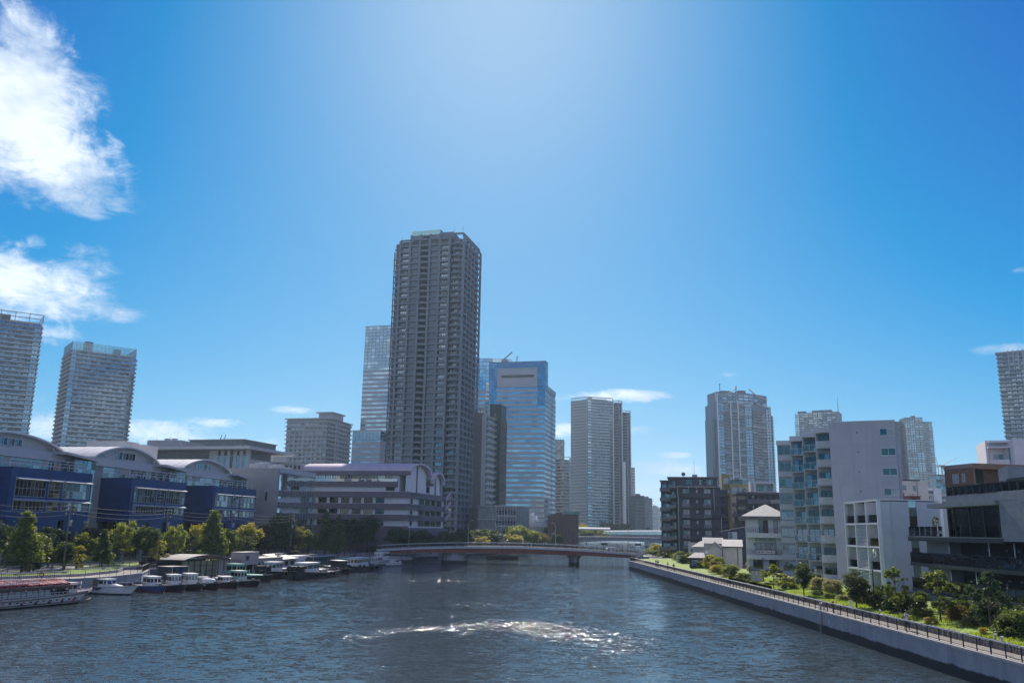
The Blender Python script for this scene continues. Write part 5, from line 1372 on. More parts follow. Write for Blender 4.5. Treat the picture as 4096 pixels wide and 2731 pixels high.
# ------------------------------------------------------------------ buildings behind the blue complex
def behind_left():
    p = atY(881, 1790, 310); r = thing('public_building', 'pale building with wide flat overhanging roof behind the arched roofs', 'building', (p.x, p.y, 2.5), R(-14)); H = p.z - 2.5
    pbox(r, 'roof_slab', -58, 15.5, -6, 26, H - 1.0, H, M_beige); pbox(r, 'wall', -52, 12, 0, 22, 0, H - 4.0, M_beige); pbox(r, 'upper_wall', -50, 9, 3, 20, H - 3.99, H - 1.01, M_grey)
    for k in range(6): pbox(r, 'column', -2 + k * 2.5 - (2 if k == 0 else 0), -.6 + k * 2.5, -.2, 1.0, H - 9.5, H - 1.02, M_beige)
    F = Fac(r, -50, 0, -3, 0); put_windows(F, H - 8.5, 4, 1, lin(0, 47, 12), 3.4, 3.6, .3, .02, .15, M_framew, (G5, G1), 4)
    F = Fac(r, -2, 0, 12, 0); put_windows(F, H - 8.5, 4, 1, lin(0, 14, 5), 2.2, 5.4, .3, .02, .15, M_framew, (G5, G3), 2)
    p = atY(973, 1755, 390); r = thing('office_building', 'long dark louvred rooftop block behind the flat-roofed building', 'building', (p.x, p.y, 2.5), R(-16)); H = p.z - 2.5
    M_lv = mat('louvre_grey', (.15, .17, .18), .6)
    pbox(r, 'wall', -28, 0, 0, 28, 0, H - .4, M_lv); pbox(r, 'roof_edge', -28.5, .5, -.5, 28.5, H - .4, H, M_frame)
    for k in range(34): pbox(r, 'louvre_fin', .02, .4, 1 + k * .8, 1.35 + k * .8, H - 9, H - 2.6, M_pale)
    for k in range(30): pbox(r, 'louvre_fin', -27 + k * .9, -26.7 + k * .9, -.35, -.02, H - 8, H - 4.2, M_pale)
    for x in (-14, -12): MB(M_dark).tube([(x, 3, H), (x + .8, 3, H + 2.4)], .15, 5).obj('roof_camera', r)
    p = atY(590, 1760, 340); r = thing('office_building', 'plain grey windowless roof block with thin aerials above the arched roofs', 'building', (p.x, p.y, 2.5), R(-10)); H = p.z - 2.5
    pbox(r, 'wall', 0, 14.5, 0, 18, 0, H, M_grey); pbox(r, 'annexe', -18, -.01, 4, 14, 0, H - 4.5, M_sl3)
    for x in (2, 8, 11): MB(M_steel).tube([(x, 3, H), (x, 3, H + RR.uniform(2.5, 5))], .05, 5).obj('aerial', r)
    for x in (6, 9): pbox(r, 'roof_unit', x, x + 1.5, 2, 4, H, H + .9, M_pale)
    p = atY(1020, 1818, 370); r = thing('apartment_block', 'small white apartment block left of the pale grey slab block', 'building', (p.x, p.y, 2.5), R(-12)); H = p.z - 2.5
    pbox(r, 'wall', 0, 8.8, 0, 12, 0, H, M_offw); F = Fac(r, 0, 0, 8.8, 0)
    put_windows(F, H - 12, 3, 4, lin(.2, 5, 2), 1.5, 1.6, .8, .02, .12, M_frame, (G3, G1)); floors(F, 'balcony', M_offw, H - 12, 3, 4, 0, .9, .02, .8, 5.2, 8.8); pbox(r, 'roof_hut', 2, 5.5, 2, 8, H, H + 1.2, M_offw)
    # low street block between mirror block and grid block
    p = atY(1040, 1852, 330); r = thing('apartment_block', 'low pale building glimpsed above the grey mirrored block', 'building', (p.x, p.y, 2.5), R(-12)); H = p.z - 2.5
    pbox(r, 'wall', 0, 17, 0, 12, 0, H, M_offw); F = Fac(r, 0, 0, 17, 0); put_windows(F, H - 3, 3, 1, lin(0, 17, 10), 1.0, 1.4, .8, .02, .1, M_frame, (G1, G3), 2); pbox(r, 'parapet', -.2, 17.2, -.2, .0, H - .2, H + .4, M_beige)
behind_left()
# ================================================================== right bank buildings
M_ga = mat('grey_siding', (.43, .435, .46), .7, var=.05, scale=.3, bump=.15, bscale=20, streak=.25)
M_gal = mat('grey_siding_light', (.53, .53, .54), .7, var=.05, streak=.2)
M_gad = mat('grey_siding_dark', (.33, .345, .37), .7, var=.06, streak=.12)
G_bal = clear_glass('balcony_glass', (.90, .93, .94), .0)
G_win = glass('house_window', (.115, .118, .122), .05, .35, 1.2)
G_winl = mat('net_curtain', (.40, .42, .42), .35, 0, var=.2, scale=1.5)
def rail_panel(root, name, p0, p1, z0, z1, m, post=None, n=0, th=.04):
    """balcony front between two local points"""
    p0 = Vector((p0[0], p0[1])); p1 = Vector((p1[0], p1[1])); d = (p1 - p0).normalized(); nrm = Vector((d.y, -d.x)) * th
    MB(m).prism([tuple(p0), tuple(p1), tuple(p1 - nrm), tuple(p0 - nrm)], z0, z1).obj(name, root)
    if post:
        b = MB(post); b.bar((*p0, z1), (*p1, z1), .06, .06)
        for i in range(n + 1): q = p0 + (p1 - p0) * i / n; b.bar((*q, z0), (*q, z1), .06)
        b.obj(name + '_frame', root)
def house_window(root, x0, x1, z0, z1, y=0.0, n=2, fr=None, gl=None, face='y', name='window'):
    fr = fr or M_framew; gl = gl or (G_win, G_winl, G_win)
    d = -1
    b = MB(fr); w_ = .07
    if face == 'y':
        for i in range(n + 1): x = x0 + (x1 - x0) * i / n; b.box(x - w_ / 2, x + w_ / 2, y - .07, y, z0, z1)
        b.box(x0, x1, y - .065, y, z0 - w_ / 2, z0 + w_ / 2); b.box(x0, x1, y - .065, y, z1 - w_ / 2, z1 + w_ / 2)
    else:
        for i in range(n + 1): x = x0 + (x1 - x0) * i / n; b.box(y - .07, y, x - w_ / 2, x + w_ / 2, z0, z1)
        b.box(y - .065, y, x0, x1, z0 - w_ / 2, z0 + w_ / 2); b.box(y - .065, y, x0, x1, z1 - w_ / 2, z1 + w_ / 2)
    o = b.obj(name, root)
    for i in range(n):
        a = x0 + (x1 - x0) * i / n + w_ / 2; c = x0 + (x1 - x0) * (i + 1) / n - w_ / 2; g = RR.choice(gl)
        if face == 'y': MB(g).box(a, c, y - .03, y - .005, z0 + w_ / 2, z1 - w_ / 2).obj('pane', o)
        else: MB(g).box(y - .03, y - .005, a, c, z0 + w_ / 2, z1 - w_ / 2).obj('pane', o)
    return o

# ------------------------------------------------------------------ grey stepped apartment house
def grey_apartments():
    r = thing('apartment_building', 'tall grey apartment house with stepped glass balconies and blank gable wall', 'building', (54.7, 148, 3.0), R(-25)); H = 26.4; n = 8; fh = 3.28
    sx, sy = 3.0, 6.8; W = 10.4
    pts = [(0, 0), (W, 0), (W, 36), (-12.5, 36), (-12.5, 27.2)]
    for k in (4, 3, 2, 1): pts += [(-sx * k + (0 if k < 4 else -.5), sy * k), (-sx * (k - 1), sy * k)] if k < 4 else [(-12.0, 27.2), (-9, 27.2)]
    seen = []
    for q in pts:
        if not seen or (abs(q[0] - seen[-1][0]) + abs(q[1] - seen[-1][1])) > .01: seen.append(q)
    MB(M_gad).prism(seen, 0, H).obj('wall', r)
    # gable wall of vertical siding, in storey-high panels
    for k in range(n):
        for a, b in ((0, W * .34), (W * .34, W * .68), (W * .68, W)):
            z1 = min(H + .3, (k + 1) * fh); 
            if k == n - 1: z1 = H + .3
            pbox(r, 'cladding_panel', a + .008, b - .008, -.09, -.003, k * fh + .012, z1 - .006, M_ga)
        pbox(r, 'vent', W * .42, W * .42 + .16, -.2, -.092, k * fh + 1.9, k * fh + 2.06, M_dark)
    for k in range(4, 8): house_window(r, W - 2.35, W - .15, k * fh + 1.35, k * fh + 2.5, -.095, 2, M_framew, (G_win, G_winl))
    for k in range(4, 8): pbox(r, 'sill', W - 2.4, W - .1, -.16, -.096, k * fh + 1.2, k * fh + 1.29, M_framew)
    pbox(r, 'parapet', -.1, W + .1, -.14, .25, H + .31, H + .5, M_gal)
    for k in range(1, 5):
        x1 = -sx * (k - 1); x0 = -sx * k; y = sy * k
        # fin wall that starts the next step
        if k < 4:
            pbox(r, 'fin_wall', x1 - .25, x1 + .02, y - 1.9, y + .02, 0, H + .2, M_gal)
            for f in range(n):
                z = f * fh + .12
                pbox(r, 'balcony_slab', x0 + .15, x1 - .27, y - 1.45, y - .01, z - .18, z, M_gal)
                if k == 1:
                    rail_panel(r, 'balustrade', (x0 + .1, y - 1.05), (x0 + .75, y - 1.48), z + .02, z + 1.15, M_gal); rail_panel(r, 'balustrade', (x0 + .75, y - 1.48), (x1 - .3, y - 1.48), z + .02, z + 1.15, M_gal)
                    rail_panel(r, 'glass_return', (x0 + .08, y - .05), (x0 + .08, y - 1.05), z + .02, z + 1.15, G_bal)
                else:
                    rail_panel(r, 'balustrade', (x0 + .12, y - 1.46), (x1 - .3, y - 1.46), z + .02, z + 1.15, G_bal, M_framew, 2); rail_panel(r, 'glass_return', (x0 + .12, y - .05), (x0 + .12, y - 1.45), z + .02, z + 1.15, G_bal)
                house_window(r, x0 + .5, x1 - .7, z + .05, z + 2.25, y - .005, 2, M_framed, (G3, G1, G3), name='balcony_door')
                pbox(r, 'air_conditioner', x1 - .95, x1 - .4, y - .5, y - .1, z + .01, z + .62, M_white)
                MB(M_framew).box(x0 + .2, x0 + .27, y - 1.42, y - 1.35, z + 1.16, z + fh - .2).obj('balcony_post', r)
            pbox(r, 'top_canopy', x0 + .05, x1 - .26, y - 1.5, y - .01, H - .75, H + .25, M_gal)
        else:
            # end bay with a column of windows
            for f in range(n):
                house_window(r, -12.3, -9.9, f * fh + .9, f * fh + 2.5, 27.19, 2, M_frame, (G_win, G1)); pbox(r, 'spandrel', -12.5, -9.6, 27.05, 27.18, f * fh - .35, f * fh + .75, M_gal)
            pbox(r, 'corner_pier', -9.6, -9.05, 26.95, 27.19, 0, H + .2, M_gad); pbox(r, 'top_fascia', -12.6, -9.0, 26.9, 27.18, H - .7, H + .25, M_gal)
    for k in range(5): pbox(r, 'roof_unit', 1 + k * 1.8, 2 + k * 1.8, 6, 7.4, H, H + .5, M_gal)
    wl = thing('garden_wall', 'low pale garden wall at the foot of the grey apartment house', 'wall', (50.5, 150, 3.0), R(-25))
    for i in range(3): pbox(wl, 'panel', -2.2 + i * 2.4, .15 + i * 2.4, -3, -2.8, 0, 1.2 - .25 * i, M_gal)
grey_apartments()

# ------------------------------------------------------------------ white apartment house
def white_apartments():
    r = thing('apartment_building', 'white apartment house with framed balconies and slatted screens by the lawn', 'building', (50.8, 121, 3.0), R(3)); H = 12.75; fh = 3.18
    W = 8.8; far = (1.6, 14.2)
    M_w = mat('white_render', (.70, .70, .71), .75, var=.05, streak=.12); M_wb = mat('bluewhite_render', (.48, .51, .555), .75, var=.05, streak=.12)
    MB(M_wb).prism([(1.9, .25), (W, .25), (W, 15), (3.6, 15)], 0, H - .1).obj('wall', r)
    for k in range(3): 
        for a, b in ((0, 4.4), (5.5, W)): pbox(r, 'wall_panel', a + .006, b - .006, 0, .24, k * 4.2 + .008, min(H, (k + 1) * 4.2) - .004, M_wb)
    for k in range(6):
        z = k * H / 6; pbox(r, 'dark_glazing', 4.41, 5.49, .08, .2, z + .05, z + H / 6 - .05, (G3, G5)[k % 2]); pbox(r, 'glazing_bar', 4.41, 5.49, .04, .24, z - .04, z + .045, M_framed)
    pbox(r, 'parapet', -.05, W + .05, -.06, .3, H + .01, H + .15, M_w)
    # river face: frame of four storeys by three bays
    F = Fac(r, far[0], far[1], 0, 0); w_ = F.w
    for u in edges(0, w_, 3): F.box('frame_post', M_w, min(max(u - .12, 0), w_ - .24), -.4, 0, .24, .5, H + .1)
    for k in range(5): F.box('frame_beam', M_w, 0, -.38, k * (H / 4) - (.1 if k else 0), w_, .46, .22)
    F.box('back_wall', M_wb, .1, -1.9, 0, w_ - .2, .1, H - .2)
    for k in range(4):
        for b in range(3):
            u = w_ * b / 3; z = k * H / 4 + .14
            F.put('balcony_door', uwin(pick(G3, G1), M_framed, 2, 1), u + .5, -1.78, z, w_ / 3 - 1.0, .1, 2.3)
            if b == 1 and k < 3:
                for s in range(14): F.box('slat', M_w, u + .3, -.3, z + .1 + s * .2, w_ / 3 - .6, .18, .09)
            else: F.box('balustrade', G_bal, u + .14, -.2, z + .05, w_ / 3 - .28, .04, 1.05)
            F.box('partition', M_w, u - .05, -1.75, z, .12, 1.4, H / 4 - .3)
    pbox(r, 'roof', 1.7, W + .05, .31, 15.05, H, H + .08, M_roofd)
    la = thing('laundry', 'white laundry hung over a balcony rail of the white apartment house', 'laundry', (50.75, 122.4, 8.2)); MB(M_white).loft([[(-.05 + .1 * math.sin(k), .35 * k, z - .25 * (k % 2)) for z in (0, .9)] + [(.02, .35 * k, .9)] for k in range(4)], sm=True).obj('cloth', la)
white_apartments()

# ------------------------------------------------------------------ dark modern building on the right edge
M_dm = mat('dark_concrete', (.060, .068, .075), .7, var=.15, streak=.2)
M_board = mat('board_marked_concrete', (.27, .28, .30), .8, var=.12, scale=.8, streak=.1)
M_fairc = mat('fairfaced_concrete', (.20, .215, .235), .75, var=.12, scale=1.0, streak=.2)
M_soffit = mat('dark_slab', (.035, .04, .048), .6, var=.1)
def dark_modern():
    r = thing('modern_building', 'dark modern building with concrete box, glazed lounge and glass terraces, right edge', 'building', (52.9, 113.0, 3.0), R(-91))
    U = lambda px, py, y=0.0: onfac(r, px, py, y)
    uL = U(3650, 2147)[0]; uG0 = U(3803, 2100)[0]; uC0 = U(4011, 1980)[0]; uE = uC0 + 16
    zT = U(3800, 2147.5)[1]; zR0 = U(3900, 2024)[1]; zR1 = U(3900, 2006)[1]; zP = U(3900, 1976)[1]; zRail = U(3900, 1936)[1]
    zc0 = U(4029, 2165)[1]; zc1 = U(4011, 1966)[1]
    pbox(r, 'core', uG0 - 3, uE, 5.0, 16, 0, zP - .4, M_dm)
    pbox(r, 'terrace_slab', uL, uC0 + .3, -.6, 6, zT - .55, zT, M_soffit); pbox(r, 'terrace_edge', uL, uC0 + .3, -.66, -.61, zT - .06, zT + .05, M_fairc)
    # board-marked concrete box, one course of boards after another
    nb = 22; zs = edges(zc0, zc1, nb)
    MB(M_fairc).box(uC0 + .06, uE, -.5, 9, zc0 + .02, zc1 - .01).obj('concrete_box', r)
    for k in range(nb):
        for j in range(2):
            a = uC0 + .02 + j * 4.0; pbox(r, 'board_course', a, a + 3.98, -.5 - .025 - .03 * RR.random(), -.501, zs[k] + .012, zs[k + 1] - .006, M_board)
    for k in range(nb): pbox(r, 'board_course', uC0 - .03 - .03 * RR.random(), uC0 + .055, -.48, 2.5, zs[k] + .012, zs[k + 1] - .006, M_board)
    # lounge glazing
    us = [uG0] + [U(px, 2090)[0] for px in (3860, 3918, 3978)] + [uC0]
    MB(M_void).box(uG0 - 2.5, uC0 - .1, 3.4, 3.5, zT + .01, zR0 - .02).obj('lounge_interior', r)
    lg = glass('lounge_glass', (.10, .13, .13), .04, .4, .5)
    for a, b in zip(us[:-1], us[1:]):
        o = pbox(r, 'lounge_mullion', a - .12, a + .12, .5, .75, zT + .01, zR0 - .01, M_framed); pbox(r, 'lounge_pane', a + .13, b - .13, .58, .64, zT + .02, zR0 - .02, lg)
    for px in (3735, 3775): u = U(px, 2090)[0]; pbox(r, 'lounge_mullion', u - .15, u + .15, 1.8, 2.2, zT + .01, zR0 - .01, M_framed)
    pbox(r, 'lounge_pane', U(3735, 2090)[0] + .2, uG0 - .2, 2.0, 2.06, zT + .02, zR0 - .02, lg)
    uR = U(3736, 2021)[0]
    pbox(r, 'roof_slab', uR, uC0 - .03, -.9, 6, zR0, zR1, M_fairc)
    uP = U(3790, 1987)[0]
    pbox(r, 'parapet', uP, uC0 - .03, -.2, .25, zR1 + .005, zP, M_fairc); pbox(r, 'roof_deck', uP, uC0 + 5, .26, 12, zP - 1.0, zP - .6, M_roofd)
    # roof railing
    nP = 12
    for i in range(nP + 1):
        u = uP + (uC0 + 6 - uP) * i / nP; pbox(r, 'railing_post', u - .06, u + .06, -.05, .05, zP + .003, zRail, M_framed)
        if i < nP and i % 2 == 0: MB(M_framed).bar((u + .1, .6, zP - .5), (u + .5, .05, zRail - .3), .06).obj('railing_strut', r)
        if i < nP: pbox(r, 'railing_pane', u + .08, u + (uC0 + 6 - uP) / nP - .08, -.02, .0, zP + .1, zRail - .05, G_bal)
    pbox(r, 'handrail', uP - .1, uC0 + 6, -.06, .06, zRail, zRail + .07, M_framed)
    # slanted dark wing wall at the left
    a0 = U(3702, 1997)[0]; a1 = U(3733, 2137)[0]; b0 = uP
    m = MB(M_teal_p); m.loft([[(a0, y, zP - .2), (b0, y, zP - .2), (b0 + .4, y, zT + .01), (a1, y, zT + .01)] for y in (2.6, 6.5)], sm=False); m.obj('slanted_wall', r)
    # terrace glass
    uT1 = U(3785, 2100)[0]
    for i in range(6):
        a = uL + (uT1 - uL) * i / 6; pbox(r, 'terrace_pane', a + .03, a + (uT1 - uL) / 6 - .03, -.5, -.47, zT + .08, zT + 1.25, G_bal); pbox(r, 'pane_clamp', a, a + .05, -.53, -.44, zT + .052, zT + .3, M_steel)
    for u in (uT1 - 1.2, uT1): pbox(r, 'gate_post', u - .05, u + .05, -.53, -.43, zT + .052, zT + 1.35, M_white)
    MB(M_white).bar((uT1 - 1.2, -.48, zT + .3), (uT1, -.48, zT + .9), .05).obj('gate_brace', r); MB(M_white).bar((uT1 - 1.2, -.48, zT + .9), (uT1, -.48, zT + .3), .05).obj('gate_brace', r)
    # storeys below: dark recess with slabs, glass fronts, white pipes
    zB = U(3659, 2247)[1]; zB2 = zB - (zT - zB) * .98
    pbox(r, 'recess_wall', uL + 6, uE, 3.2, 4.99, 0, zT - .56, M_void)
    pbox(r, 'white_wall', uL + .3, uL + 6.2, 1.6, 5, 0, zT - .56, M_grey)
    for z in (zB, zB2):
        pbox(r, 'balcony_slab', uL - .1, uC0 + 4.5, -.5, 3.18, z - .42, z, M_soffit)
        n_ = 9
        for i in range(n_):
            a = uL + (uC0 + 4.3 - uL) * i / n_; b = uL + (uC0 + 4.3 - uL) * (i + 1) / n_
            pbox(r, 'balcony_pane', a + .03, b - .03, -.42, -.39, z + .04, z + 1.25, G_bal if i < 2 else glass('balcony_dark_glass', (.12, .17, .20), .03, .35, .5)); pbox(r, 'balcony_post', a - .03, a + .03, -.46, -.36, z + .003, z + 1.28, M_framed)
        pbox(r, 'balcony_rail', uL - .08, uC0 + 4.4, -.46, -.36, z + 1.281, z + 1.33, M_framed)
    for px in (3800, 3960, 4062): 
        u = U(px, 2190)[0]; MB(M_steel).tube([(u, -.1, zB + .02), (u, -.1, zT - .56)], .07, 6).obj('downpipe', r)
    for px in (3808, 3908): u = U(px, 2290)[0]; MB(M_steel).tube([(u, -.1, zB2 + .02), (u, -.1, zB - .43)], .07, 6).obj('downpipe', r)
    for px in (3845, 3915, 3960, 4000, 4035):
        u = U(px, 2180)[0]; pbox(r, 'wall_lamp', u - .25, u + .25, 3.05, 3.18, zT - 1.5, zT - 1.3, M_fairc); pbox(r, 'wall_lamp', u - .25, u + .25, 3.05, 3.18, zB - 1.5, zB - 1.3, M_fairc)
    pbox(r, 'column', uC0 + 4.8, uC0 + 6, -.2, 1.2, 0, zc0 + .0, M_fairc)
    pbox(r, 'ground_wall', uL - 1, uE, -1.6, -1.3, 0, 1.1, M_dm)
    # rooftop stair hut and plant screen
    pb = atY(3992, 1868, 98); q = loc(r, pb); 
    m = MB(M_board); m.loft([[(q.x, y, zP - .6), (q.x + 1.9, y, zP - .6), (q.x + 1.9, y, q.z), (q.x - .1, y, q.z - .25)] for y in (q.y, q.y + 4)], sm=False); m.obj('stair_hut', r)
    pbox(r, 'plant_screen', q.x + 2.2, q.x + 9, q.y - .4, q.y - .3, zP - .6, zP + 1.6, M_framed)
    pl = thing('potted_tree', 'small potted tree behind the glass on the terrace of the dark building', 'plant', tuple((Matrix.Translation(r.location) @ Matrix.Rotation(R(-91), 4, 'Z')) @ Vector((uL + 5.2, .8, zT + .01))))
    MB(M_dm).loft([[(s * a, s * b, z) for a, b in ((-1, -1), (1, -1), (1, 1), (-1, 1))] for z, s in ((0, .3), (.55, .4))], sm=False).obj('pot', pl); MB(mat('bark', (.10, .075, .055), .9, var=.3, scale=4, bump=.5)).tube([(0, 0, .5), (.05, 0, 1.4), (0, .05, 2.2)], [.05, .04, .02], 5).obj('trunk', pl)
    return pl
POT = dark_modern()

# ------------------------------------------------------------------ dark brick apartment block
M_db = mat('dark_brown_tile', (.060, .058, .070), .55, var=.12, scale=1.2, streak=.1)
M_dbl = mat('dark_tile_band', (.10, .09, .10), .6, var=.1)
M_bal = mat('balcony_panel', (.24, .235, .24), .6, var=.06, streak=.12)
def dark_apartments():
    P = atY(2707, 1947, 262); r = thing('apartment_building', 'dark brick apartment block with satellite dish beside the red bridge', 'building', (P.x, P.y, 3.0), R(-12)); H = P.z - 3.0; n = 7; fh = H / n
    W = loc(r, atY(2862, 1946, 258)).x
    pbox(r, 'wall', 0, W + 1.5, .6, 16, 0, H - .01, M_db); zU = loc(r, atY(2700, 1909, 268)).z
    pbox(r, 'upper_storey', -2.4, W + .6, 3, 15, H + .0, zU - .35, M_dbl); pbox(r, 'roof_slab', -2.9, W + .9, 2.2, 15.4, zU - .34, zU, M_brown)
    pbox(r, 'roof_edge', -.2, W + .2, -.5, .62, H + .01, H + .25, mat('pink_coping', (.42, .34, .33), .7))
    for k in range(n):
        z = k * fh
        pbox(r, 'balcony_band', 1.2, W - 1.4, -.4, .59, z - .1, z + .95, M_db)
        for (a, b) in ((W * .15, W * .32), (W * .70, W * .87)):
            house_window(r, a, b, z + 1.15, z + 2.5, .595, 2, M_framed, (G_win, G_winl, M_curt))
            if 0 < k < 6:
                m = MB(M_gal)
                for i in range(5): m.box(a - .15 + i * (b - a + .1) / 4, a - .09 + i * (b - a + .1) / 4, -.5, -.42, z + .25, z + 1.1)
                for zz in (.25, .67, 1.05): m.box(a - .15, b + .02, -.49, -.43, z + zz, z + zz + .06)
                m.obj('balcony_grille', r)
        house_window(r, W * .49, W * .545, z + 1.35, z + 2.3, .595, 1, M_framed, (G_winl, M_curt))
    for x in (W * .3, W * .5, W * .7): pbox(r, 'roof_lamp', x, x + .2, -.45, -.25, H - .35, H - .1, M_white)
    house_window(r, 2.6, 4.6, H + .8, zU - .7, 2.99, 2, M_framed, (G_winl, G_win)); house_window(r, 6.6, 7.3, H + .8, zU - .7, 2.99, 1, M_framed, (G_winl,)); house_window(r, 8.6, 10.8, H + .8, zU - .7, 2.99, 3, M_framed, (G_win, G_winl))
    # river-side balconies, two stepped stacks
    a = loc(r, atY(2641, 1922, 283)); b = loc(r, atY(2676, 1912, 276))
    pbox(r, 'river_wall', a.x + .3, b.x + 1.2, b.y + 1.2, b.y + 10, 0, a.z - .2, M_db); pbox(r, 'river_wall', b.x + .8, -.01, 2.2, b.y + 1.19, 0, H + 2, M_db)
    pbox(r, 'roof_slab', a.x - .2, b.x + 1.2, a.y - 1.4, b.y + 10.5, a.z - .19, a.z + .1, M_brown)
    for k in range(n + 1):
        z = k * fh - .6
        if z > 0:
            pbox(r, 'balcony', a.x, b.x + .25, b.y - .1, b.y + 1.19, z - .15, z, M_dbl); pbox(r, 'balustrade', a.x, b.x + .25, b.y - .2, b.y - .11, z - .1, z + 1.05, M_bal)
            pbox(r, 'balcony', b.x + .3, -.1, .3, 2.19, z + .3, z + .45, M_dbl); pbox(r, 'balustrade', b.x + .3, b.x + 1.9, .2, .29, z + .35, z + 1.4, mat('balcony_tan', (.20, .175, .165), .6)); pbox(r, 'balustrade', b.x + 1.95, -.4, .2, .26, z + .5, z + 1.4, G1)
            house_window(r, b.x + 1.2, -.5, z + .5, z + 2.4, 2.19, 2, M_framed, (G3, G1)); house_window(r, a.x + .8, b.x - .1, z + .1, z + 2.1, b.y + 1.19, 2, M_framed, (G3, G1))
            MB(M_framew).bar((b.x - 1.2, b.y - .1, z + 1.06), (b.x - 1.2, b.y - .1, z + fh - .15), .07).obj('balcony_post', r)
    MB(M_framew).tube([(.35, -.2, 0), (.35, -.2, H - 2.8), (.2, -.2, H - 2.6), (.2, -.2, H - .2)], .07, 6).obj('downpipe', r)
    # stair tower on the right
    pbox(r, 'stair_tower', W + 1.52, W + 3.6, 2, 12, 0, H - .6, M_db)
    for k in range(1, n): pbox(r, 'stair_parapet', W - .4, W + 3.0, .1, .59, k * fh + .2, k * fh + 1.3, M_db)
    MB(M_framew).tube([(W - .5, -.2, H - 7), (W - .5, -.2, H - .4)], .07, 6).obj('downpipe', r); MB(M_framew).tube([(W + 1.4, .0, 0), (W + 1.4, .0, H - 9)], .06, 6).obj('downpipe', r)
    d = loc(r, atY(2733, 1900, 270)); ds = thing('satellite_dish', 'round dark satellite dish on the roof of the dark apartment block', 'dish', tuple((Matrix.Translation(r.location) @ Matrix.Rotation(R(-12), 4, 'Z')) @ Vector((d.x, d.y, zU))))
    MB(M_dark).tube([(0, 0, 0), (0, 0, .8)], .06, 6).obj('stand', ds); m = MB(mat('dish_grey', (.12, .16, .17), .5)); m.loft([[(rad * math.cos(2 * math.pi * t / 16), -.1 - off, 1.15 + rad * math.sin(2 * math.pi * t / 16)) for t in range(16)] for rad, off in ((.05, -.12), (.4, -.02), (.62, .1))], cap=False); m.obj('bowl', ds); MB(M_dark).bar((0, -.1, 1.15), (0, -.7, 1.15), .05).obj('feed_arm', ds)
    h = loc(r, atY(2768, 1894, 272)); pbox(r, 'roof_tank', h.x, h.x + 1.6, h.y, h.y + 2, zU, zU + 1.25, M_grey); MB(M_steel).tube([(h.x + .7, h.y + 1, zU + 1.25), (h.x + .7, h.y + 1, zU + 6.3)], [.06, .03], 5).obj('aerial', r)
    h = loc(r, atY(2857, 1915, 268)); MB(M_dark).tube([(h.x, h.y, H), (h.x, h.y, zU + 3.0)], .05, 5).obj('aerial', r)
dark_apartments()

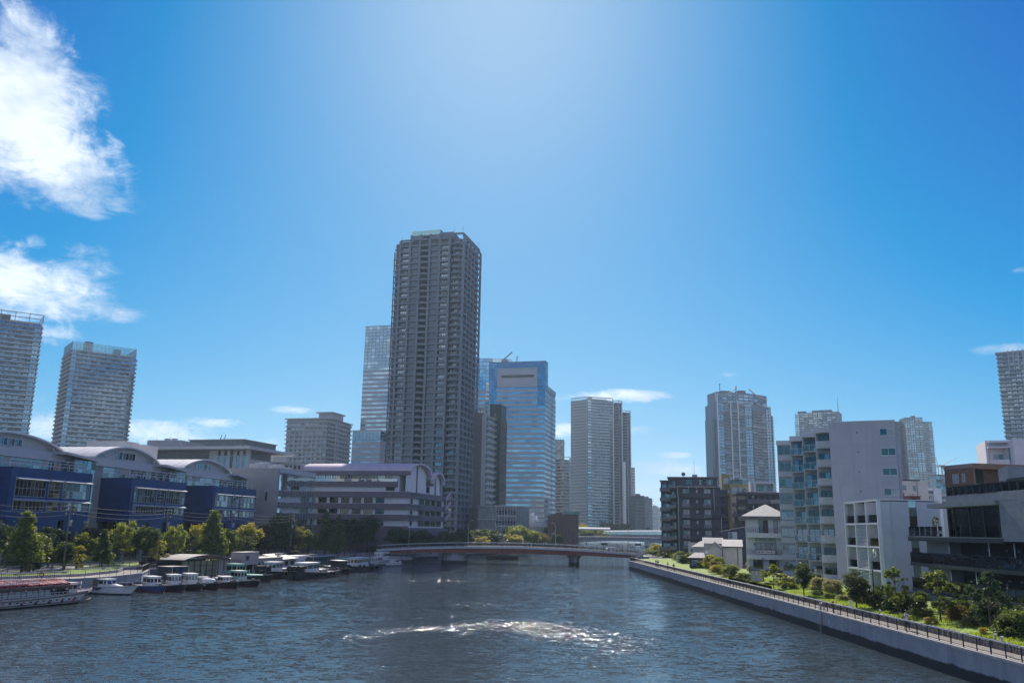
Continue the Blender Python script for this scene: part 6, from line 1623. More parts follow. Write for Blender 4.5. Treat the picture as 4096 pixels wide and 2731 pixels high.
# ------------------------------------------------------------------ buildings between
def mid_right():
    M_yel = mat('ochre_render', (.30, .25, .13), .75, var=.08, streak=.15)
    p = atY(2885, 1896, 310); r = thing('apartment_building', 'ochre yellow apartment house with white balconies behind the dark block', 'building', (p.x, p.y, 3), R(-10)); H = p.z - 3
    w1 = loc(r, atY(2919, 1896, 309)).x; w2 = loc(r, atY(2998, 1932, 300)); zL = w2.z; x2 = w2.x
    pbox(r, 'wall', 0, w1, 0, 9, 0, H, M_yel); pbox(r, 'wall', w1 * .9, x2, -4, 8, 0, zL, M_yel)
    house_window(r, .7, w1 - .6, H - 3.3, H - 1.4, -.005, 2, M_framew); pbox(r, 'balcony', .3, w1 - .1, -1.2, -.01, zL - 3.2, zL - 2.0, M_gal)
    for k in range(6):
        z = zL - 3.5 - k * 3.0; m = 3 if k == 0 else 2
        pbox(r, 'balcony', w1 * .9 + .3, x2 - .3, -5.2, -4.01, z - .15, z, M_gal); pbox(r, 'balustrade', w1 * .9 + .3, x2 - .3, -5.22, -5.18, z + .01, z + 1.0, G_bal)
        for xx in lin(w1 * .9 + .8, x2 - .8, 2): house_window(r, xx - 1.3, xx + 1.3, z + .1, z + 2.2, -4.005, 3, M_framew)
    tp = pbox(r, 'roof_tent', w1 + .4, w1 + 4.2, -2, 2, zL + .01, zL + 1.6, mat('green_sheet', (.03, .10, .09), .6)); pbox(r, 'roof_screen', w1 + .2, x2 - .5, -3.4, -3.36, zL + .01, zL + 1.1, G_bal)
    p = atY(3013, 1925, 290); r = thing('apartment_building', 'white house with framed loggia above the dark grey flats', 'building', (p.x, p.y, 3), R(-10)); H = p.z - 3; W = loc(r, atY(3106, 1926, 286)).x
    pbox(r, 'wall', -.8, W, 1.4, 8, 0, H, M_gal)
    for x0, x1, z0, z1 in ((0, W, H - .75, H), (0, .8, H - 3.2, H - .76), (W - .8, W, H - 3.2, H - .76)): pbox(r, 'loggia_frame', x0, x1, 0, 1.39, z0, z1, M_gal)
    pbox(r, 'loggia_floor', 0, W, 0, 1.39, 0, H - 3.21, M_gal); house_window(r, 1.2, 3.4, H - 3.1, H - 1.0, 1.39, 3, M_framed); house_window(r, 4.2, W - 1.1, H - 3.1, H - 1.0, 1.39, 3, M_framed); pbox(r, 'balustrade', .81, W - .81, .05, .1, H - 3.2, H - 2.2, G_bal)
    MB(M_dark).tube([(W * .5, 2, H), (W * .5, 2, H + 5)], .04, 5).obj('aerial', r)
    p = atY(2946, 1966, 255); r = thing('apartment_building', 'dark grey gallery-access flats behind the white hip-roofed house', 'building', (p.x, p.y, 3), R(-8)); H = p.z - 3; W = loc(r, atY(3127, 1965, 252)).x + 1
    M_dg = mat('dark_grey_render', (.11, .115, .13), .7, var=.08)
    pbox(r, 'wall', 0, W, 1.5, 11, 0, H - .6, M_dg); pbox(r, 'roof_slab', -.1, W + .1, -.1, 11, H - .59, H, M_dg)
    for k in range(5):
        z = H - 3.2 - k * 3.0
        pbox(r, 'gallery', 2.9, W, 0, 1.49, z - .2, z, M_dg); pbox(r, 'gallery_wall', 2.9, W * .7, 0, .1, z + .01, z + 1.15, M_dg); pbox(r, 'gallery_rail', W * .7 + .02, W, .02, .08, z + .05, z + 1.1, G1)
        for x in (.4,): house_window(r, x, x + 2.2, z + .1, z + 2.1, 1.49, 2, M_framed); pbox(r, 'balcony_rail', .2, 2.8, .6, .66, z + .05, z + 1.0, M_dark); pbox(r, 'balcony', .2, 2.8, .6, 1.49, z - .15, z, M_dg)
        for x in edges(3.4, W - 1.4, 5): pbox(r, 'flat_door', x, x + .9, 1.4, 1.49, z + .02, z + 2.1, M_framed)
        for x in (3.0, W * .45, W * .7): pbox(r, 'post', x - .09, x + .09, .12, .3, z + .01, z + 2.39, M_dg)
        pbox(r, 'gallery_lamp', 4.6, 4.75, .3, .45, z + 1.5, z + 2.3, M_white)
    for k in range(6): pbox(r, 'corner_balcony', -.9, -.01, .6, 3.5, H - 4.2 - k * 3, H - 3.1 - k * 3, M_dg)
mid_right()

def brick_house():
    M_br = mat('orange_brick', (.28, .165, .11), .85, var=.15, scale=1.5); M_brl = mat('brick_band', (.42, .34, .27), .8, var=.08)
    p = atY(3775, 1863, 152); r = thing('brick_apartment_house', 'orange brick apartment house with outside staircase behind the dark building', 'building', (p.x, p.y, 3), R(-78)); H = p.z - 3
    c = loc(r, atY(3839, 1849, 145)); L = 7.0
    # side with two small windows
    pbox(r, 'wall', 0, L, 0, .3, 0, H - .7, M_br); pbox(r, 'coping', -.1, L + .1, -.06, .4, H - .69, H, M_brl)
    for k in range(3):
        z = H - 3.1 - k * 3.0; house_window(r, 2.0, 3.4, z, z + 1.5, -.005, 2, M_framew, (G_winl, G_win)); house_window(r, 4.3, 4.9, z + .1, z + 1.5, -.005, 1, M_framew, (G_winl,)); pbox(r, 'band', .01, L - .01, -.03, -.002, z - .75, z - .55, M_brl)
    # gallery front, towards the camera
    F = Fac(r, L, 0, L, 34)
    pbox(r, 'gallery_back', L - 2.6, L - 2.3, .31, 34, 0, H - .7, M_br); pbox(r, 'roof', -.1, L + .1, .41, 34, H - .69, H - .1, M_br)
    F.box('eave', M_br, 0, -.1, H - .9, 34, .3, .9)
    for k in range(4):
        z = H - 3.2 - k * 3.0; F.box('gallery_parapet', M_br, 8.2, -.2, z - .2, 26, .2, 1.2); F.box('gallery_cap', M_brl, 8.2, -.25, z + 1.01, 26, .3, .1); F.box('gallery_floor', M_brl, .2, -2.4, z - .45, 33.6, 2.4, .24)
        F.box('landing_parapet', M_br, 0.0, -.2, z - 1.6, 2.6, .2, 1.2)
        m = MB(M_br); q = lambda u, zz: F.M @ Vector((u, .02, zz))
        m.loft([[tuple(F.M @ Vector((u, v, zz + h))) for v, h in ((-.02, 0), (.2, 0), (.2, 1.2), (-.02, 1.2))] for u, zz in ((2.6, z - 1.6), (7.4, z - .2))], sm=False); m.obj('stair_parapet', r)
        for u in (9.5, 12.6, 16, 20): F.put('window', uwin(pick(G3, G1), M_framed, 1, 1), u, -2.28, z, 1.6, .1, 2.0)
        F.box('column', M_br, 7.5, -.6, z - .2, .7, .6, 3.0)
    F.box('dark_stairwell', M_void, .3, -2.25, H - 12, 3.4, .1, 11)
brick_house()
def white_balcony_house():
    p = atY(4050, 1755, 172); r = thing('apartment_building', 'white house with rounded corner balconies at the right edge behind the brick house', 'building', (p.x, p.y, 3), R(-20)); H = p.z - 3
    a = loc(r, atY(3945, 1790, 176))
    MB(M_lav).prism([(0, 0), (12, 0), (12, 14), (-4.6, 14), (-4.6, 2.2), (-1.2, 2.2)], 0, H).obj('wall', r)
    pbox(r, 'roof_slab', a.x, -.4, .6, 2.19, H - 1.7, H - 1.4, M_lav); pbox(r, 'roof_slab', -4.2, -.2, .9, 2.19, H - .6, H - .2, M_lav)
    for k in range(2):
        z = H - 5 - k * 3.1; pbox(r, 'balcony', -4.4, -.8, .7, 2.19, z - .2, z, M_lav); pbox(r, 'balustrade', -4.4, -.8, .65, .69, z - .1, z + 1.0, M_lav if k == 0 else G_bal); house_window(r, -3.4, -1.5, z + .1, z + 2.2, 2.19, 2, M_framew); pbox(r, 'post', -4.45, -4.2, .72, .95, z + .01, H - 1.71, M_lav)
    house_window(r, -.9, -.1, H - 4.2, H - 1.6, .9, 1, M_framew)
white_balcony_house()

# ------------------------------------------------------------------ white hip-roofed house with the banner
M_wh = mat('white_siding', (.72, .70, .67), .7, var=.05, bump=.1, bscale=18, streak=.12)
M_tile = mat('pale_roof_tile', (.46, .44, .38), .6, var=.15, scale=1.5)
def banner_house():
    P = atY(2982, 2075, 187); r = thing('house', 'white three-storey house with hipped roof and banner on its balcony', 'house', (P.x, P.y, 3.0), R(-15)); H = P.z - 3
    U = lambda px, py, y=0.0: onfac(r, px, py, y); W = U(3140, 2075)[0]; D = 10
    z2, z1 = U(3050, 2131)[1], U(3050, 2217)[1]
    pbox(r, 'wall', 0, W, .05, D, 0, H, M_wh)
    for k in range(14): 
        x = W * k / 14; pbox(r, 'siding_strip', x + .02, x + W / 14 - .02, .0, .049, z1 + .1, H - .01, M_wh)
    # hipped roof
    m = MB(M_tile); ov = .9; zr = U(3076, 2018, D / 2)[1]; m.loft([[(-ov, -ov, H + .62), (W + ov, -ov, H + .62), (W + ov, D + ov, H + .62), (-ov, D + ov, H + .62)], [(W * .5, D * .45, zr), (W * .56, D * .45, zr), (W * .56, D * .55, zr), (W * .5, D * .55, zr)]], sm=False); m.obj('hipped_roof', r)
    pbox(r, 'fascia', -ov, W + ov, -ov, D + ov, H + .01, H + .6, mat('fascia_grey', (.15, .14, .145), .7))
    for k, z in enumerate((z2, z1)):
        pbox(r, 'balcony_slab', .1, W + .2, -1.3, -.01, z - .95, z, M_wh)
        b = MB(M_dark)
        for i in range(19): b.box(.15 + (W) * i / 18 - .02, .15 + W * i / 18 + .02, -1.28, -1.24, z + .003, z + 1.15)
        for zz in (.25, .45, .65, .85, 1.12): b.box(.1, W + .2, -1.29, -1.23, z + zz, z + zz + .04)
        b.obj('balcony_railing', r)
        for x, w_ in ((.0, .1),): pass
    u0, u1 = U(3035, 2100)[0], U(3071, 2100)[0]
    house_window(r, u0, u1, z2 + .02, U(3050, 2080)[1], -.005, 2, M_framed, (mat('brown_blind', (.13, .085, .07), .7), G_win)); house_window(r, U(3095, 2100)[0], U(3109, 2100)[0], z2 + .02, U(3050, 2080)[1], -.005, 1, M_framed, (G_winl,))
    house_window(r, U(3023, 2190)[0], U(3104, 2190)[0], z1 + .02, U(3050, 2169)[1], -.005, 4, M_framed, (G_winl, M_curt)); house_window(r, U(3023, 2190)[0], U(3103, 2190)[0], U(3050, 2162)[1], U(3050, 2152)[1], -.005, 4, M_framed, (G_winl,))
    for px in (3017, 3090): u = U(px, 2170)[0]; pbox(r, 'wall_lamp', u - .08, u + .08, -.2, -.005, z1 + 1.9, z1 + 2.35, M_dark)
    house_window(r, U(3014, 2250)[0], U(3050, 2250)[0], .9, 3.2, .045, 2, M_framed, (G3,)); house_window(r, U(3078, 2250)[0], U(3113, 2250)[0], .6, 3.2, .045, 2, M_framed, (G3,))
    for k in range(3): z = H - 2.6 - k * 3.4; house_window(r, 2, 3.2, z, z + 1.6, -.005, 1, M_framew, (G_winl,), 'x'); house_window(r, 5, 6.2, z, z + 1.6, -.005, 1, M_framew, (G_winl,), 'x'); pbox(r, 'pilaster', -.12, -.004, 7.5, 8.0, 0, H, M_wh); 
    bu0, bu1 = U(3025, 2205)[0], U(3098, 2205)[0]; bz0, bz1 = U(3060, 2213)[1], U(3060, 2199)[1]
    bn = thing('banner', 'white banner with dark Japanese lettering on the balcony of the white house', 'banner', tuple((Matrix.Translation(r.location) @ Matrix.Rotation(R(-15), 4, 'Z')) @ Vector((bu0, -1.35, bz0))), R(-15))
    bw, bh = bu1 - bu0, bz1 - bz0
    pbox(bn, 'sheet', 0, bw, -.02, .0, 0, bh, mat('banner_cloth', (.72, .70, .68), .8, var=.04)); pbox(bn, 'top_strip', 0, bw, -.026, -.021, bh * .88, bh, mat('banner_pink', (.55, .25, .28), .8))
    t = lettering('感謝  慎み  たすけあい', bh * .56, mat('ink', (.02, .02, .03), .6), bn, (bw / 2, -.026, bh * .24), 0, 'lettering', .008)
    wdt = t.dimensions.x or 1; 
    me = t.data; xsx = [v.co.x for v in me.vertices]; wdt = max(xsx) - min(xsx); t.scale = (bw * .9 / wdt, 1, 1)
    pbox(r, 'plinth', -.05, W + .1, -.4, .04, 0, .5, M_dark)
banner_house()

def small_houses():
    M_sid = mat('cream_siding', (.50, .49, .47), .75, var=.05, bump=.25, bscale=12, streak=.12); M_tile2 = mat('grey_roof_tile', (.34, .32, .28), .55, var=.2, scale=2)
    def tiles(root, name, x0, x1, y0, y1, z0, z1, rows, m):
        """sloping tiled roof, one course after the other"""
        for k in range(rows):
            f0, f1 = k / rows, (k + 1) / rows; ya, yb = y0 + (y1 - y0) * f0, y0 + (y1 - y0) * f1; za, zb = z0 + (z1 - z0) * f0, z0 + (z1 - z0) * f1
            MB(m).loft([[(x, ya, za + .08), (x, yb, zb + .03), (x, yb, zb - .08), (x, ya, za - .03)] for x in (x0, x1)], sm=False).obj(name, root)
    # gabled house
    P = atY(2833, 2195, 206); r = thing('house', 'small white gabled house with tiled wing between the dark block and the banner house', 'house', (P.x, P.y, 3), R(-14)); H = P.z - 3
    U = lambda px, py, y=0.0: onfac(r, px, py, y); W = U(2886, 2195)[0]; za = U(2858, 2168)[1]
    MB(M_sid).prism([(0, 0), (W, 0), (W, H), (W / 2, za - .1), (0, H)], 0, 1).obj('tmp'); tmp = bpy.data.objects['tmp']; me = tmp.data
    for v in me.vertices: v.co = (v.co.x, v.co.z * 7, v.co.y)
    me.flip_normals(); tmp.name = 'gable_wall'; tmp.parent = r
    for s in (0, 1):
        a, b = ((-.3, H - .15), (W / 2, za)) if s == 0 else ((W + .3, H - .15), (W / 2, za))
        MB(M_tile2).loft([[(a[0], y, a[1]), (b[0], y, b[1]), (b[0], y, b[1] + .22), (a[0], y, a[1] + .22)] for y in (-.4, 7.3)], sm=False).obj('roof_slope', r)
    W2 = U(2968, 2190)[0]; zE = U(2930, 2187)[1]; zR = U(2940, 2158, 4)[1]
    pbox(r, 'wing_wall', W + .01, W2, .4, 8, 0, zE, M_sid); tiles(r, 'tile_course', W + .1, W2 + .2, -.1, 4.4, zE + .1, zR, 7, M_tile)
    for x in (W + .2, W + 3.6): MB(M_dark).tube([(x, -.06 if x < W + 1 else .3, 0), (x, -.06 if x < W + 1 else .3, zE)], .06, 6).obj('downpipe', r)
    pbox(r, 'gutter', W, W2 + .2, -.25, -.1, zE - .05, zE + .1, M_dark)
    for k in range(6): pbox(r, 'siding_course', W + .02, W2 - .02, .36, .399, zE * k / 6 + .02, zE * (k + 1) / 6 - .02, M_sid)
    ds = thing('satellite_dish', 'white satellite dish on the small gabled house', 'dish', (P.x - .6, P.y - .6, 3 + H - .6)); m = MB(M_white); m.loft([[(rad * math.cos(2 * math.pi * t / 12), -off, rad * math.sin(2 * math.pi * t / 12)) for t in range(12)] for rad, off in ((.04, -.1), (.3, 0), (.42, .08))], cap=False); m.obj('bowl', ds); MB(M_steel).bar((0, .1, 0), (.6, .5, -.3), .05).obj('bracket', ds)
    # house behind with pale roof
    P = atY(2812, 2172, 222); r = thing('house', 'house with pale flat-tiled roof behind the small gabled house', 'house', (P.x, P.y, 3), R(-14)); H = P.z - 3; W = onfac(r, 2893, 2172)[0]; zr = onfac(r, 2850, 2150, 3)[1]
    pbox(r, 'wall', .2, W - .2, .3, 7, 0, H, M_gad); tiles(r, 'tile_course', -.2, W, -.1, 3.2, H, zr, 6, mat('cream_roof', (.50, .47, .40), .7, var=.1)); tiles(r, 'tile_course', -.2, W, 6.6, 3.3, H, zr, 4, M_tile)
    # left house with dark tiles
    P = atY(2771, 2185, 215); r = thing('house', 'grey house with small tiled roof left of the gabled house', 'house', (P.x, P.y, 3), R(-14)); H = P.z - 3; W = onfac(r, 2815, 2180)[0]
    pbox(r, 'wall', .3, W, .3, 6, 0, H, M_gad); m = MB(M_tile2); m.loft([[(-.3, -.3, H + .0), (W, -.3, H), (W, 6.3, H), (-.3, 6.3, H)], [(W * .7, 2.4, H + 1.3), (W, 2.4, H + 1.3), (W, 3.4, H + 1.3), (W * .7, 3.4, H + 1.3)]], sm=False); m.obj('roof', r); house_window(r, .9, 1.9, H - 1.8, H - .8, .295, 1, M_framew)
    # low annexe with shallow pale roof
    P = atY(2749, 2226, 200); r = thing('shed', 'low shed with shallow pale roof in front of the houses', 'shed', (P.x, P.y, 3), R(-14)); H = P.z - 3; W = onfac(r, 2822, 2226)[0]
    pbox(r, 'wall', .4, W - .2, .4, 4, 0, H - .2, M_dark); m = MB(M_tile); m.loft([[(0, -.2, H - .15), (W, -.2, H - .15), (W, 4.5, H - .15), (0, 4.5, H - .15)], [(1.6, 2, H + .95), (W - .4, 2, H + .95), (W - .4, 2.4, H + .95), (1.6, 2.4, H + .95)]], sm=False); m.obj('roof', r); house_window(r, 1, 2.4, .8, 1.9, .395, 2, M_framew); pbox(r, 'balcony', W - 1.4, W + .6, -.8, .3, H - 2.2, H - 1.2, M_dark)
    # plain white end wall
    P = atY(2753, 2172, 232); r = thing('house', 'plain white house wall in front of the dark apartment block', 'house', (P.x, P.y, 3), R(-14)); H = P.z - 3; W = onfac(r, 2776, 2172)[0] + 2.0; pbox(r, 'wall', 0, W, 0, 5, 0, H, M_offw); pbox(r, 'roof', -.1, W + .1, -.1, 5.1, H, H + .12, M_roofd); house_window(r, .5, 1.2, H - 2.2, H - 1.2, -.005, 1, M_framew)
    P = atY(2705, 2219, 232); r = thing('garden_wall', 'pale garden wall below the dark apartment block', 'wall', (P.x, P.y, 3), R(-14))
    for i in range(3): pbox(r, 'panel', i * 1.0, i * 1.0 + .98, 0, .2, 0, P.z - 3, M_offw)
    # navy mono-pitch house
    P = atY(2886, 2126, 232); r = thing('house', 'navy house with slanting roof and one white window beside the banner house', 'house', (P.x, P.y, 3), R(-14)); H = P.z - 3; q = onfac(r, 2964, 2107); W = q[0] + 1
    M_navy = mat('navy_siding', (.030, .042, .075), .6, var=.08)
    MB(M_navy).loft([[(0, y, 0), (W, y, 0), (W, y, q[1]), (0, y, H)] for y in (0, 8)], sm=False).obj('wall', r); MB(M_frame).loft([[(-.4, y, H), (W + .2, y, q[1] + .02), (W + .2, y, q[1] + .2), (-.4, y, H + .18)] for y in (-.3, 8.2)], sm=False).obj('roof', r)
    u0, zz0 = onfac(r, 2915, 2156); u1, zz1 = onfac(r, 2947, 2128); house_window(r, u0, u1, zz0, zz1, -.005, 2, M_framew, (G_winl, G_win))
    pbox(thing('garden_wall', 'dark garden fence in front of the small gabled house', 'fence', (47.6, 176, 3), R(-14)), 'panel', 0, .12, 0, 22, 0, 1.5, M_dark)
small_houses()
# ================================================================== boats and the landing stage on the left
def boat_root(name, label, cat, p0, p1, group=None):
    """root amidships on the water line, local x from stern point p0 to bow point p1"""
    d = p1 - p0; return thing(name, label, cat, ((p0.x + p1.x) / 2, (p0.y + p1.y) / 2, 0), math.atan2(d.y, d.x), group), d.length
def hull(root, L, B, free, sheer, m, mb, full=.75, rake=.12, name='hull', deck=None):
    N = 12; rings = []; low = []
    for i in range(N + 1):
        t = i / N; x = -L / 2 + L * t
        w_ = B / 2 * (min(1, (.72 + .28 * min(1, t / .25))) if t < full else max(.04, math.cos((t - full) / (1 - full) * math.pi / 2) ** .75))
        z = free + sheer * max(0, (t - .35) / .65) ** 2 + .12 * (1 - t) ** 2
        xo = x + rake * L * max(0, (t - .6) / .4) ** 2 * .5
        rings.append([(xo, -w_, z), (x, -w_ * .93, .16), (x, -w_ * .86, -.25), (x, 0, -.5), (x, w_ * .86, -.25), (x, w_ * .93, .16), (xo, w_, z)])
    b = MB(m, mb)
    b.loft(rings, m, False, True, False)
    n = len(rings[0]); 
    # boot stripe below z=.16
    for k, f in enumerate(b.f):
        zs_ = [b.v[v][2] for v in f]
        if max(zs_) < .17: b.mi[k] = b.M(mb)
    b.face([r_[0] for r_ in rings[:1]] + [rings[0][k] for k in range(1, n)], m)
    for a, c in zip(rings[:-1], rings[1:]):
        f = lambda p, dz: (p[0], p[1] * .97, p[2] - dz)
        b.face([f(a[0], .18), f(c[0], .18), f(c[-1], .18), f(a[-1], .18)], deck or m)
    o = b.obj(name, root)
    g = MB(mat('rubbing_strake', (.30, .29, .27), .6))
    for a, c in zip(rings[:-1], rings[1:]):
        for k in (0, -1): g.bar(a[k], c[k], .1, .1)
    g.obj('gunwale', root)
    return rings
def cabin(root, x0, x1, y0, y1, z0, z1, m, nwx=2, nwy=2, roof=None, slope=.0, gl=None, name='cabin', wz=(.5, .85)):
    b = MB(m); b.loft([[(x0, y0, z0), (x1, y0, z0), (x1, y1, z0), (x0, y1, z0)], [(x0 + .02, y0 + .06, z1), (x1 - slope, y0 + .06, z1), (x1 - slope, y1 - .06, z1), (x0 + .02, y1 - .06, z1)]], sm=False); c = b.obj(name, root)
    gl = gl or G_win; h = z1 - z0
    for i in range(nwx):
        w_ = (x1 - x0) / nwx; xa = x0 + i * w_ + .12; xb = x0 + (i + 1) * w_ - .12 - (slope if i == nwx - 1 else 0)
        for yy in (y0 + .035, y1 - .05): MB(gl).box(xa, xb, yy - .025, yy + .03, z0 + h * wz[0], z0 + h * wz[1]).obj('window', c)
    for i in range(nwy):
        w_ = (y1 - y0) / nwy
        xw = x1 - slope * (wz[0] + wz[1]) / 2
        MB(gl).loft([[(x1 - slope * wz[0] - .02, y0 + i * w_ + .1, z0 + h * wz[0]), (x1 - slope * wz[0] - .02, y0 + (i + 1) * w_ - .1, z0 + h * wz[0]), (x1 - slope * wz[1] - .02, y0 + (i + 1) * w_ - .1, z0 + h * wz[1]), (x1 - slope * wz[1] - .02, y0 + i * w_ + .1, z0 + h * wz[1])],
                     [(x1 - slope * wz[0] + .03, y0 + i * w_ + .1, z0 + h * wz[0]), (x1 - slope * wz[0] + .03, y0 + (i + 1) * w_ - .1, z0 + h * wz[0]), (x1 - slope * wz[1] + .03, y0 + (i + 1) * w_ - .1, z0 + h * wz[1]), (x1 - slope * wz[1] + .03, y0 + i * w_ + .1, z0 + h * wz[1])]], sm=False).obj('window', c)
        MB(gl).box(x0 - .03, x0 + .03, y0 + i * w_ + .12, y0 + (i + 1) * w_ - .12, z0 + h * wz[0], z0 + h * wz[1]).obj('window', c)
    MB(roof or m).box(x0 - .2, x1 + .12 - slope, y0 - .12, y1 + .12, z1 + .002, z1 + .1).obj('cabin_roof', root)
    return c
M_hullk = mat('black_hull', (.015, .016, .02), .5, var=.3, scale=2); M_hullb = mat('blue_hull', (.012, .035, .16), .45, var=.2, scale=2); M_boot = mat('red_boot', (.14, .03, .03), .7, var=.25)
M_deckg = mat('deck_grey', (.22, .22, .21), .8, var=.3, scale=3); M_bwhite = mat('boat_white', (.66, .66, .64), .45, var=.08, scale=2, streak=.3); M_seag = mat('sea_green', (.16, .42, .34), .5, var=.12)
M_wale = mat('brown_wale', (.19, .13, .11), .7, var=.2); M_redr = mat('red_roof_slats', (.30, .055, .055), .7, var=.25, scale=2); M_redp = mat('red_pole', (.42, .08, .07), .6)
TYRE = MB(M_black).torus((0, 0, 0), (0, 1, 0), .36, .15, 14, 6).mesh('tyre')

# ------------------------------------------------------------------ houseboat with the red roof
def houseboat():
    bow = atZ(312, 2404, 0); q = atZ(0, 2431, 0); d = (bow - q).normalized(); st = q - d * 9
    r, L = boat_root('houseboat', 'long white pleasure houseboat with red slatted roof, cut off by the left edge', 'boat', st, bow)
    rings = hull(r, L, 5.0, 1.15, .6, M_bwhite, M_black, .86, .2, deck=M_wale)
    x1 = L / 2; 
    for z, h in ((1.0, .16), (.35, .14)):
        b = MB(M_wale)
        for a, c in zip(rings[:-1], rings[1:]):
            for k in (0, -1): b.bar((a[k][0], a[k][1] * (1.01 if z > .5 else .97), z + a[k][2] - 1.25 if z > .5 else z), (c[k][0], c[k][1] * (1.01 if z > .5 else .97), z + c[k][2] - 1.25 if z > .5 else z), .12, h)
        b.obj('wale', r)
    z0 = 1.0; z1 = 2.4; y0 = -2.05
    xe = x1 - 3.6
    pbox(r, 'saloon_wall', -x1 + .5, xe, y0 + .1, 2.0, z0, z1, M_wale)
    n = 16; xs_ = edges(-x1 + 1, xe - 2.2, n); blind = mat('paper_screen', (.42, .47, .44), .8, var=.05)
    for i in range(n): pbox(r, 'screen', xs_[i] + .1, xs_[i + 1] - .1, y0 + .04, y0 + .095, z0 + .35, z1 - .35, blind if i < n - 1 else G3)
    pbox(r, 'dark_window', xe - 2.0, xe - .3, y0 + .04, y0 + .095, z0 + .35, z1 - .35, G3)
    cabin(r, xe + .1, xe + 1.9, -1.5, 1.5, 1.15, 2.65, M_bwhite, 2, 2, M_bwhite)
    pbox(r, 'roof', -x1 + .2, xe + 1.2, -2.5, 2.4, z1 + .01, z1 + .2, M_wale)
    for i in range(38):
        x = -x1 + .5 + (xe + x1 - .6) * i / 38; pbox(r, 'roof_slat', x, x + .34, -2.1 + .3 * math.sin(i), 2.1, z1 + .21, z1 + .34 + .05 * (i % 3), M_redr if i % 5 else mat('roof_slat_pink', (.5, .3, .3), .7)); MB(M_redr if (i * 7) % 4 else mat('roof_slat_pink', (.5, .3, .3), .7)).loft([[(xx, -2.3, z1 + .36), (xx, 0, z1 + .85), (xx, 2.2, z1 + .36), (xx, 2.2, z1 + .46), (xx, 0, z1 + .95), (xx, -2.3, z1 + .46)] for xx in (x - .02, x + .22 + .1 * (i % 2))], sm=False).obj('roof_batten', r)
    for k in range(9):
        y = -2.35 + k * .5; a = RR.uniform(-x1, 0); zr = z1 + .5 + .55 * (1 - abs(y) / 2.4); MB((M_redp, M_bwhite, M_steel)[k % 3]).bar((a, y, zr), (a + RR.uniform(6, 12), y, zr + RR.uniform(0, .1)), .1).obj('roof_pole', r)
    for k in range(16):
        x = xe - 6 + k * .4; pbox(r, 'folded_awning', x, x + .35, -1.8 + RR.random(), 1 + RR.random(), z1 + .35, z1 + .5 + RR.random() * .2, (M_redr, M_bwhite, M_wale)[k % 3])
    b = MB(M_bwhite)
    for h in (.35, .65): b.bar((-x1 + .5, -2.45, z0 + h), (xe, -2.45, z0 + h + .05), .06)
    for i in range(26): x = -x1 + .5 + (xe + x1 - .5) * i / 25; b.bar((x, -2.45, z0), (x, -2.45, z0 + .68), .05)
    b.obj('side_railing', r)
    for i in range(7): MB(mat('lantern', (.45, .30, .32), .6)).ball((xe + 1.3 - i * 2.15, -2.4, z1 - .35), .2, n=9, k=6).obj('lantern', r)
    for i in range(18): x = -x1 + 1 + i * (L - 3) / 18; pbox(r, 'scupper', x, x + .3, -2.55, -2.44, .62, .78, M_dark if i % 3 else M_redp)
    for i, ch in enumerate(('6', '5', '4', '3')): MB(M_dark).box(x1 - 5.2 - i * 2.1, x1 - 4.9 - i * 2.1, -2.52, -2.42, .3, .62).obj('hull_mark', r)
    MB(M_redp).loft([[(x1 - 3.4, -2.42, .25), (x1 - 3.1, -2.42, .25), (x1 - 2.7, -2.3, .95), (x1 - 3.0, -2.3, .95)], [(x1 - 3.4, -2.5, .25), (x1 - 3.1, -2.5, .25), (x1 - 2.7, -2.42, .95), (x1 - 3.0, -2.42, .95)]], sm=False).obj('bow_stripe', r)
    b = MB(M_bwhite)
    for h in (.5, .9): b.bar((xe + 2.0, -1.9, 1.6 + h), (x1 - .4, -.6, 1.9 + h), .05)
    for t in range(5): b.bar((xe + 2 + (x1 - .4 - xe - 2) * t / 4, -1.9 + 1.3 * t / 4, 1.5 + .3 * t / 4), (xe + 2 + (x1 - .4 - xe - 2) * t / 4, -1.9 + 1.3 * t / 4, 2.5 + .3 * t / 4), .05)
    b.obj('bow_railing', r)
houseboat()

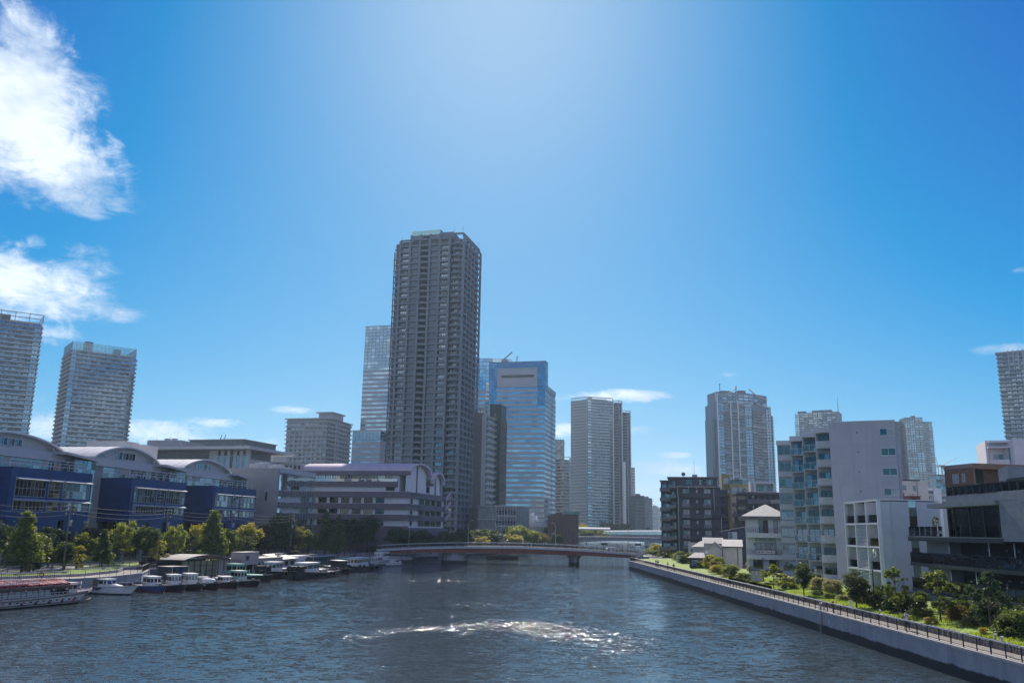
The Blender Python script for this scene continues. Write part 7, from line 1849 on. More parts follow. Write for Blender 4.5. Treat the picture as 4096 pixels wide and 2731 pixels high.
def cruiser():
    r, L = boat_root('motor_cruiser', 'white motor cruiser with raked cabin beside the houseboat', 'boat', atZ(346, 2368, 0), atZ(525, 2377, 0))
    hull(r, L, 2.9, 1.0, .45, M_bwhite, M_black, .55, .28, deck=M_bwhite)
    cabin(r, -L * .16, L * .08, -1.0, 1.0, 1.0, 2.15, M_bwhite, 2, 2, M_bwhite, .5, G_win, wz=(.42, .86))
    MB(M_bwhite).loft([[(L * .04, -1.0, .95), (L * .04, 1.0, .95), (L * .04, .9, 1.5), (L * .04, -.9, 1.5)], [(L * .3, -.5, 1.05), (L * .3, .5, 1.05), (L * .3, .4, 1.2), (L * .3, -.4, 1.2)]], sm=True).obj('foredeck', r)
    MB(mat('navy_stripe', (.04, .06, .14), .5)).loft([[(-L * .5, -1.38, .8), (-L * .1, -1.46, .55), (0, -1.46, .95), (-L * .5, -1.4, .95)], [(-L * .5, -1.42, .8), (-L * .1, -1.5, .55), (0, -1.5, .95), (-L * .5, -1.46, .95)]], sm=False).obj('side_stripe', r)
    b = MB(M_steel); b.bar((L * .1, -1.1, 1.75), (L * .52, -.1, 1.85), .04); b.bar((L * .1, 1.1, 1.75), (L * .52, .1, 1.85), .04)
    for t in (0, .25, .5, .75, 1): b.bar((L * (.1 + .42 * t), -1.1 + t, 1.1 + .3 * t), (L * (.1 + .42 * t), -1.1 + t, 1.75 + .1 * t), .04)
    b.obj('bow_rail', r)
    MB(M_steel).tube([(-L * .45, .3, 1.0), (-L * .25, .9, 2.0)], .03, 5).obj('pole', r); MB(M_steel).tube([(-L * .1, 0, 2.2), (-L * .1, 0, 3.2)], .025, 5).obj('aerial', r)
    pbox(r, 'outboard', -L * .55, -L * .5, -.25, .25, .4, 1.6, M_dark)
cruiser()

def tug(label, p0, p1, B, hm, cm, spec, group='work boats moored at the left landing stage'):
    r, L = boat_root('work_boat', label, 'boat', p0, p1, group)
    fr = spec.get('free', .75); sh = spec.get('sheer', .5)
    rings = hull(r, L, B, fr, sh, hm, M_boot, spec.get('full', .6), .1, deck=M_deckg)
    cx = spec.get('cx', -.1); cl = spec.get('cl', .24); ch = spec.get('ch', 1.7)
    x0, x1 = L * (cx - cl / 2), L * (cx + cl / 2)
    cabin(r, x0, x1, -B * .3, B * .3, fr - .18, fr - .18 + ch, cm, 2, 3, spec.get('roof', M_bwhite), .12, G_win, 'wheelhouse', (.52, .86))
    if spec.get('low'): cabin(r, x0 - L * .22, x0 - .05, -B * .3, B * .3, fr - .18, fr + .55, cm, 3, 2, M_bwhite, 0, G_win, 'engine_casing', (.3, .7))
    if spec.get('fore'): pbox(r, 'fore_hatch', x1 + .3, x1 + .3 + L * .16, -B * .22, B * .22, fr - .17, fr + .3, M_bwhite)
    # marks on the wheelhouse
    for i in range(5): MB(M_dark).box(x0 + .35 + i * .2, x0 + .48 + i * .2, -B * .3 - .012, -B * .3 + .03, fr + .3, fr + .42).obj('name_mark', r)
    for i in range(spec.get('tyres', 4)):
        t = .3 + .62 * i / max(1, spec.get('tyres', 4) - 1)
        k = min(11, int(t * 12)); q = Vector(rings[k][0])
        for s in ((0, -1) if spec.get('both') else (0,)):
            q = Vector(rings[k][s]); o = link('tyre', TYRE, r, (q.x, q.y * 1.04, q.z - .35), 0)
            o.rotation_euler = (0, 0, -math.atan2(abs(rings[min(k + 1, 12)][0][1]) - abs(rings[max(k - 1, 0)][0][1]), 2 * L / 12) * (1 if s == 0 else -1)); o.scale = (spec.get('ts', .8),) * 3
    if spec.get('bowpad'):
        b = MB(M_hullk); bx = L * .47; b.loft([[(bx - .8, -B * .36, .1), (bx + .3, -B * .3, .1), (bx + .3, B * .3, .1), (bx - .8, B * .36, .1)], [(bx - .9, -B * .36, fr + sh + spec['bowpad']), (bx + .25, -B * .3, fr + sh + spec['bowpad']), (bx + .25, B * .3, fr + sh + spec['bowpad']), (bx - .9, B * .36, fr + sh + spec['bowpad'])]], sm=False); b.obj('pusher_bow', r)
        for y in (-B * .2, B * .2): o = link('tyre', TYRE, r, (bx + .4, y, fr + sh + spec['bowpad'] * .4), math.pi / 2); o.scale = (1.3,) * 3
    MB(M_steel).tube([(x0 + .3, 0, fr + ch - .1), (x0 + .2, 0, fr + ch + spec.get('mast', 1.1))], .035, 5).obj('mast', r)
    b = MB(M_steel)
    for s in (-1, 1):
        b.bar((-L * .46, s * B * .36, fr + .75), (x0 - .1, s * B * .44, fr + .75), .05)
        for t in (0, .5, 1): xx = -L * .46 + (x0 + L * .46 - .1) * t; b.bar((xx, s * B * (.36 + .08 * t), fr - .1), (xx, s * B * (.36 + .08 * t), fr + .75), .05)
    b.obj('stern_rail', r)
    pbox(r, 'bollard', L * .36, L * .39, -.25, .25, fr + sh * .4, fr + sh * .4 + .4, M_dark)
    MB(M_bwhite).torus((x0 - .06, 0, fr + ch * .45), (1, 0, 0), .26, .07, 12, 5, mat('lifebuoy_orange', (.5, .12, .05), .6)).obj('lifebuoy', r)
    if spec.get('clutter'):
        for i in range(5): 
            xx = L * RR.uniform(.12, .4); yy = B * RR.uniform(-.25, .25); pbox(r, 'deck_gear', xx, xx + RR.uniform(.3, .8), yy, yy + RR.uniform(.2, .5), fr - .1 + sh * .2, fr + RR.uniform(.15, .5) + sh * .2, (M_deckg, M_bwhite, M_wale)[i % 3])
    return r, L
Z0 = lambda px, py: atZ(px, py, 0)
tug('small blue-hulled work boat with white wheelhouse next to the white cruiser', Z0(548, 2352), Z0(652, 2370), 3.0, M_hullb, M_bwhite, dict(cx=.05, cl=.3, tyres=0, fore=True, clutter=True))
tug('black work boat with square white wheelhouse, right of the blue one', Z0(662, 2352), Z0(728, 2366), 2.8, M_hullk, M_bwhite, dict(cx=-.05, cl=.34, ch=1.9, tyres=1, clutter=True))
tug('black work boat with white wheelhouse and curved bow rail, third in the row', Z0(732, 2346), Z0(798, 2362), 2.8, M_hullk, M_bwhite, dict(cx=-.1, cl=.34, ch=1.9, tyres=1, clutter=True))
def tank_boat():
    r, L = tug('black work boat carrying a rounded white tank', Z0(800, 2344), Z0(868, 2358), 2.8, M_hullk, M_bwhite, dict(cx=-.36, cl=.14, ch=1.1, tyres=1))
    MB(M_bwhite).loft([[(x, .85 * s * math.cos(t), 1.15 + .55 * s * math.sin(t)) for t in [2 * math.pi * k / 14 for k in range(14)]] for x, s in ((-L * .24, .2), (-L * .22, .8), (-L * .18, 1), (L * .14, 1), (L * .19, .8), (L * .2, .2))], sm=True).obj('tank', r)
tank_boat()
tug('black work boat with low white cabin beside the tank boat', Z0(866, 2338), Z0(945, 2352), 2.8, M_hullk, M_bwhite, dict(cx=-.1, cl=.3, ch=1.1, tyres=1, low=True, clutter=True))
tug('dark work boat with pale green wheelhouse at the right end of the small row', Z0(918, 2332), Z0(1030, 2346), 3.2, M_hullk, mat('pale_green_paint', (.36, .48, .43), .5, var=.1), dict(cx=-.18, cl=.26, ch=1.9, tyres=2, low=True, clutter=True, roof=mat('pale_green_paint', (.36, .48, .43), .5)))
def green_barge():
    r, L = tug('dark barge with sea green deck and green windowed wheelhouse behind the row', Z0(905, 2318), Z0(1078, 2326), 4.0, M_hullk, M_seag, dict(cx=-.3, cl=.26, ch=2.4, free=.95, tyres=2, roof=M_seag, mast=.6))
    b = MB(M_seag); b.loft([[(x, -w_, 1.12), (x, w_, 1.12), (x, w_ * .9, 1.3), (x, -w_ * .9, 1.3)] for x, w_ in ((-L * .12, 1.5), (L * .2, 1.5), (L * .42, .6))], sm=False); b.obj('green_deck', r)
    MB(M_seag).tube([(L * .02, 0, 1.3), (L * .02, 0, 2.2)], .12, 6).obj('bitt', r)
green_barge()
tug('black pusher tug with high bow and white wheelhouse in front of the site offices', Z0(1165, 2302), Z0(1040, 2318), 4.6, M_hullk, M_bwhite, dict(cx=.12, cl=.22, ch=2.2, free=1.3, sheer=.6, tyres=4, bowpad=.9, low=True, both=True, ts=1.1))
tug('black tug with long white cabin and tyre fenders, largest of the moored boats', Z0(1330, 2300), Z0(1172, 2318), 5.0, M_hullk, M_bwhite, dict(cx=.18, cl=.3, ch=2.3, free=1.1, sheer=.7, tyres=7, bowpad=.9, low=True, both=True, fore=False, ts=1.0, clutter=True))
tug('dark tug with thin white roof behind the largest tug', Z0(1290, 2284), Z0(1395, 2296), 4.0, M_hullk, M_hullk, dict(cx=.12, cl=.3, ch=2.2, free=.9, tyres=3, low=True, clutter=True))
tug('white workboat with sea green cabin roof behind the tyre-hung tug', Z0(1330, 2272), Z0(1420, 2280), 3.6, M_hullk, M_seag, dict(cx=.0, cl=.34, ch=2.0, free=.9, tyres=2, roof=M_seag))
tug('white-cabined tug hung with big tyres nearest the red bridge', Z0(1508, 2272), Z0(1372, 2288), 4.6, M_hullk, M_bwhite, dict(cx=.1, cl=.34, ch=2.3, free=1.1, sheer=.5, tyres=6, both=True, ts=1.5, low=False, clutter=True))
def passenger():
    r, L = boat_root('passenger_launch', 'white passenger launch with raised bridge near the left end of the red bridge', 'boat', Z0(1552, 2254), Z0(1482, 2262))
    hull(r, L, 3.6, 1.3, .4, M_bwhite, M_black, .6, .15, deck=M_bwhite)
    cabin(r, L * .05, L * .36, -1.3, 1.3, 1.2, 2.3, M_bwhite, 4, 4, M_bwhite, .4, G_win, 'saloon', (.3, .8)); cabin(r, -L * .28, L * .08, -1.4, 1.4, 1.2, 3.6, M_bwhite, 4, 3, M_bwhite, .35, G_win, 'bridge_house', (.55, .85))
    b = MB(M_steel); b.bar((-L * .25, -1.3, 4.5), (0, -1.3, 4.5), .05)
    for t in range(4): b.bar((-L * .25 + L * .25 * t / 3, -1.3, 3.7), (-L * .25 + L * .25 * t / 3, -1.3, 4.5), .05)
    b.obj('roof_rail', r); MB(M_steel).tube([(-L * .1, 0, 3.7), (-L * .1, 0, 5.2)], .04, 5).obj('mast', r)
    for i in range(5): o = link('tyre', TYRE, r, (-L * .3 + i * L * .15, 1.85, .9), 0); o.scale = (.5,) * 3
    r, L = boat_root('motorboat', 'small open white motorboat beside the passenger launch', 'boat', Z0(1598, 2259), Z0(1545, 2262))
    hull(r, L, 2.4, .75, .35, M_bwhite, M_black, .5, .2, deck=M_bwhite); cabin(r, -L * .2, L * .12, -.8, .8, .7, 1.6, M_bwhite, 2, 2, M_bwhite, .5, G_win, 'cuddy', (.4, .85)); pbox(r, 'outboard', -L * .55, -L * .5, -.2, .2, .3, 1.3, M_white)
passenger()

# ------------------------------------------------------------------ landing stage: pontoons, sheds, site offices, piles
def pontoon(label, px0, py0, px1, py1, dep):
    a, b = atZ(px0, py0, .6), atZ(px1, py1, .6); d = (b - a); r = thing('pontoon', label, 'pontoon', (a.x, a.y, 0), math.atan2(d.y, d.x)); L = d.length; n = max(3, int(L / 3))
    for i in range(n): pbox(r, 'float_unit', L * i / n + .03, L * (i + 1) / n - .03, 0, dep, -.5, .55, M_deckg)
    pbox(r, 'decking', 0, L, -.05, dep + .05, .551, .62, M_wale)
    return r, L
pontoon('dark floating pontoon carrying the boat shed', 660, 2318, 940, 2296, 7)
pontoon('dark floating pontoon carrying the site offices', 935, 2298, 1175, 2276, 7)
pontoon('dark floating pontoon with the green container', 1200, 2278, 1420, 2258, 5)
def pile(px, py0, py1, label):
    p = atZ(px, py0, 0); t = atY(px, py1, p.y); r = thing('mooring_pile', label, 'pile', (p.x, p.y, 0), .2)
    MB(M_dm).box(-.42, .42, -.42, .42, -2, t.z).obj('shaft', r); pbox(r, 'cap', -.46, .46, -.46, .46, t.z, t.z + .1, M_hullb)
for px, y0, y1, lb in ((418, 2330, 2268, 'dark square mooring pile behind the white cruiser'), (551, 2330, 2262, 'dark square mooring pile behind the blue work boat'), (686, 2318, 2257, 'tall dark mooring pile beside the small dark hut'), (700, 2300, 2246, 'blue-topped pile behind the small dark hut'), (787, 2310, 2250, 'mooring pile in front of the boat shed'), (1414, 2268, 2205, 'tall thin pile near the passenger launch'), (1378, 2290, 2254, 'short black pile among the tyre-hung tugs')): pile(px, y0, y1, lb)
def shed():
    a, b = atZ(722, 2312, .62), atZ(912, 2298, .62); d = b - a; L = d.length; r = thing('boat_shed', 'boat shed with curved corrugated roof and yellowish plastic walls', 'shed', (a.x, a.y, .62), math.atan2(d.y, d.x))
    H = 3.4; rise = 1.0; D = 6.0; M_corr = mat('corrugated_roof', (.36, .33, .28), .6, .1, var=.12, scale=2); M_pl = mat('yellow_plastic', (.27, .26, .14), .6, var=.2, scale=1.2)
    N = 14; P = [(L * k / N, H + rise * math.sin(math.pi * (k / N)) ** .8 - .3 * k / N) for k in range(N + 1)]
    m = MB(M_corr)
    for q, s in zip(P[:-1], P[1:]): m.loft([[(q[0], y, q[1]), (s[0], y, s[1]), (s[0], y, s[1] + .08), (q[0], y, q[1] + .08)] for y in (-.6, D)], sm=False)
    m.obj('curved_roof', r)
    for i in range(8):
        if i in (5,): continue
        x0, x1 = L * i / 8, L * (i + 1) / 8; pbox(r, 'wall_sheet', x0 + .03, x1 - .03, .0 if i < 5 else 1.5, .06 if i < 5 else 1.56, 0, H - .25, M_pl if i != 7 else M_offw)
    for i in range(9): pbox(r, 'post', L * i / 8 - .06, L * i / 8 + .06, -.2, -.08, 0, H - .05, M_dm)
    for z in (1.1, 2.2): pbox(r, 'rail', 0, L * .62, -.07, -.01, z, z + .1, M_dm)
    pbox(r, 'back_wall', 0, L, D - .2, D - .1, 0, H - .2, M_dm)
    a = atZ(672, 2318, .62); r = thing('hut', 'small dark hut with pale roof left of the boat shed', 'hut', (a.x, a.y, .62), R(60)); pbox(r, 'wall', 0, 4.2, 0, 3, 0, 2.3, M_dm); pbox(r, 'roof', -.2, 4.4, -.3, 3.2, 2.31, 2.42, M_corr); pbox(r, 'door', 2.4, 3.2, -.04, -.003, 0, 2.0, M_hullb); pbox(r, 'window', .6, 1.7, -.04, -.003, 1.0, 1.8, G3)
    M_pre = mat('prefab_beige', (.38, .34, .32), .7, var=.06, streak=.15)
    a, b = atZ(946, 2296, .62), atZ(1128, 2280, .62); d = b - a; L = d.length; r = thing('site_office', 'beige prefabricated site office with a row of windows on the pontoon', 'hut', (a.x, a.y, .62), math.atan2(d.y, d.x)); n = 6
    for i in range(n):
        x0, x1 = L * i / n, L * (i + 1) / n; pbox(r, 'wall_unit', x0 + .02, x1 - .02, 0, 5, 0, 3.0, M_pre)
        if i == 1: pbox(r, 'door', x0 + .5, x1 - .4, -.05, -.003, 0, 2.2, G1)
        elif i: house_window(r, x0 + .4, x1 - .4, 1.1, 2.2, -.003, 2, M_frame, (G1, G5))
        else: pbox(r, 'window', x0 + .9, x1 - .3, -.05, -.003, 1.1, 2.2, G1)
    pbox(r, 'roof', -.15, L + .1, -.2, 5.2, 3.01, 3.12, M_corr)
    a = atY(976, 2210, 192); r2 = thing('site_office', 'smaller beige prefab stacked behind the long site office', 'hut', (a.x, a.y, 2.5), math.atan2(d.y, d.x)); pbox(r2, 'wall', 0, 6.6, 0, 3, 0, a.z - 2.5, M_pre); pbox(r2, 'roof', -.1, 6.7, -.1, 3.1, a.z - 2.49, a.z - 2.38, M_corr); pbox(r2, 'window', 1, 2.4, -.05, -.003, a.z - 4.1, a.z - 3.2, G1)
    a, b = atZ(1128, 2278, .62), atZ(1232, 2268, .62); d = b - a; L = d.length; r = thing('site_office', 'grey and white hut with untidy sloping roof right of the site office', 'hut', (a.x, a.y, .62), math.atan2(d.y, d.x)); pbox(r, 'wall', 0, L * .48, 0, 5, 0, 2.5, M_gad); pbox(r, 'annexe', L * .5, L, -.2, 4, 0, 3.0, M_lav)
    MB(M_corr).loft([[(-.8, y, 2.5 + y * .18), (L * .52, y, 2.6 + y * .18), (L * .52, y, 2.7 + y * .18), (-.8, y, 2.6 + y * .18)] for y in (-.6, 5)], sm=False).obj('roof', r)
    pbox(r, 'window', L * .84, L * .96, -.26, -.203, 1.2, 2.2, G4); pbox(r, 'window', L * .08, L * .2, -.05, -.003, 1.1, 2.0, G3); pbox(r, 'window', L * .3, L * .42, -.05, -.003, 1.1, 2.0, G3)
    for i in range(6): pbox(r, 'roof_clutter', i * .7, i * .7 + .5, 1 + RR.random(), 2 + RR.random(), 3.3, 3.5 + RR.random() * .3, (M_pale, M_wale)[i % 2])
    a, b = atZ(1250, 2270, .62), atZ(1350, 2262, .62); d = b - a; L = d.length; r = thing('container', 'dark green storage container on the pontoon', 'container', (a.x, a.y, .62), math.atan2(d.y, d.x)); M_cg = mat('container_green', (.018, .06, .05), .6, var=.1)
    pbox(r, 'body', 0, L, 0, 2.6, 0, 2.6, M_cg)
    for i in range(22): pbox(r, 'rib', L * (i + .25) / 22, L * (i + .75) / 22, -.05, -.002, .15, 2.45, M_cg)
    pbox(r, 'roof_rail', -.03, L + .03, -.08, 2.68, 2.601, 2.72, M_grey)
    for x in (L * .56, L * .76): pbox(r, 'louvre', x, x + .25, -.09, -.052, .6, 1.9, M_frame)
shed()
# ================================================================== trees and plants
def leaf_mat(name, rgb, trans=.52, hue=.35):
    m = bpy.data.materials.new(name); m.use_nodes = True; t = NT(m.node_tree); out = t.n['Material Output']; t.n.remove(t.n['Principled BSDF'])
    geo = t.node('ShaderNodeNewGeometry'); rnd = geo.outputs['Random Per Island']
    lo = rgba([c * (1 - hue * .8) for c in rgb]); hi = rgba([min(1, rgb[0] * (1 + hue * 1.3)), min(1, rgb[1] * (1 + hue)), rgb[2] * (1 + hue * .4)])
    c = t.mix(rnd, lo, hi)
    n = t.noise(geo.outputs['Position'], .55, 3, .6); c = t.mix(t.ramp(n, .35, .68, 0, .55), c, rgba([rgb[0] * .55, rgb[1] * .62, rgb[2] * .8]))
    d = t.node('ShaderNodeBsdfDiffuse'); t.l.new(c, d.inputs[0])
    tr = t.node('ShaderNodeBsdfTranslucent'); t.l.new(t.mix(1.0, c, (2.2, 1.9, .8, 1), 'MULTIPLY'), tr.inputs[0])
    gl = t.node('ShaderNodeBsdfGlossy', inp={'Roughness': .42, 'Color': (.5, .5, .5, 1)})
    m1 = t.node('ShaderNodeMixShader', inp={0: trans}); t.l.new(d.outputs[0], m1.inputs[1]); t.l.new(tr.outputs[0], m1.inputs[2])
    m2 = t.node('ShaderNodeMixShader', inp={0: .07}); t.l.new(m1.outputs[0], m2.inputs[1]); t.l.new(gl.outputs[0], m2.inputs[2]); t.l.new(m2.outputs[0], out.inputs[0])
    return m
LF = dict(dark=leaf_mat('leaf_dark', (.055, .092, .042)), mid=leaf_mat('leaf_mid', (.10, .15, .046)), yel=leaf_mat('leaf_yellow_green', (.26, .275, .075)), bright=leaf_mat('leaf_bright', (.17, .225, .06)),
          blue=leaf_mat('leaf_blue_green', (.045, .085, .045), .35), rust=leaf_mat('leaf_rusty', (.125, .11, .05)), gold=leaf_mat('leaf_golden', (.28, .27, .085)), pale=leaf_mat('leaf_pale', (.18, .20, .09)), bloom=leaf_mat('leaf_blossom', (.22, .24, .16)))
M_bark = mat('bark', (.10, .075, .055), .9, var=.3, scale=4, bump=.5)

def leaves(centres, radii, n, size, rg, flat=0.0, shell=.55):
    """quads scattered through clumps, as one numpy mesh"""
    centres = np.array(centres, float); radii = np.array(radii, float)
    k = rg.choice(len(centres), n, p=radii ** 2 / np.sum(radii ** 2))
    v = rg.normal(size=(n, 3)); v /= np.linalg.norm(v, axis=1)[:, None]
    rad = np.where(rg.random(n) < .55, shell + (1 - shell) * rg.random(n) ** .6, np.abs(rg.normal(size=n)) * .72)
    p = centres[k] + v * (radii[k] * rad)[:, None] * np.array([1, 1, .8])
    a = rg.normal(size=(n, 3)); a[:, 2] *= (1 - flat); a /= np.linalg.norm(a, axis=1)[:, None]
    b = np.cross(a, rg.normal(size=(n, 3))); b /= np.linalg.norm(b, axis=1)[:, None]
    s = size * (.6 + .8 * rg.random(n)); a *= s[:, None]; b *= (s * .62)[:, None]
    V = np.empty((n, 4, 3)); V[:, 0] = p - a; V[:, 1] = p - b * .9 + a * .15; V[:, 2] = p + a; V[:, 3] = p + b * .9 + a * .15
    return V.reshape(-1, 3)
def leafmesh(V, m, name='crown'):
    n = len(V) // 4; me = bpy.data.meshes.new(name); me.vertices.add(len(V)); me.vertices.foreach_set('co', V.astype(np.float32).ravel())
    me.loops.add(4 * n); me.loops.foreach_set('vertex_index', np.arange(4 * n, dtype=np.int32)); me.polygons.add(n); me.polygons.foreach_set('loop_start', np.arange(0, 4 * n, 4, dtype=np.int32))
    me.update(calc_edges=True); me.materials.append(m); return me
def proto(kind, seed):
    """unit tree: height 1, crown half width .5*aspect; returns crown mesh and trunk mesh"""
    rg = np.random.default_rng(seed); C, Rd = [], []
    if kind == 'cone':
        for i in range(64):
            z = .16 + .82 * (i + .5) / 64; rad = .20 * (1 - ((z - .16) / .86) ** 1.35) + .018; t = rg.uniform(0, 6.3); q = rad * (.45 + .5 * rg.random())
            C.append((q * math.cos(t), q * math.sin(t), z)); Rd.append(.045 + .075 * (1 - z) * rg.uniform(.7, 1.2))
        n, s, base_ = 4800, .021, .14
    elif kind == 'round':
        for i in range(56):
            v = rg.normal(size=3); v /= np.linalg.norm(v); q = rg.uniform(.55, 1.0); C.append((.30 * q * v[0], .30 * q * v[1], .61 + .30 * q * v[2] * (1.0 if v[2] > 0 else .95))); Rd.append(rg.uniform(.06, .115))
        n, s, base_ = 5200, .021, .26
    elif kind == 'oval':
        for i in range(60):
            v = rg.normal(size=3); v /= np.linalg.norm(v); q = rg.uniform(.5, 1.0); C.append((.21 * q * v[0], .21 * q * v[1], .57 + .38 * q * v[2])); Rd.append(rg.uniform(.05, .1))
        n, s, base_ = 5200, .019, .12
    elif kind == 'sparse':
        for i in range(34):
            z = rg.uniform(.3, .97); rad = .34 * math.sin(math.pi * min(1, (z - .12) / .9)) * rg.uniform(.45, 1.0) + .02; t = rg.uniform(0, 6.3)
            C.append((rad * math.cos(t), rad * math.sin(t), z)); Rd.append(rg.uniform(.04, .085))
        n, s, base_ = 3000, .022, .25
    else:  # shrub
        for i in range(46):
            t = rg.uniform(0, 6.3); z = rg.uniform(.08, .92); rad = .5 * math.sqrt(max(0, 1 - (z - .15) ** 2 / .75)) * rg.uniform(.4, .92); C.append((rad * math.cos(t), rad * math.sin(t), z)); Rd.append(rg.uniform(.07, .22))
        n, s, base_ = 4600, .036, .0
    V = leaves(C, Rd, n, s, rg, .2 if kind == 'sparse' else 0)
    V[:, 2] = np.maximum(V[:, 2], .02)
    cm = leafmesh(V, LF['mid'])
    b = MB(M_bark)
    top = .9 if kind in ('cone', 'sparse') else .72
    b.tube([(0, 0, -.03), (.004, .003, base_ * .6), (.008 * rg.normal(), .008 * rg.normal(), base_ + .12), (.01, 0, top)], [.021, .016, .012, .004], 7)
    for i in rg.choice(len(C), min(11, len(C)), replace=False):
        c = C[i]; z0 = max(base_ * .85, c[2] - .22); b.tube([(.004, 0, z0), (c[0] * .5, c[1] * .5, (z0 + c[2]) / 2 - .01), c], [.008, .006, .002], 5)
    return cm, b.mesh('trunk')
PROTO = {k: [proto(k, 100 * i + j) for j in range(3 if k != 'sparse' else 4)] for i, k in enumerate(('cone', 'round', 'oval', 'sparse', 'shrub'))}
ASP = dict(cone=.46, round=.80, oval=.58, sparse=.74, shrub=1.15)
def plant(name, label, cat, kind, leaf, p, h, w, group=None, var=0):
    cm, tm = PROTO[kind][var % len(PROTO[kind])]
    r = thing(name, label, cat, p, RR.uniform(0, 6.28), group)
    sx = w / ASP[kind]
    o = link('crown' if kind != 'shrub' else 'foliage', cm, r, (0, 0, 0), 0, (sx, sx, h)); o.material_slots[0].link = 'OBJECT'; o.material_slots[0].material = LF[leaf]
    tw = min(sx, h)
    link('trunk' if kind != 'shrub' else 'stem', tm, r, (0, 0, 0), 0, (sx * .9 if kind != 'shrub' else sx, sx * .9 if kind != 'shrub' else sx, h))
    return r
def px_tree(px, pt, pb, wpx, kind, leaf, label, z=2.7, Y=None, var=0, name='tree', cat='tree', group=None):
    """a plant from its pixel column, top row, foot row and crown width"""
    if Y is None:
        p = atZ(px, pb, z)
        xm = 39.4 if (kind != 'shrub' or leaf == 'gold') else 41.2
        if px > 2500 and p.x < xm and p.y < 250: k_ = xm / p.x; p = Vector((xm, p.y * k_, z))
        if px > 2500 and p.x < 48 and p.y < 255: z = float(np.interp(p.x - 36, [2.75, 4.5, 7.0, 9.5, 16], [2.98, 3.06, 3.22, 3.3, 3.3])); p.z = z
    else: p = atY(px, pb, Y); p.z = z
    zt = atY(px, pt, p.y).z; h = zt - z; w = wpx * p.y / FPX * (1.38 if kind != 'shrub' and px < 2000 else 1.05)
    return plant(name, label, cat, kind, leaf, (p.x, p.y, z - .05), h, w, group, var)
LT = 'street trees along the left bank'
for i, a in enumerate([
    (12, 2080, 2272, 100, 'round', 'blue', 'round blue-green tree cut off by the left edge'),
    (85, 2040, 2286, 105, 'cone', 'mid', 'tall conical tree with yellowing tip near the left edge'),
    (132, 2112, 2280, 100, 'round', 'mid', 'broad mid-green tree just right of the tall conical tree'),
    (192, 2100, 2262, 115, 'sparse', 'blue', 'loose grey-green tree in front of the first blue block'),
    (208, 2185, 2276, 80, 'round', 'mid', 'small bushy tree below the loose grey-green tree'),
    (258, 2152, 2276, 74, 'oval', 'dark', 'dark oval tree beside the small bushy tree'),
    (326, 2118, 2250, 92, 'round', 'bright', 'light green round tree right of the first blue block windows'),
    (306, 2178, 2276, 62, 'sparse', 'yel', 'small bright yellow-green tree by the yellow bin'),
    (405, 2112, 2268, 58, 'cone', 'dark', 'slim dark conical tree behind the white cruiser'),
    (455, 2170, 2262, 56, 'sparse', 'dark', 'small dark tree right of the slim conical one'),
    (492, 2072, 2256, 104, 'round', 'bright', 'green tree in front of the second glazed stair tower'),
    (582, 2082, 2262, 112, 'round', 'dark', 'large dense dark tree in front of the second blue block'),
    (632, 2160, 2264, 66, 'sparse', 'yel', 'young bright green tree beside the parked car'),
    (690, 2088, 2256, 78, 'round', 'bright', 'light green tree with pale trunk before the second blue block'),
    (748, 2135, 2246, 74, 'sparse', 'blue', 'loose dark green tree above the boat shed'),
    (792, 2078, 2236, 92, 'round', 'yel', 'yellowish tree left of the tallest conical tree'),
    (843, 2038, 2244, 88, 'cone', 'mid', 'tallest conical tree in front of the third blue block'),
    (908, 2098, 2240, 72, 'oval', 'mid', 'mid-green oval tree right of the tallest conical tree'),
    (988, 2078, 2222, 92, 'round', 'yel', 'yellow-topped round tree in front of the third blue block'),
    (958, 2138, 2238, 100, 'round', 'dark', 'dark round tree below the yellow-topped tree'),
    (1046, 2084, 2212, 56, 'oval', 'dark', 'dark oval tree left of the grey mirrored block corner'),
    (1060, 2150, 2214, 90, 'round', 'blue', 'low spreading grey-green tree behind the site office'),
    (1098, 2040, 2212, 70, 'oval', 'dark', 'tall dark oval tree in front of the mirrored glass'),
    (1152, 2050, 2212, 52, 'cone', 'dark', 'narrow dark conical tree in front of the mirrored glass'),
    (1192, 2098, 2212, 66, 'oval', 'pale', 'pale willow-like tree right of the mirrored glass'),
    (1232, 2112, 2212, 54, 'oval', 'mid', 'mid-green oval tree beside the pale willow-like tree'),
    (1262, 2140, 2212, 46, 'round', 'dark', 'small dark round tree left of the mauve building'),
    (1298, 2042, 2216, 62, 'cone', 'mid', 'tall conical tree at the left corner of the mauve building'),
    (1347, 2058, 2218, 54, 'cone', 'mid', 'second conical tree in front of the mauve building'),
    (1378, 2084, 2216, 60, 'sparse', 'blue', 'thin grey-green tree beside the second conical tree'),
    (1420, 2052, 2206, 96, 'round', 'dark', 'dark broad tree in front of the mauve building, leftmost of four'),
    (1468, 2052, 2204, 90, 'oval', 'dark', 'dark tree in front of the mauve building, second of four'),
    (1510, 2058, 2200, 84, 'round', 'dark', 'dark tree in front of the mauve building, third of four'),
    (1552, 2082, 2196, 80, 'round', 'blue', 'dark tree in front of the mauve building, rightmost of four')]):
    px_tree(*a, var=i, group=LT)
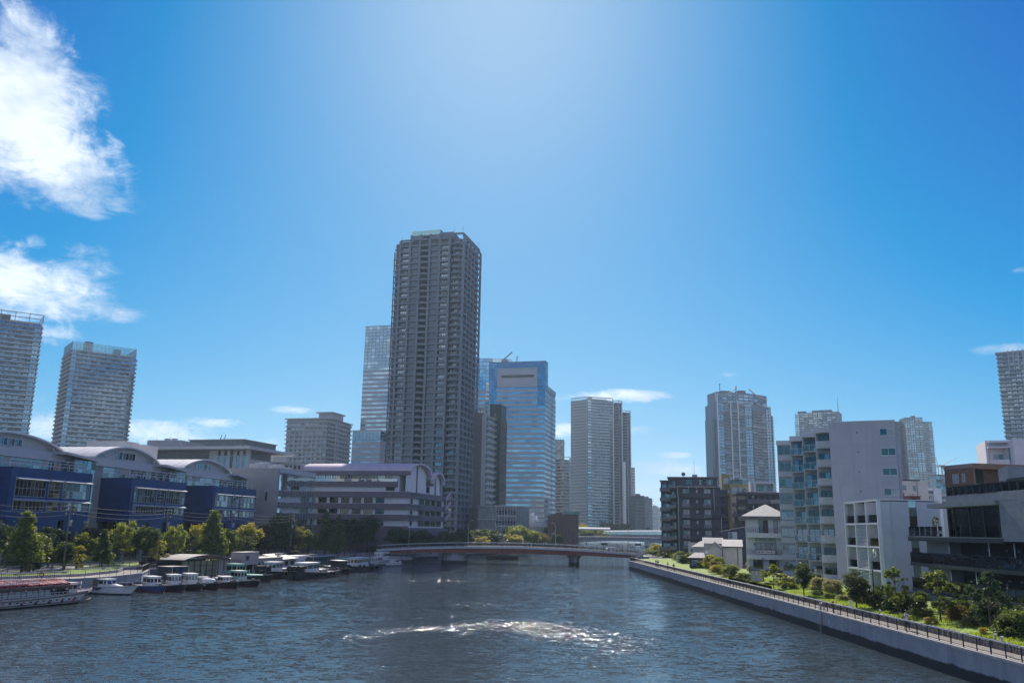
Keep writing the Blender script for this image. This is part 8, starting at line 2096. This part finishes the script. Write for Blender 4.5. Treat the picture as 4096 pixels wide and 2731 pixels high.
for i, a in enumerate([(1590, 2098, 2186, 96, 'round', 'dark', 'dark tree behind the left end of the red bridge, first from the left', 303), (1660, 2112, 2186, 96, 'round', 'dark', 'dark tree behind the left end of the red bridge, second from the left', 306), (1725, 2128, 2186, 100, 'round', 'blue', 'dark tree behind the left end of the red bridge, third from the left', 308), (1790, 2122, 2186, 96, 'round', 'dark', 'dark tree behind the left end of the red bridge, fourth from the left', 312),
    (1850, 2110, 2176, 96, 'round', 'dark', 'dark tree at the foot of the tallest tower', 345), (1905, 2104, 2176, 100, 'round', 'dark', 'dark tree below the slim apartment tower', 355), (1960, 2108, 2174, 100, 'round', 'dark', 'dark tree below the grey-green podium block', 370), (1930, 2140, 2178, 60, 'round', 'gold', 'small golden bush-like tree behind the bridge handrail', 340),
    (2068, 2088, 2170, 126, 'round', 'bright', 'big bright green tree in front of the white waterfront building', 400), (2050, 2128, 2174, 110, 'round', 'yel', 'yellow-green tree below the big bright tree', 380), (2120, 2112, 2172, 100, 'round', 'bright', 'green tree to the right of the big bright tree', 405), (2172, 2126, 2168, 70, 'round', 'rust', 'brownish tree in front of the dark brick building', 420),
    (2010, 2110, 2172, 100, 'round', 'dark', 'dark tree left of the big bright tree', 395), (2225, 2128, 2160, 70, 'round', 'dark', 'dark low tree at the foot of the brick building', 440), (2330, 2084, 2120, 66, 'round', 'yel', 'round yellowish tree left of the covered footbridge', 700), (2382, 2104, 2124, 34, 'round', 'mid', 'small ball-shaped tree by the canopy shelter', 680), (2345, 2114, 2146, 80, 'round', 'mid', 'green tree above the left end of the grey bridge', 560), (2405, 2118, 2146, 60, 'sparse', 'yel', 'loose yellow-green tree beside the canopy shelter', 570), (2290, 2124, 2150, 60, 'round', 'yel', 'yellowish shrub-like tree right of the brick building', 500),
    (2430, 2082, 2112, 110, 'round', 'dark', 'dark tree at the foot of the large balcony tower, left one', 820), (2490, 2084, 2112, 100, 'round', 'dark', 'dark tree at the foot of the large balcony tower, middle one', 840), (2540, 2098, 2114, 70, 'round', 'dark', 'dark tree at the foot of the large balcony tower, right one', 860), (2585, 2102, 2114, 60, 'round', 'blue', 'low dark tree at the foot of the slab blocks', 880)]):
    px_tree(*a[:7], z=2.4, Y=a[7], var=i)

# shaded second row towards the building
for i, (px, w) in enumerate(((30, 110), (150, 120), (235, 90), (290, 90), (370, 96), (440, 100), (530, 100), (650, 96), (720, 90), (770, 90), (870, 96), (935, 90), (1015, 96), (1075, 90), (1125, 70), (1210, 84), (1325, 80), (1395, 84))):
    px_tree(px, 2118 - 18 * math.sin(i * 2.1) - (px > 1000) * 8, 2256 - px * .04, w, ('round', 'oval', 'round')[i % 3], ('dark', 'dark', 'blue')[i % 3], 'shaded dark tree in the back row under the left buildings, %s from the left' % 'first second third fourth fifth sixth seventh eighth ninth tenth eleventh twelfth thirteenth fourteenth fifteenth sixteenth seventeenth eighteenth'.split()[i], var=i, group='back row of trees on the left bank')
for i in range(9):
    t_ = i / 8; X, Y = -34 + 46 * t_, 303 + 190 * t_
    plant('tree', 'dark overhanging tree on the far left bank beyond the red bridge, %s from the bridge' % 'first second third fourth fifth sixth seventh eighth ninth'.split()[i], 'tree', 'round', 'dark', (X - 3.5, Y, 2.3), 8.5, 10, 'bank trees beyond the red bridge', i)
# ------------------------------------------------------------------ right bank
for i, a in enumerate([(3762, 2278, 2478, 172, 'sparse', 'mid', 'layered green tree on the lawn in front of the dark building'), (3962, 2284, 2512, 168, 'sparse', 'blue', 'tall loose tree near the right edge of the lawn'), (3590, 2264, 2450, 108, 'sparse', 'mid', 'thin young tree with bare stem in front of the white apartment house'),
    (3428, 2272, 2432, 118, 'oval', 'dark', 'dense dark oval tree left of the white apartment house'), (3216, 2242, 2388, 84, 'oval', 'dark', 'dense columnar tree in front of the grey apartment house'), (3096, 2256, 2366, 96, 'sparse', 'bright', 'loose green tree below the end of the grey apartment house'), (2926, 2250, 2320, 80, 'oval', 'bright', 'young green tree in the round planting by the path')]):
    px_tree(*a, z=3.25, var=i)
# denser second layer inside the big loose trees' feet and other shrubs
SH = [(3005, 2246, 2292, 52, 'bloom', 'white-flowering shrub by the door of the banner house'), (3022, 2300, 2348, 68, 'dark', 'clipped dark round shrub by the paved square'), (3270, 2362, 2402, 64, 'dark', 'dark round shrub on the lawn below the grey apartment house'), (3322, 2374, 2410, 70, 'mid', 'mid-green shrub right of the dark round shrub'), (3372, 2380, 2420, 66, 'bloom', 'pale-flecked round shrub left of the dense oval tree'), (3728, 2468, 2528, 62, 'gold', 'golden feathery plant beside the walking person'), (3936, 2510, 2540, 50, 'gold', 'low golden plant near the right edge'), (3876, 2468, 2522, 70, 'pale', 'pale round shrub between the two loose trees'), (3590, 2372, 2452, 130, 'blue', 'dense bluish shrub at the foot of the thin young tree'), (3690, 2432, 2478, 120, 'mid', 'broad shrub left of the layered tree'), (3962, 2400, 2516, 150, 'blue', 'dense shrub under the tall loose tree'), (3830, 2420, 2490, 110, 'rust', 'brownish shrub right of the layered tree'), (4060, 2440, 2570, 150, 'mid', 'large shrub at the right edge of the lawn'), (4020, 2460, 2556, 90, 'dark', 'dark shrub left of the right-edge shrub'), (3500, 2360, 2436, 100, 'dark', 'dark shrub around the lamp post'), (3545, 2412, 2448, 50, 'bright', 'small bright shrub in front of the dense bluish shrub'), (3395, 2418, 2436, 36, 'yel', 'tiny yellow-green shrub beside the white sign stake'), (3160, 2330, 2376, 80, 'bright', 'light green shrub left of the columnar tree'), (3150, 2310, 2352, 120, 'pale', 'pale hedge shrub behind the loose green tree'), (3270, 2310, 2370, 100, 'bloom', 'pale shrub right of the columnar tree, left one'), (3330, 2320, 2384, 96, 'bloom', 'pale shrub right of the columnar tree, right one'), (3080, 2330, 2368, 60, 'mid', 'small shrub at the foot of the loose green tree'), (2870, 2262, 2306, 74, 'yel', 'yellowish tall shrub left of the young green tree'), (2966, 2292, 2326, 60, 'bright', 'light shrub right of the young green tree'), (2926, 2300, 2326, 110, 'rust', 'low reddish planting ring under the young green tree'), (2990, 2296, 2330, 40, 'dark', 'small dark shrub by the beige gate')]
for i, (px, pt, pb, w, lf, lb) in enumerate(SH): px_tree(px, pt - 4, pb - 10, w, 'shrub', lf, lb, z=3.2, var=i, name='shrub', cat='shrub')
rg_ = random.Random(5)
ORD = 'first second third fourth fifth sixth seventh eighth ninth tenth eleventh twelfth thirteenth fourteenth fifteenth sixteenth seventeenth eighteenth nineteenth twentieth twenty-first twenty-second'.split()
hedge = [(2600 + k * 13.5 + rg_.uniform(-4, 4)) for k in range(22)]
for i, px in enumerate(hedge):
    f = (px - 2600) / 300; pb = 2212 + 78 * f + rg_.uniform(-4, 6); pt = pb - rg_.uniform(26, 52) * (.75 + .5 * f)
    px_tree(px, pt, pb, rg_.uniform(44, 74), 'shrub', rg_.choice(('mid', 'bright', 'yel', 'mid', 'dark', 'rust', 'pale')), 'leafy hedge shrub on the far right bank, %s from the red bridge' % ORD[i], z=3.2, var=i, name='shrub', cat='shrub', group='hedge shrubs along the far right path')
back_h = [3450, 3530, 3640, 3680, 3790, 3850, 3910, 4010, 4070]
for i, px in enumerate(back_h):
    pb = 2405 + (px - 3450) * .150; px_tree(px, pb - rg_.uniform(52, 84), pb, rg_.uniform(70, 110), 'shrub', rg_.choice(('mid', 'dark', 'rust', 'blue', 'pale')), 'tall bed shrub before the white and dark buildings, %s from the left' % ORD[i], z=3.3, var=i, name='shrub', cat='shrub', group='shrubs in the bed before the right buildings')
for i, (px, pb) in enumerate(((2688, 2236), (2702, 2222), (2742, 2248), (2770, 2252))):
    px_tree(px, pb - 44, pb, 13, 'cone', 'dark', 'slim dark cypress in the far right hedge, %s from the bridge' % ('first', 'second', 'third', 'fourth')[i], z=3.2, var=i)
px_tree(2655, 2185, 2212, 66, 'round', 'yel', 'yellow-green bushy tree at the right end of the red bridge', z=3.2, var=1); px_tree(2610, 2196, 2222, 60, 'round', 'mid', 'green bushy tree beside the end of the riverside path', z=3.2, var=2); px_tree(2700, 2196, 2220, 60, 'round', 'bright', 'bushy tree in front of the lowest balconies of the dark block', z=3.2, var=0)
# left bank low shrubs
for i, (px, pt, pb, w, lf, lb) in enumerate([(108, 2226, 2288, 26, 'pale', 'pale upright shrub at the foot of the broad mid-green tree'), (142, 2240, 2280, 44, 'blue', 'small grey-green shrub under the loose tree'), (1500, 2182, 2204, 60, 'dark', 'clipped dark hedge near the end of the left promenade'), (1345, 2192, 2214, 44, 'pale', 'small pale shrub below the second conical tree'), (1180, 2200, 2216, 40, 'dark', 'small dark shrub behind the grey hut')]): px_tree(px, pt, pb, w, 'shrub', lf, lb, z=2.7, var=i, name='shrub', cat='shrub')
# foliage for the potted tree
o = link('foliage', PROTO['sparse'][0][0], POT, (0, 0, .3), 0, (1.6, 1.6, 2.2)); o.material_slots[0].link = 'OBJECT'; o.material_slots[0].material = LF['mid']

# grass blades on the near lawn
n = 42000; gy = 52 + (165 - 52) * rng.random(n) ** 1.7; gx = 38.85 + 7.6 * rng.random(n); 
d = gx - 36; gz = np.interp(d, [2.75, 4.5, 7.0, 9.5, 16], [2.98, 3.06, 3.22, 3.3, 3.3]) + .07 * np.sin(gy * .9 + d) + .05 * np.sin(gy * 2.3 + d * 3) - .03
h = .07 + .13 * rng.random(n) * (1 + .6 * np.sin(gy * .35 + gx)); t = rng.random(n) * 6.28; wd = .03 + .035 * rng.random(n)
V = np.empty((n, 4, 3)); lean = (rng.random((n, 2)) - .5) * .12
bx, by = np.cos(t) * wd, np.sin(t) * wd
V[:, 0] = np.stack([gx - bx, gy - by, gz], 1); V[:, 1] = np.stack([gx + bx, gy + by, gz], 1)
V[:, 2] = np.stack([gx + bx * .3 + lean[:, 0], gy + by * .3 + lean[:, 1], gz + h], 1); V[:, 3] = np.stack([gx - bx * .3 + lean[:, 0], gy - by * .3 + lean[:, 1], gz + h], 1)
LF['grass'] = leaf_mat('grass_blade', (.20, .29, .035), .5, .3)
tag(link('grass', leafmesh(V.reshape(-1, 3), LF['grass'], 'grass')), 'short sunlit grass on the right bank', 'grass', kind='stuff')
# ================================================================== people
M_skin = mat('skin', (.36, .22, .16), .6, var=.05); M_denim = mat('dark_trousers', (.018, .02, .03), .8, var=.1); M_tee = mat('white_tshirt', (.68, .66, .66), .8, var=.05); M_hair = mat('dark_hair', (.012, .011, .012), .6)
def skinned(name, verts, edges_, radii, mats, pick_mat, sub=2):
    """continuous body grown over a skeleton with the Skin modifier, baked to one mesh"""
    me = bpy.data.meshes.new(name); me.from_pydata([Vector(v) for v in verts], edges_, [])
    o = bpy.data.objects.new(name, me); COL.objects.link(o)
    md = o.modifiers.new('skin', 'SKIN'); md.use_smooth_shade = True
    for i, sv in enumerate(me.skin_vertices[0].data): sv.radius = radii[i] if isinstance(radii[i], tuple) else (radii[i], radii[i])
    me.skin_vertices[0].data[0].use_root = True
    s = o.modifiers.new('sub', 'SUBSURF'); s.levels = s.render_levels = sub
    dg = bpy.context.evaluated_depsgraph_get(); dg.update(); out = bpy.data.meshes.new_from_object(o.evaluated_get(dg))
    bpy.data.objects.remove(o); bpy.data.meshes.remove(me)
    out.materials.clear()
    for m in mats: out.materials.append(m)
    mi = [pick_mat(p.center) for p in out.polygons]; out.polygons.foreach_set('material_index', mi); out.polygons.foreach_set('use_smooth', [True] * len(mi)); out.update()
    return out
def body(name, stride=.18, arm=.12, mats=None, lod=2, hands=True):
    V = [(0, 0, .95), (0, 0, 1.12), (0, .0, 1.32), (0, 0, 1.46), (0, -.01, 1.55), (0, -.02, 1.64), (0, -.02, 1.73)]
    E = [(0, 1), (1, 2), (2, 3), (3, 4), (4, 5), (5, 6)]; Rr = [(.15, .11), (.14, .10), (.17, .11), (.13, .08), .055, (.075, .09), (.07, .085)]
    for s in (-1, 1):
        i = len(V); st = stride * s
        V += [(.09 * s, 0, .88), (.10 * s, -st * .55 - .02, .48), (.10 * s, -st + .03, .10), (.10 * s, -st - .13, .035)]; E += [(0, i), (i, i + 1), (i + 1, i + 2), (i + 2, i + 3)]; Rr += [.095, .065, .045, .04]
        i = len(V); V += [(.19 * s, 0, 1.43), (.25 * s, arm * s * .4 + .02, 1.15), (.27 * s, arm * s - .02, .93), (.275 * s, arm * s - .05, .84)]; E += [(3, i), (i, i + 1), (i + 1, i + 2), (i + 2, i + 3)]; Rr += [.06, .045, .034, (.022, .04)]
        if hands:
            w_ = i + 3; bx, by, bz = V[w_]
            for k, (dy, L) in enumerate(((-.035, .075), (-.012, .085), (.012, .08), (.034, .065))):
                j = len(V); V += [(bx, by + dy, bz - .05), (bx - .012 * s, by + dy - .01, bz - .05 - L)]; E += [(w_, j), (j, j + 1)]; Rr += [.010, .008]
            j = len(V); V += [(bx - .02 * s, by - .05, bz + .0), (bx - .03 * s, by - .07, bz - .05)]; E += [(w_, j), (j, j + 1)]; Rr += [.011, .009]
    def pk(c):
        if c.z > 1.49: return 0
        if abs(c.x) > .20 and c.z < 1.24: return 0
        if c.z > .93: return 1
        return 3 if c.z < .085 else 2
    return skinned(name, V, E, Rr, mats or [M_skin, M_tee, M_denim, M_black], pk, lod)
def walker():
    p = atZ(3631, 2541, 2.43); r = thing('person', 'person in white t-shirt, dark trousers and cap walking on the right path with a bag', 'person', (37.15, p.y * 37.15 / p.x, 2.43), R(14))
    link('body', body('body'), r)
    hd = MB(M_hair); hd.ball((0, -.01, 1.70), .098, .112, .115, 14, 8); hd.v = [(x, y, max(z, 1.665 + (.05 if y < -.03 else 0))) for x, y, z in hd.v]; hd.obj('hair', r)
    c = MB(M_dark); c.ball((0, -.015, 1.735), .105, .12, .09, 14, 8); c.v = [(x, y, max(z, 1.735)) for x, y, z in c.v]
    c.loft([[(x, -.1, 1.742), (x * .9, -.22, 1.73), (x * .9, -.22, 1.74), (x, -.1, 1.757)] for x in (-.085, 0, .085)], sm=False); c.obj('cap', r)
    f = MB(M_skin); f.ball((0, -.125, 1.645), .016, .02, .025, 8, 5); f.obj('nose', r)
    for s in (-1, 1): MB(M_hair).ball((s * .034, -.112, 1.672), .012, .006, .008, 8, 5).obj('eye', r); MB(M_skin).ball((s * .083, -.015, 1.65), .012, .025, .035, 8, 5).obj('ear', r)
    MB(mat('lips', (.25, .11, .09), .6)).box(-.025, .025, -.117, -.108, 1.598, 1.606).obj('mouth', r)
    for k, x in enumerate((-.06, -.02, .025, .06)): MB(mat('shirt_print', (.06, .08, .13), .8)).box(x - .015, x + .012, -.128, -.118, 1.28 - .03 * (k % 2), 1.34).obj('shirt_print', r)
    bp = MB(mat('backpack_navy', (.02, .025, .04), .7)); bp.loft([[(x, .1, z0), (x, .26, z0 + .02), (x, .26, z1 - .05), (x, .1, z1)] for x, z0, z1 in ((-.14, 1.08, 1.42), (0, 1.05, 1.46), (.14, 1.08, 1.42))], sm=False)
    for s in (-1, 1): bp.tube([(s * .11, .1, 1.12), (s * .13, -.1, 1.2), (s * .11, -.11, 1.38), (s * .1, .05, 1.49), (s * .1, .12, 1.42)], .018, 6)
    bg_ = bp.obj('backpack', r); 
    hb = MB(M_hair); hb.loft([[(.24 + .1 * math.cos(t), .08 + .2 * math.sin(t), z) for t in [2 * math.pi * k / 10 for k in range(10)]] for z in (.46, .5, .62, .66)], sm=True); hb.tube([(.275, -.05, .64), (.275, .02, .8), (.275, .15, .8), (.275, .2, .64)], .012, 5); hb.obj('shoulder_bag', r)
walker()
OUT = [(mat('jacket_dark', (.03, .035, .05), .8), M_denim), (mat('shirt_blue', (.12, .25, .42), .8), M_denim), (M_tee, mat('trousers_grey', (.08, .08, .09), .8)), (mat('shirt_white', (.6, .6, .6), .8), M_hair), (mat('shirt_rust', (.22, .08, .05), .8), M_denim)]
PB = [body('walker_%d' % i, st, ar, [M_skin, a, b, M_black], 1, False) for i, ((a, b), st, ar) in enumerate(zip(OUT, (.2, -.15, .1, .22, -.2), (.12, .1, .05, .14, .1)))]
HAIRM = MB(M_hair); HAIRM.ball((0, -.005, 1.70), .1, .115, .12, 10, 6); HAIRM.v = [(x, y, max(z, 1.65)) for x, y, z in HAIRM.v]; HAIRM = HAIRM.mesh('hair')
def person(p, rz, k, label, group, h=1.0):
    r = thing('person', label, 'person', p, rz, group); link('body', PB[k % 5], r, (0, 0, 0), 0, (h, h, h)); link('hair', HAIRM, r, (0, 0, 0), 0, (h, h, h)); return r
for px, py, k, lb in ((2620, 2266, 1, 'person in a light blue shirt strolling on the far right path'), (2627, 2268, 0, 'person in dark clothes beside the blue-shirted stroller'), (2663, 2278, 3, 'person in a white shirt on the far right path'), (2680, 2284, 0, 'person in a dark jacket behind the white-shirted stroller'), (2537, 2244, 4, 'person standing at the far bend of the right path')):
    p = atZ(px, py, 2.43); person((min(max(p.x, 36.8), 38.0), p.y, 2.43), RR.uniform(-.4, .4) + (math.pi if k % 2 else 0), k, lb, 'people on the right path')
bp_ = [(1817, 'alone on the left half'), (2004, 'left of the umbrella'), (2026, 'under a dark umbrella'), (2096, 'first of the crowd'), (2118, 'second of the crowd'), (2152, 'in front of the glare'), (2176, 'third of the crowd'), (2186, 'fourth of the crowd'), (2226, 'beside the middle lamp'), (2267, 'fifth of the crowd'), (2289, 'sixth of the crowd, above the pier'), (2311, 'seventh of the crowd'), (2329, 'eighth of the crowd'), (2365, 'ninth of the crowd'), (2390, 'tenth of the crowd'), (2415, 'eleventh, left of the car'), (2436, 'twelfth, beside the car'), (2456, 'right of the car'), (2468, 'second right of the car'), (2493, 'left of the right-hand lamp'), (2553, 'beyond the right-hand lamp')]
for i, (px, lb) in enumerate(bp_):
    p = atY(px, 2190, 284.4); person((p.x, 284.2 + .8 * (i % 2) + .3 * (i % 3), ztop(p.x) + .165), (math.pi / 2 if i % 3 else -math.pi / 2) + RR.uniform(-.3, .3), i, 'person walking over the red bridge, ' + lb, 'people crossing the red bridge')
    if px == 2026:
        um = thing('umbrella', 'dark open umbrella carried over the red bridge', 'umbrella', (p.x + .25, 285.0, ztop(p.x) + 1.0)); MB(M_dark).tube([(0, 0, -.1), (0, 0, 1.25)], .015, 5).obj('shaft', um); m = MB(M_dark); m.loft([[(rad * math.cos(2 * math.pi * t / 8), rad * math.sin(2 * math.pi * t / 8), z) for t in range(8)] for rad, z in ((.62, .95), (.45, 1.14), (.2, 1.24), (.02, 1.27))], cap=False, sm=False); m.obj('canopy', um)

# ================================================================== vehicles
def car(label, loc_, rz, paint, van=False):
    r = thing('car', label, 'car', loc_, rz); L = 4.4; W = 1.75; P = [(-2.2, .35), (-2.2, .95), (-1.9, 1.0), (-1.5, 1.45 if not van else 1.8), (.6, 1.48 if not van else 1.85), (1.25, .98), (2.1, .85), (2.2, .35)]
    b = MB(paint); rings = []
    for y, s, dz in ((-W / 2, .97, 0), (-W / 2 + .05, 1, .0), (W / 2 - .05, 1, .0), (W / 2, .97, 0)): rings.append([(x * s, y * (1 if z < 1.0 else .86), z) for x, z in P])
    b.loft(rings, sm=False); b.obj('body', r)
    zz = P[3][1]
    for s in (-1, 1):
        for x0, x1, t0, t1 in ((-1.62, -.55, -1.42, -.55), (-.45, .95, -.45, .58)):
            MB(G3).loft([[(x0, s * W * .485, 1.02), (x1, s * W * .485, 1.02), (t1, s * W * .436, zz - .08), (t0, s * W * .436, zz - .08)], [(x0, s * W * .5, 1.02), (x1, s * W * .5, 1.02), (t1, s * W * .45, zz - .08), (t0, s * W * .45, zz - .08)]], sm=False).obj('side_window', r)
    MB(G3).loft([[(.68, -.66, zz - .06), (.68, .66, zz - .06), (1.27, .72, 1.02), (1.27, -.72, 1.02)], [(.72, -.66, zz - .04), (.72, .66, zz - .04), (1.31, .72, 1.03), (1.31, -.72, 1.03)]], sm=False).obj('windscreen', r)
    for x in (-1.35, 1.35):
        for s in (-1, 1): w = MB(M_black).torus((0, 0, 0), (0, 1, 0), .24, .09, 14, 6).obj('wheel', r, (x, s * W * .46, .33)); MB(M_steel).tube([(0, -.06, 0), (0, .06, 0)], .18, 10).obj('rim', w)
    for s in (-1, 1): pbox(r, 'headlight', 2.12, 2.2, s * .6 - .18, s * .6 + .18, .62, .76, M_white); pbox(r, 'tail_light', -2.22, -2.17, s * .68 - .1, s * .68 + .1, .7, .92, M_redp)
    return r
p = atY(2450, 2190, 289); car('silver car crossing the right half of the red bridge', (p.x, 288.4, ztop(p.x) + .02), 0.02, mat('silver_paint', (.55, .55, .56), .3, .5, var=.03))
p = atZ(598, 2262, 2.52); car('dark car parked behind the trees on the left bank', (p.x, p.y, 2.52), R(74), mat('dark_car_paint', (.02, .022, .028), .3, .3, var=.03), True)
p = atZ(652, 2258, 2.52); car('white car parked behind the dark one on the left bank', (p.x, p.y + 4, 2.52), R(74), mat('white_car_paint', (.6, .6, .6), .3, 0, var=.03), True)

# ================================================================== poles, wires, crane boom, bits on the banks
PO = []
for i, (px, pt, Y) in enumerate(((-120, 2004, 136), (283, 2019, 155), (673, 2038, 189), (931, 2048, 213), (1169, 2060, 246))):
    t = atY(px, pt, Y)
    if i == 0: PO.append((t, t.z - 2.4)); continue
    r = thing('utility_pole', 'grey utility pole with crossarms, %s from the left' % ('outside the frame', 'first', 'second', 'third', 'fourth')[i], 'pole', (t.x, t.y, 2.4)); H = t.z - 2.4
    MB(mat('pole_dark', (.10, .10, .10), .8)).tube([(0, 0, 0), (0, 0, H)], [.17, .11], 8).obj('shaft', r); dx = R(74)
    for z in (H - .3, H - 1.0, H - 1.7): MB(M_dark).bar((-.9 * math.sin(dx) * .9, .9 * math.cos(dx), z), (.9 * math.sin(dx) * .9, -.9 * math.cos(dx), z), .1).obj('crossarm', r)
    for z in (H - .18, H - .88, H - 1.58):
        for s in (-.8, .8): MB(M_bwhite).tube([(s * math.sin(dx), -s * math.cos(dx), z - .05), (s * math.sin(dx), -s * math.cos(dx), z + .2)], .07, 6).obj('insulator', r)
    MB(M_grey).tube([(.35, -.1, H - 3.6), (.35, -.1, H - 2.6)], .28, 8).obj('transformer', r)
    PO.append((t, H))
M_wire = mat('wire', (.20, .20, .21), .8, 0, var=.05)
k = 0
for (a, ha), (b, hb) in zip(PO[:-1], PO[1:]):
    for j, dz in enumerate((-.05, -.75, -1.45)):
        pts = []
        for q in range(13): s = q / 12; v = a.lerp(b, s); pts.append((v.x + .6, v.y, v.z + dz - (.55 + .12 * j) * 4 * s * (1 - s)))
        m = MB(M_wire).tube(pts, .02, 4); o = m.obj('power_line'); tag(o, 'thin overhead wire, %s from the top, %s span from the left along the left road' % (('first', 'second', 'third', 'fourth', 'fifth')[j], ('first', 'second', 'third', 'fourth')[k]), 'wire', 'overhead wires on the left bank')
    k += 1
def boom():
    b0 = atY(2010, 2168, 330); b1 = atY(1966, 1998, 330); r = thing('crane_boom', 'slanting lattice crane boom rising behind the red bridge', 'crane', tuple(b0)); d = b1 - b0; L = d.length; ax = d.normalized(); sx = ax.cross(Vector((0, 1, 0))).normalized() * .55; sy = Vector((0, .5, 0)); M_cr = mat('crane_grey', (.10, .12, .13), .5, .2)
    for s, t in ((1, 1), (1, -1), (-1, 1), (-1, -1)): MB(M_cr).bar(sx * s + sy * t, d * .97 + sx * s * .8 + sy * t, .13).obj('chord', r)
    n = 16
    for i in range(n):
        f0, f1 = d * (.97 * i / n), d * (.97 * (i + 1) / n)
        for t in (-1, 1): MB(M_cr).bar(f0 + sx + sy * t, f1 - sx + sy * t, .08).obj('lacing', r)
        for s in (-1, 1): o = MB(M_white).bar(f0 + sx * s * 1.05 - sy * 1.15, f0 + sx * s * 1.9 - sy * 1.15 + Vector((0, 0, .28)), .16).obj('glint_bar', r)  # white bars stand in for sun glints on the lattice
    MB(M_cr).bar(d * .95, d * 1.05 + Vector((-1.1, 0, .3)), 1.0, .8).obj('boom_head', r)
    base = thing('crane_barge', 'low dark barge carrying the crane behind the red bridge', 'barge', (b0.x, b0.y, 0)); pbox(base, 'hull', -6, 6, -2, 5, -1, 1.4, mat('barge_rust', (.03, .028, .026), 1.0, spec=0.0)); pbox(base, 'crane_house', -2, 2.6, 0, 3.5, 1.41, 4.2, M_cr); pbox(base, 'boom_foot', -.8, .8, -.6, .6, 1.41, b0.z, M_cr)
boom()
def lamp_post(px, pt, pb, label, z=3.2):
    p = atZ(px, pb, z); h = atY(px, pt, p.y).z - z; r = thing('lamp_post', label, 'lamp', (p.x, p.y, z), 0); MB(M_dark).tube([(0, 0, 0), (0, 0, h)], [.075, .06], 8).obj('pole', r); MB(M_dark).tube([(0, 0, h), (0, 0, h + .12)], .1, 8).obj('cap', r); MB(M_dark).bar((0, 0, h - .4), (-.3, 0, h - .35), .06).obj('bracket', r)
lamp_post(3055, 2234, 2326, 'slim black lamp post in front of the banner house'); lamp_post(3500, 2282, 2434, 'slim black lamp post left of the thin young tree'); lamp_post(4048, 2343, 2520, 'black lamp post with brackets near the right edge')
def stub(px, pb, label, h=.55):
    p = atZ(px, pb, 3.1); r = thing('ground_light', label, 'ground light', (p.x, p.y, 3.05)); MB(M_grey).tube([(0, 0, 0), (0, 0, h)], .05, 7).obj('stem', r); MB(M_offw).tube([(0, 0, h), (.02, -.08, h + .22)], .11, 8).obj('head', r)
for px, pb, lb in ((3520, 2468, 'small ground light on the lawn before the dense shrub'), (3983, 2572, 'small tilted ground light near the right edge, left one'), (4010, 2584, 'small ground light near the right edge, right one')): stub(px, pb, lb)
p = atZ(3404, 2434, 3.2); r = thing('sign_stake', 'small white sign stake beside the dense oval tree', 'sign', (p.x, p.y, 3.2)); pbox(r, 'board', -.14, .14, -.03, .03, .1, .9, M_white); pbox(r, 'stake', -.03, .03, .031, .06, -.1, .9, M_dark)
p = atZ(3003, 2322, 3.4); r = thing('gate', 'beige gate at the corner of the banner house', 'gate', (p.x, p.y, 3.3), R(-15))
for k in range(2): pbox(r, 'gate_leaf', k * 1.0, k * 1.0 + .96, 0, .08, .05, 1.7, mat('beige_gate', (.40, .36, .33), .7))
p = atZ(308, 2277, 2.66); r = thing('litter_bin', 'yellow twin litter bin under the trees on the left', 'bin', (p.x, p.y, 2.66), R(70))
for k in (0, 1): pbox(r, 'bin_body', k * .75, k * .75 + .68, 0, .6, 0, 1.1, mat('bin_yellow', (.45, .30, .04), .5)); pbox(r, 'bin_lid', k * .75 - .02, k * .75 + .7, -.02, .62, 1.101, 1.2, M_dark)
for (px, py, z, lb) in ((164, 2322, 2.45, 'red lifebuoy on the left quay railing'), (3254, 2448, 2.45, 'dark lifebuoy stand on the right railing by the ladder')):
    p = atZ(px, py, z); r = thing('lifebuoy', lb, 'lifebuoy', (p.x if px < 1000 else 36.5, p.y, z)); MB(mat('lifebuoy_red', (.35, .08, .06), .6)).torus((0, 0, .95), (1, -.6, 0), .3, .09, 14, 6).obj('ring', r); MB(M_dark).bar((0, .05, 0), (0, .05, 1.3), .06).obj('stand', r)
for px, pt, pb, lb in ((1362, 2172, 2205, 'red-topped road sign on the left bank'), (1332, 2188, 2206, 'small diamond road sign on the left bank'), (1468, 2165, 2192, 'white narrow sign post by the trees')):
    p = atZ(px, pb, 2.6); h = atY(px, pt, p.y).z - 2.6; r = thing('road_sign', lb, 'sign', (p.x, p.y, 2.6)); MB(M_grey).tube([(0, 0, 0), (0, 0, h)], .05, 6).obj('post', r); pbox(r, 'plate', -.35, .35, -.1, -.06, h - .75, h - .05, M_redp if 'red' in lb else M_white)
# low benches / planter walls on the left promenade
for i, (px, py, lb) in enumerate(((330, 2284, 'long grey concrete bench on the left promenade behind the white cruiser'), (60, 2306, 'low grey bench on the left promenade near the edge'))):
    p = atZ(px, py, 2.44); r = thing('bench', lb, 'bench', (p.x, p.y, 2.44), R(62)); pbox(r, 'seat', -9, 9, -.3, .3, .4, .55, M_conc)
    for k in range(5): pbox(r, 'support', -8.6 + k * 4.2, -8.2 + k * 4.2, -.25, .25, 0, .399, M_conc)
# ================================================================== haze
hz = bpy.data.materials.new('haze'); hz.use_nodes = True; t = NT(hz.node_tree); t.n.remove(t.n['Principled BSDF'])
pv_ = t.node('ShaderNodeVolumePrincipled'); pv_.inputs['Color'].default_value = (.62, .82, 1.0, 1); pv_.inputs['Density'].default_value = HAZE_D; pv_.inputs['Anisotropy'].default_value = .45
t.l.new(pv_.outputs[0], t.n['Material Output'].inputs['Volume'])
tag(MB(hz).box(-2350, 2350, -350, 4550, -3.8, 225).obj('haze'), 'thin pale haze over the river and the city', kind='stuff')
flush()
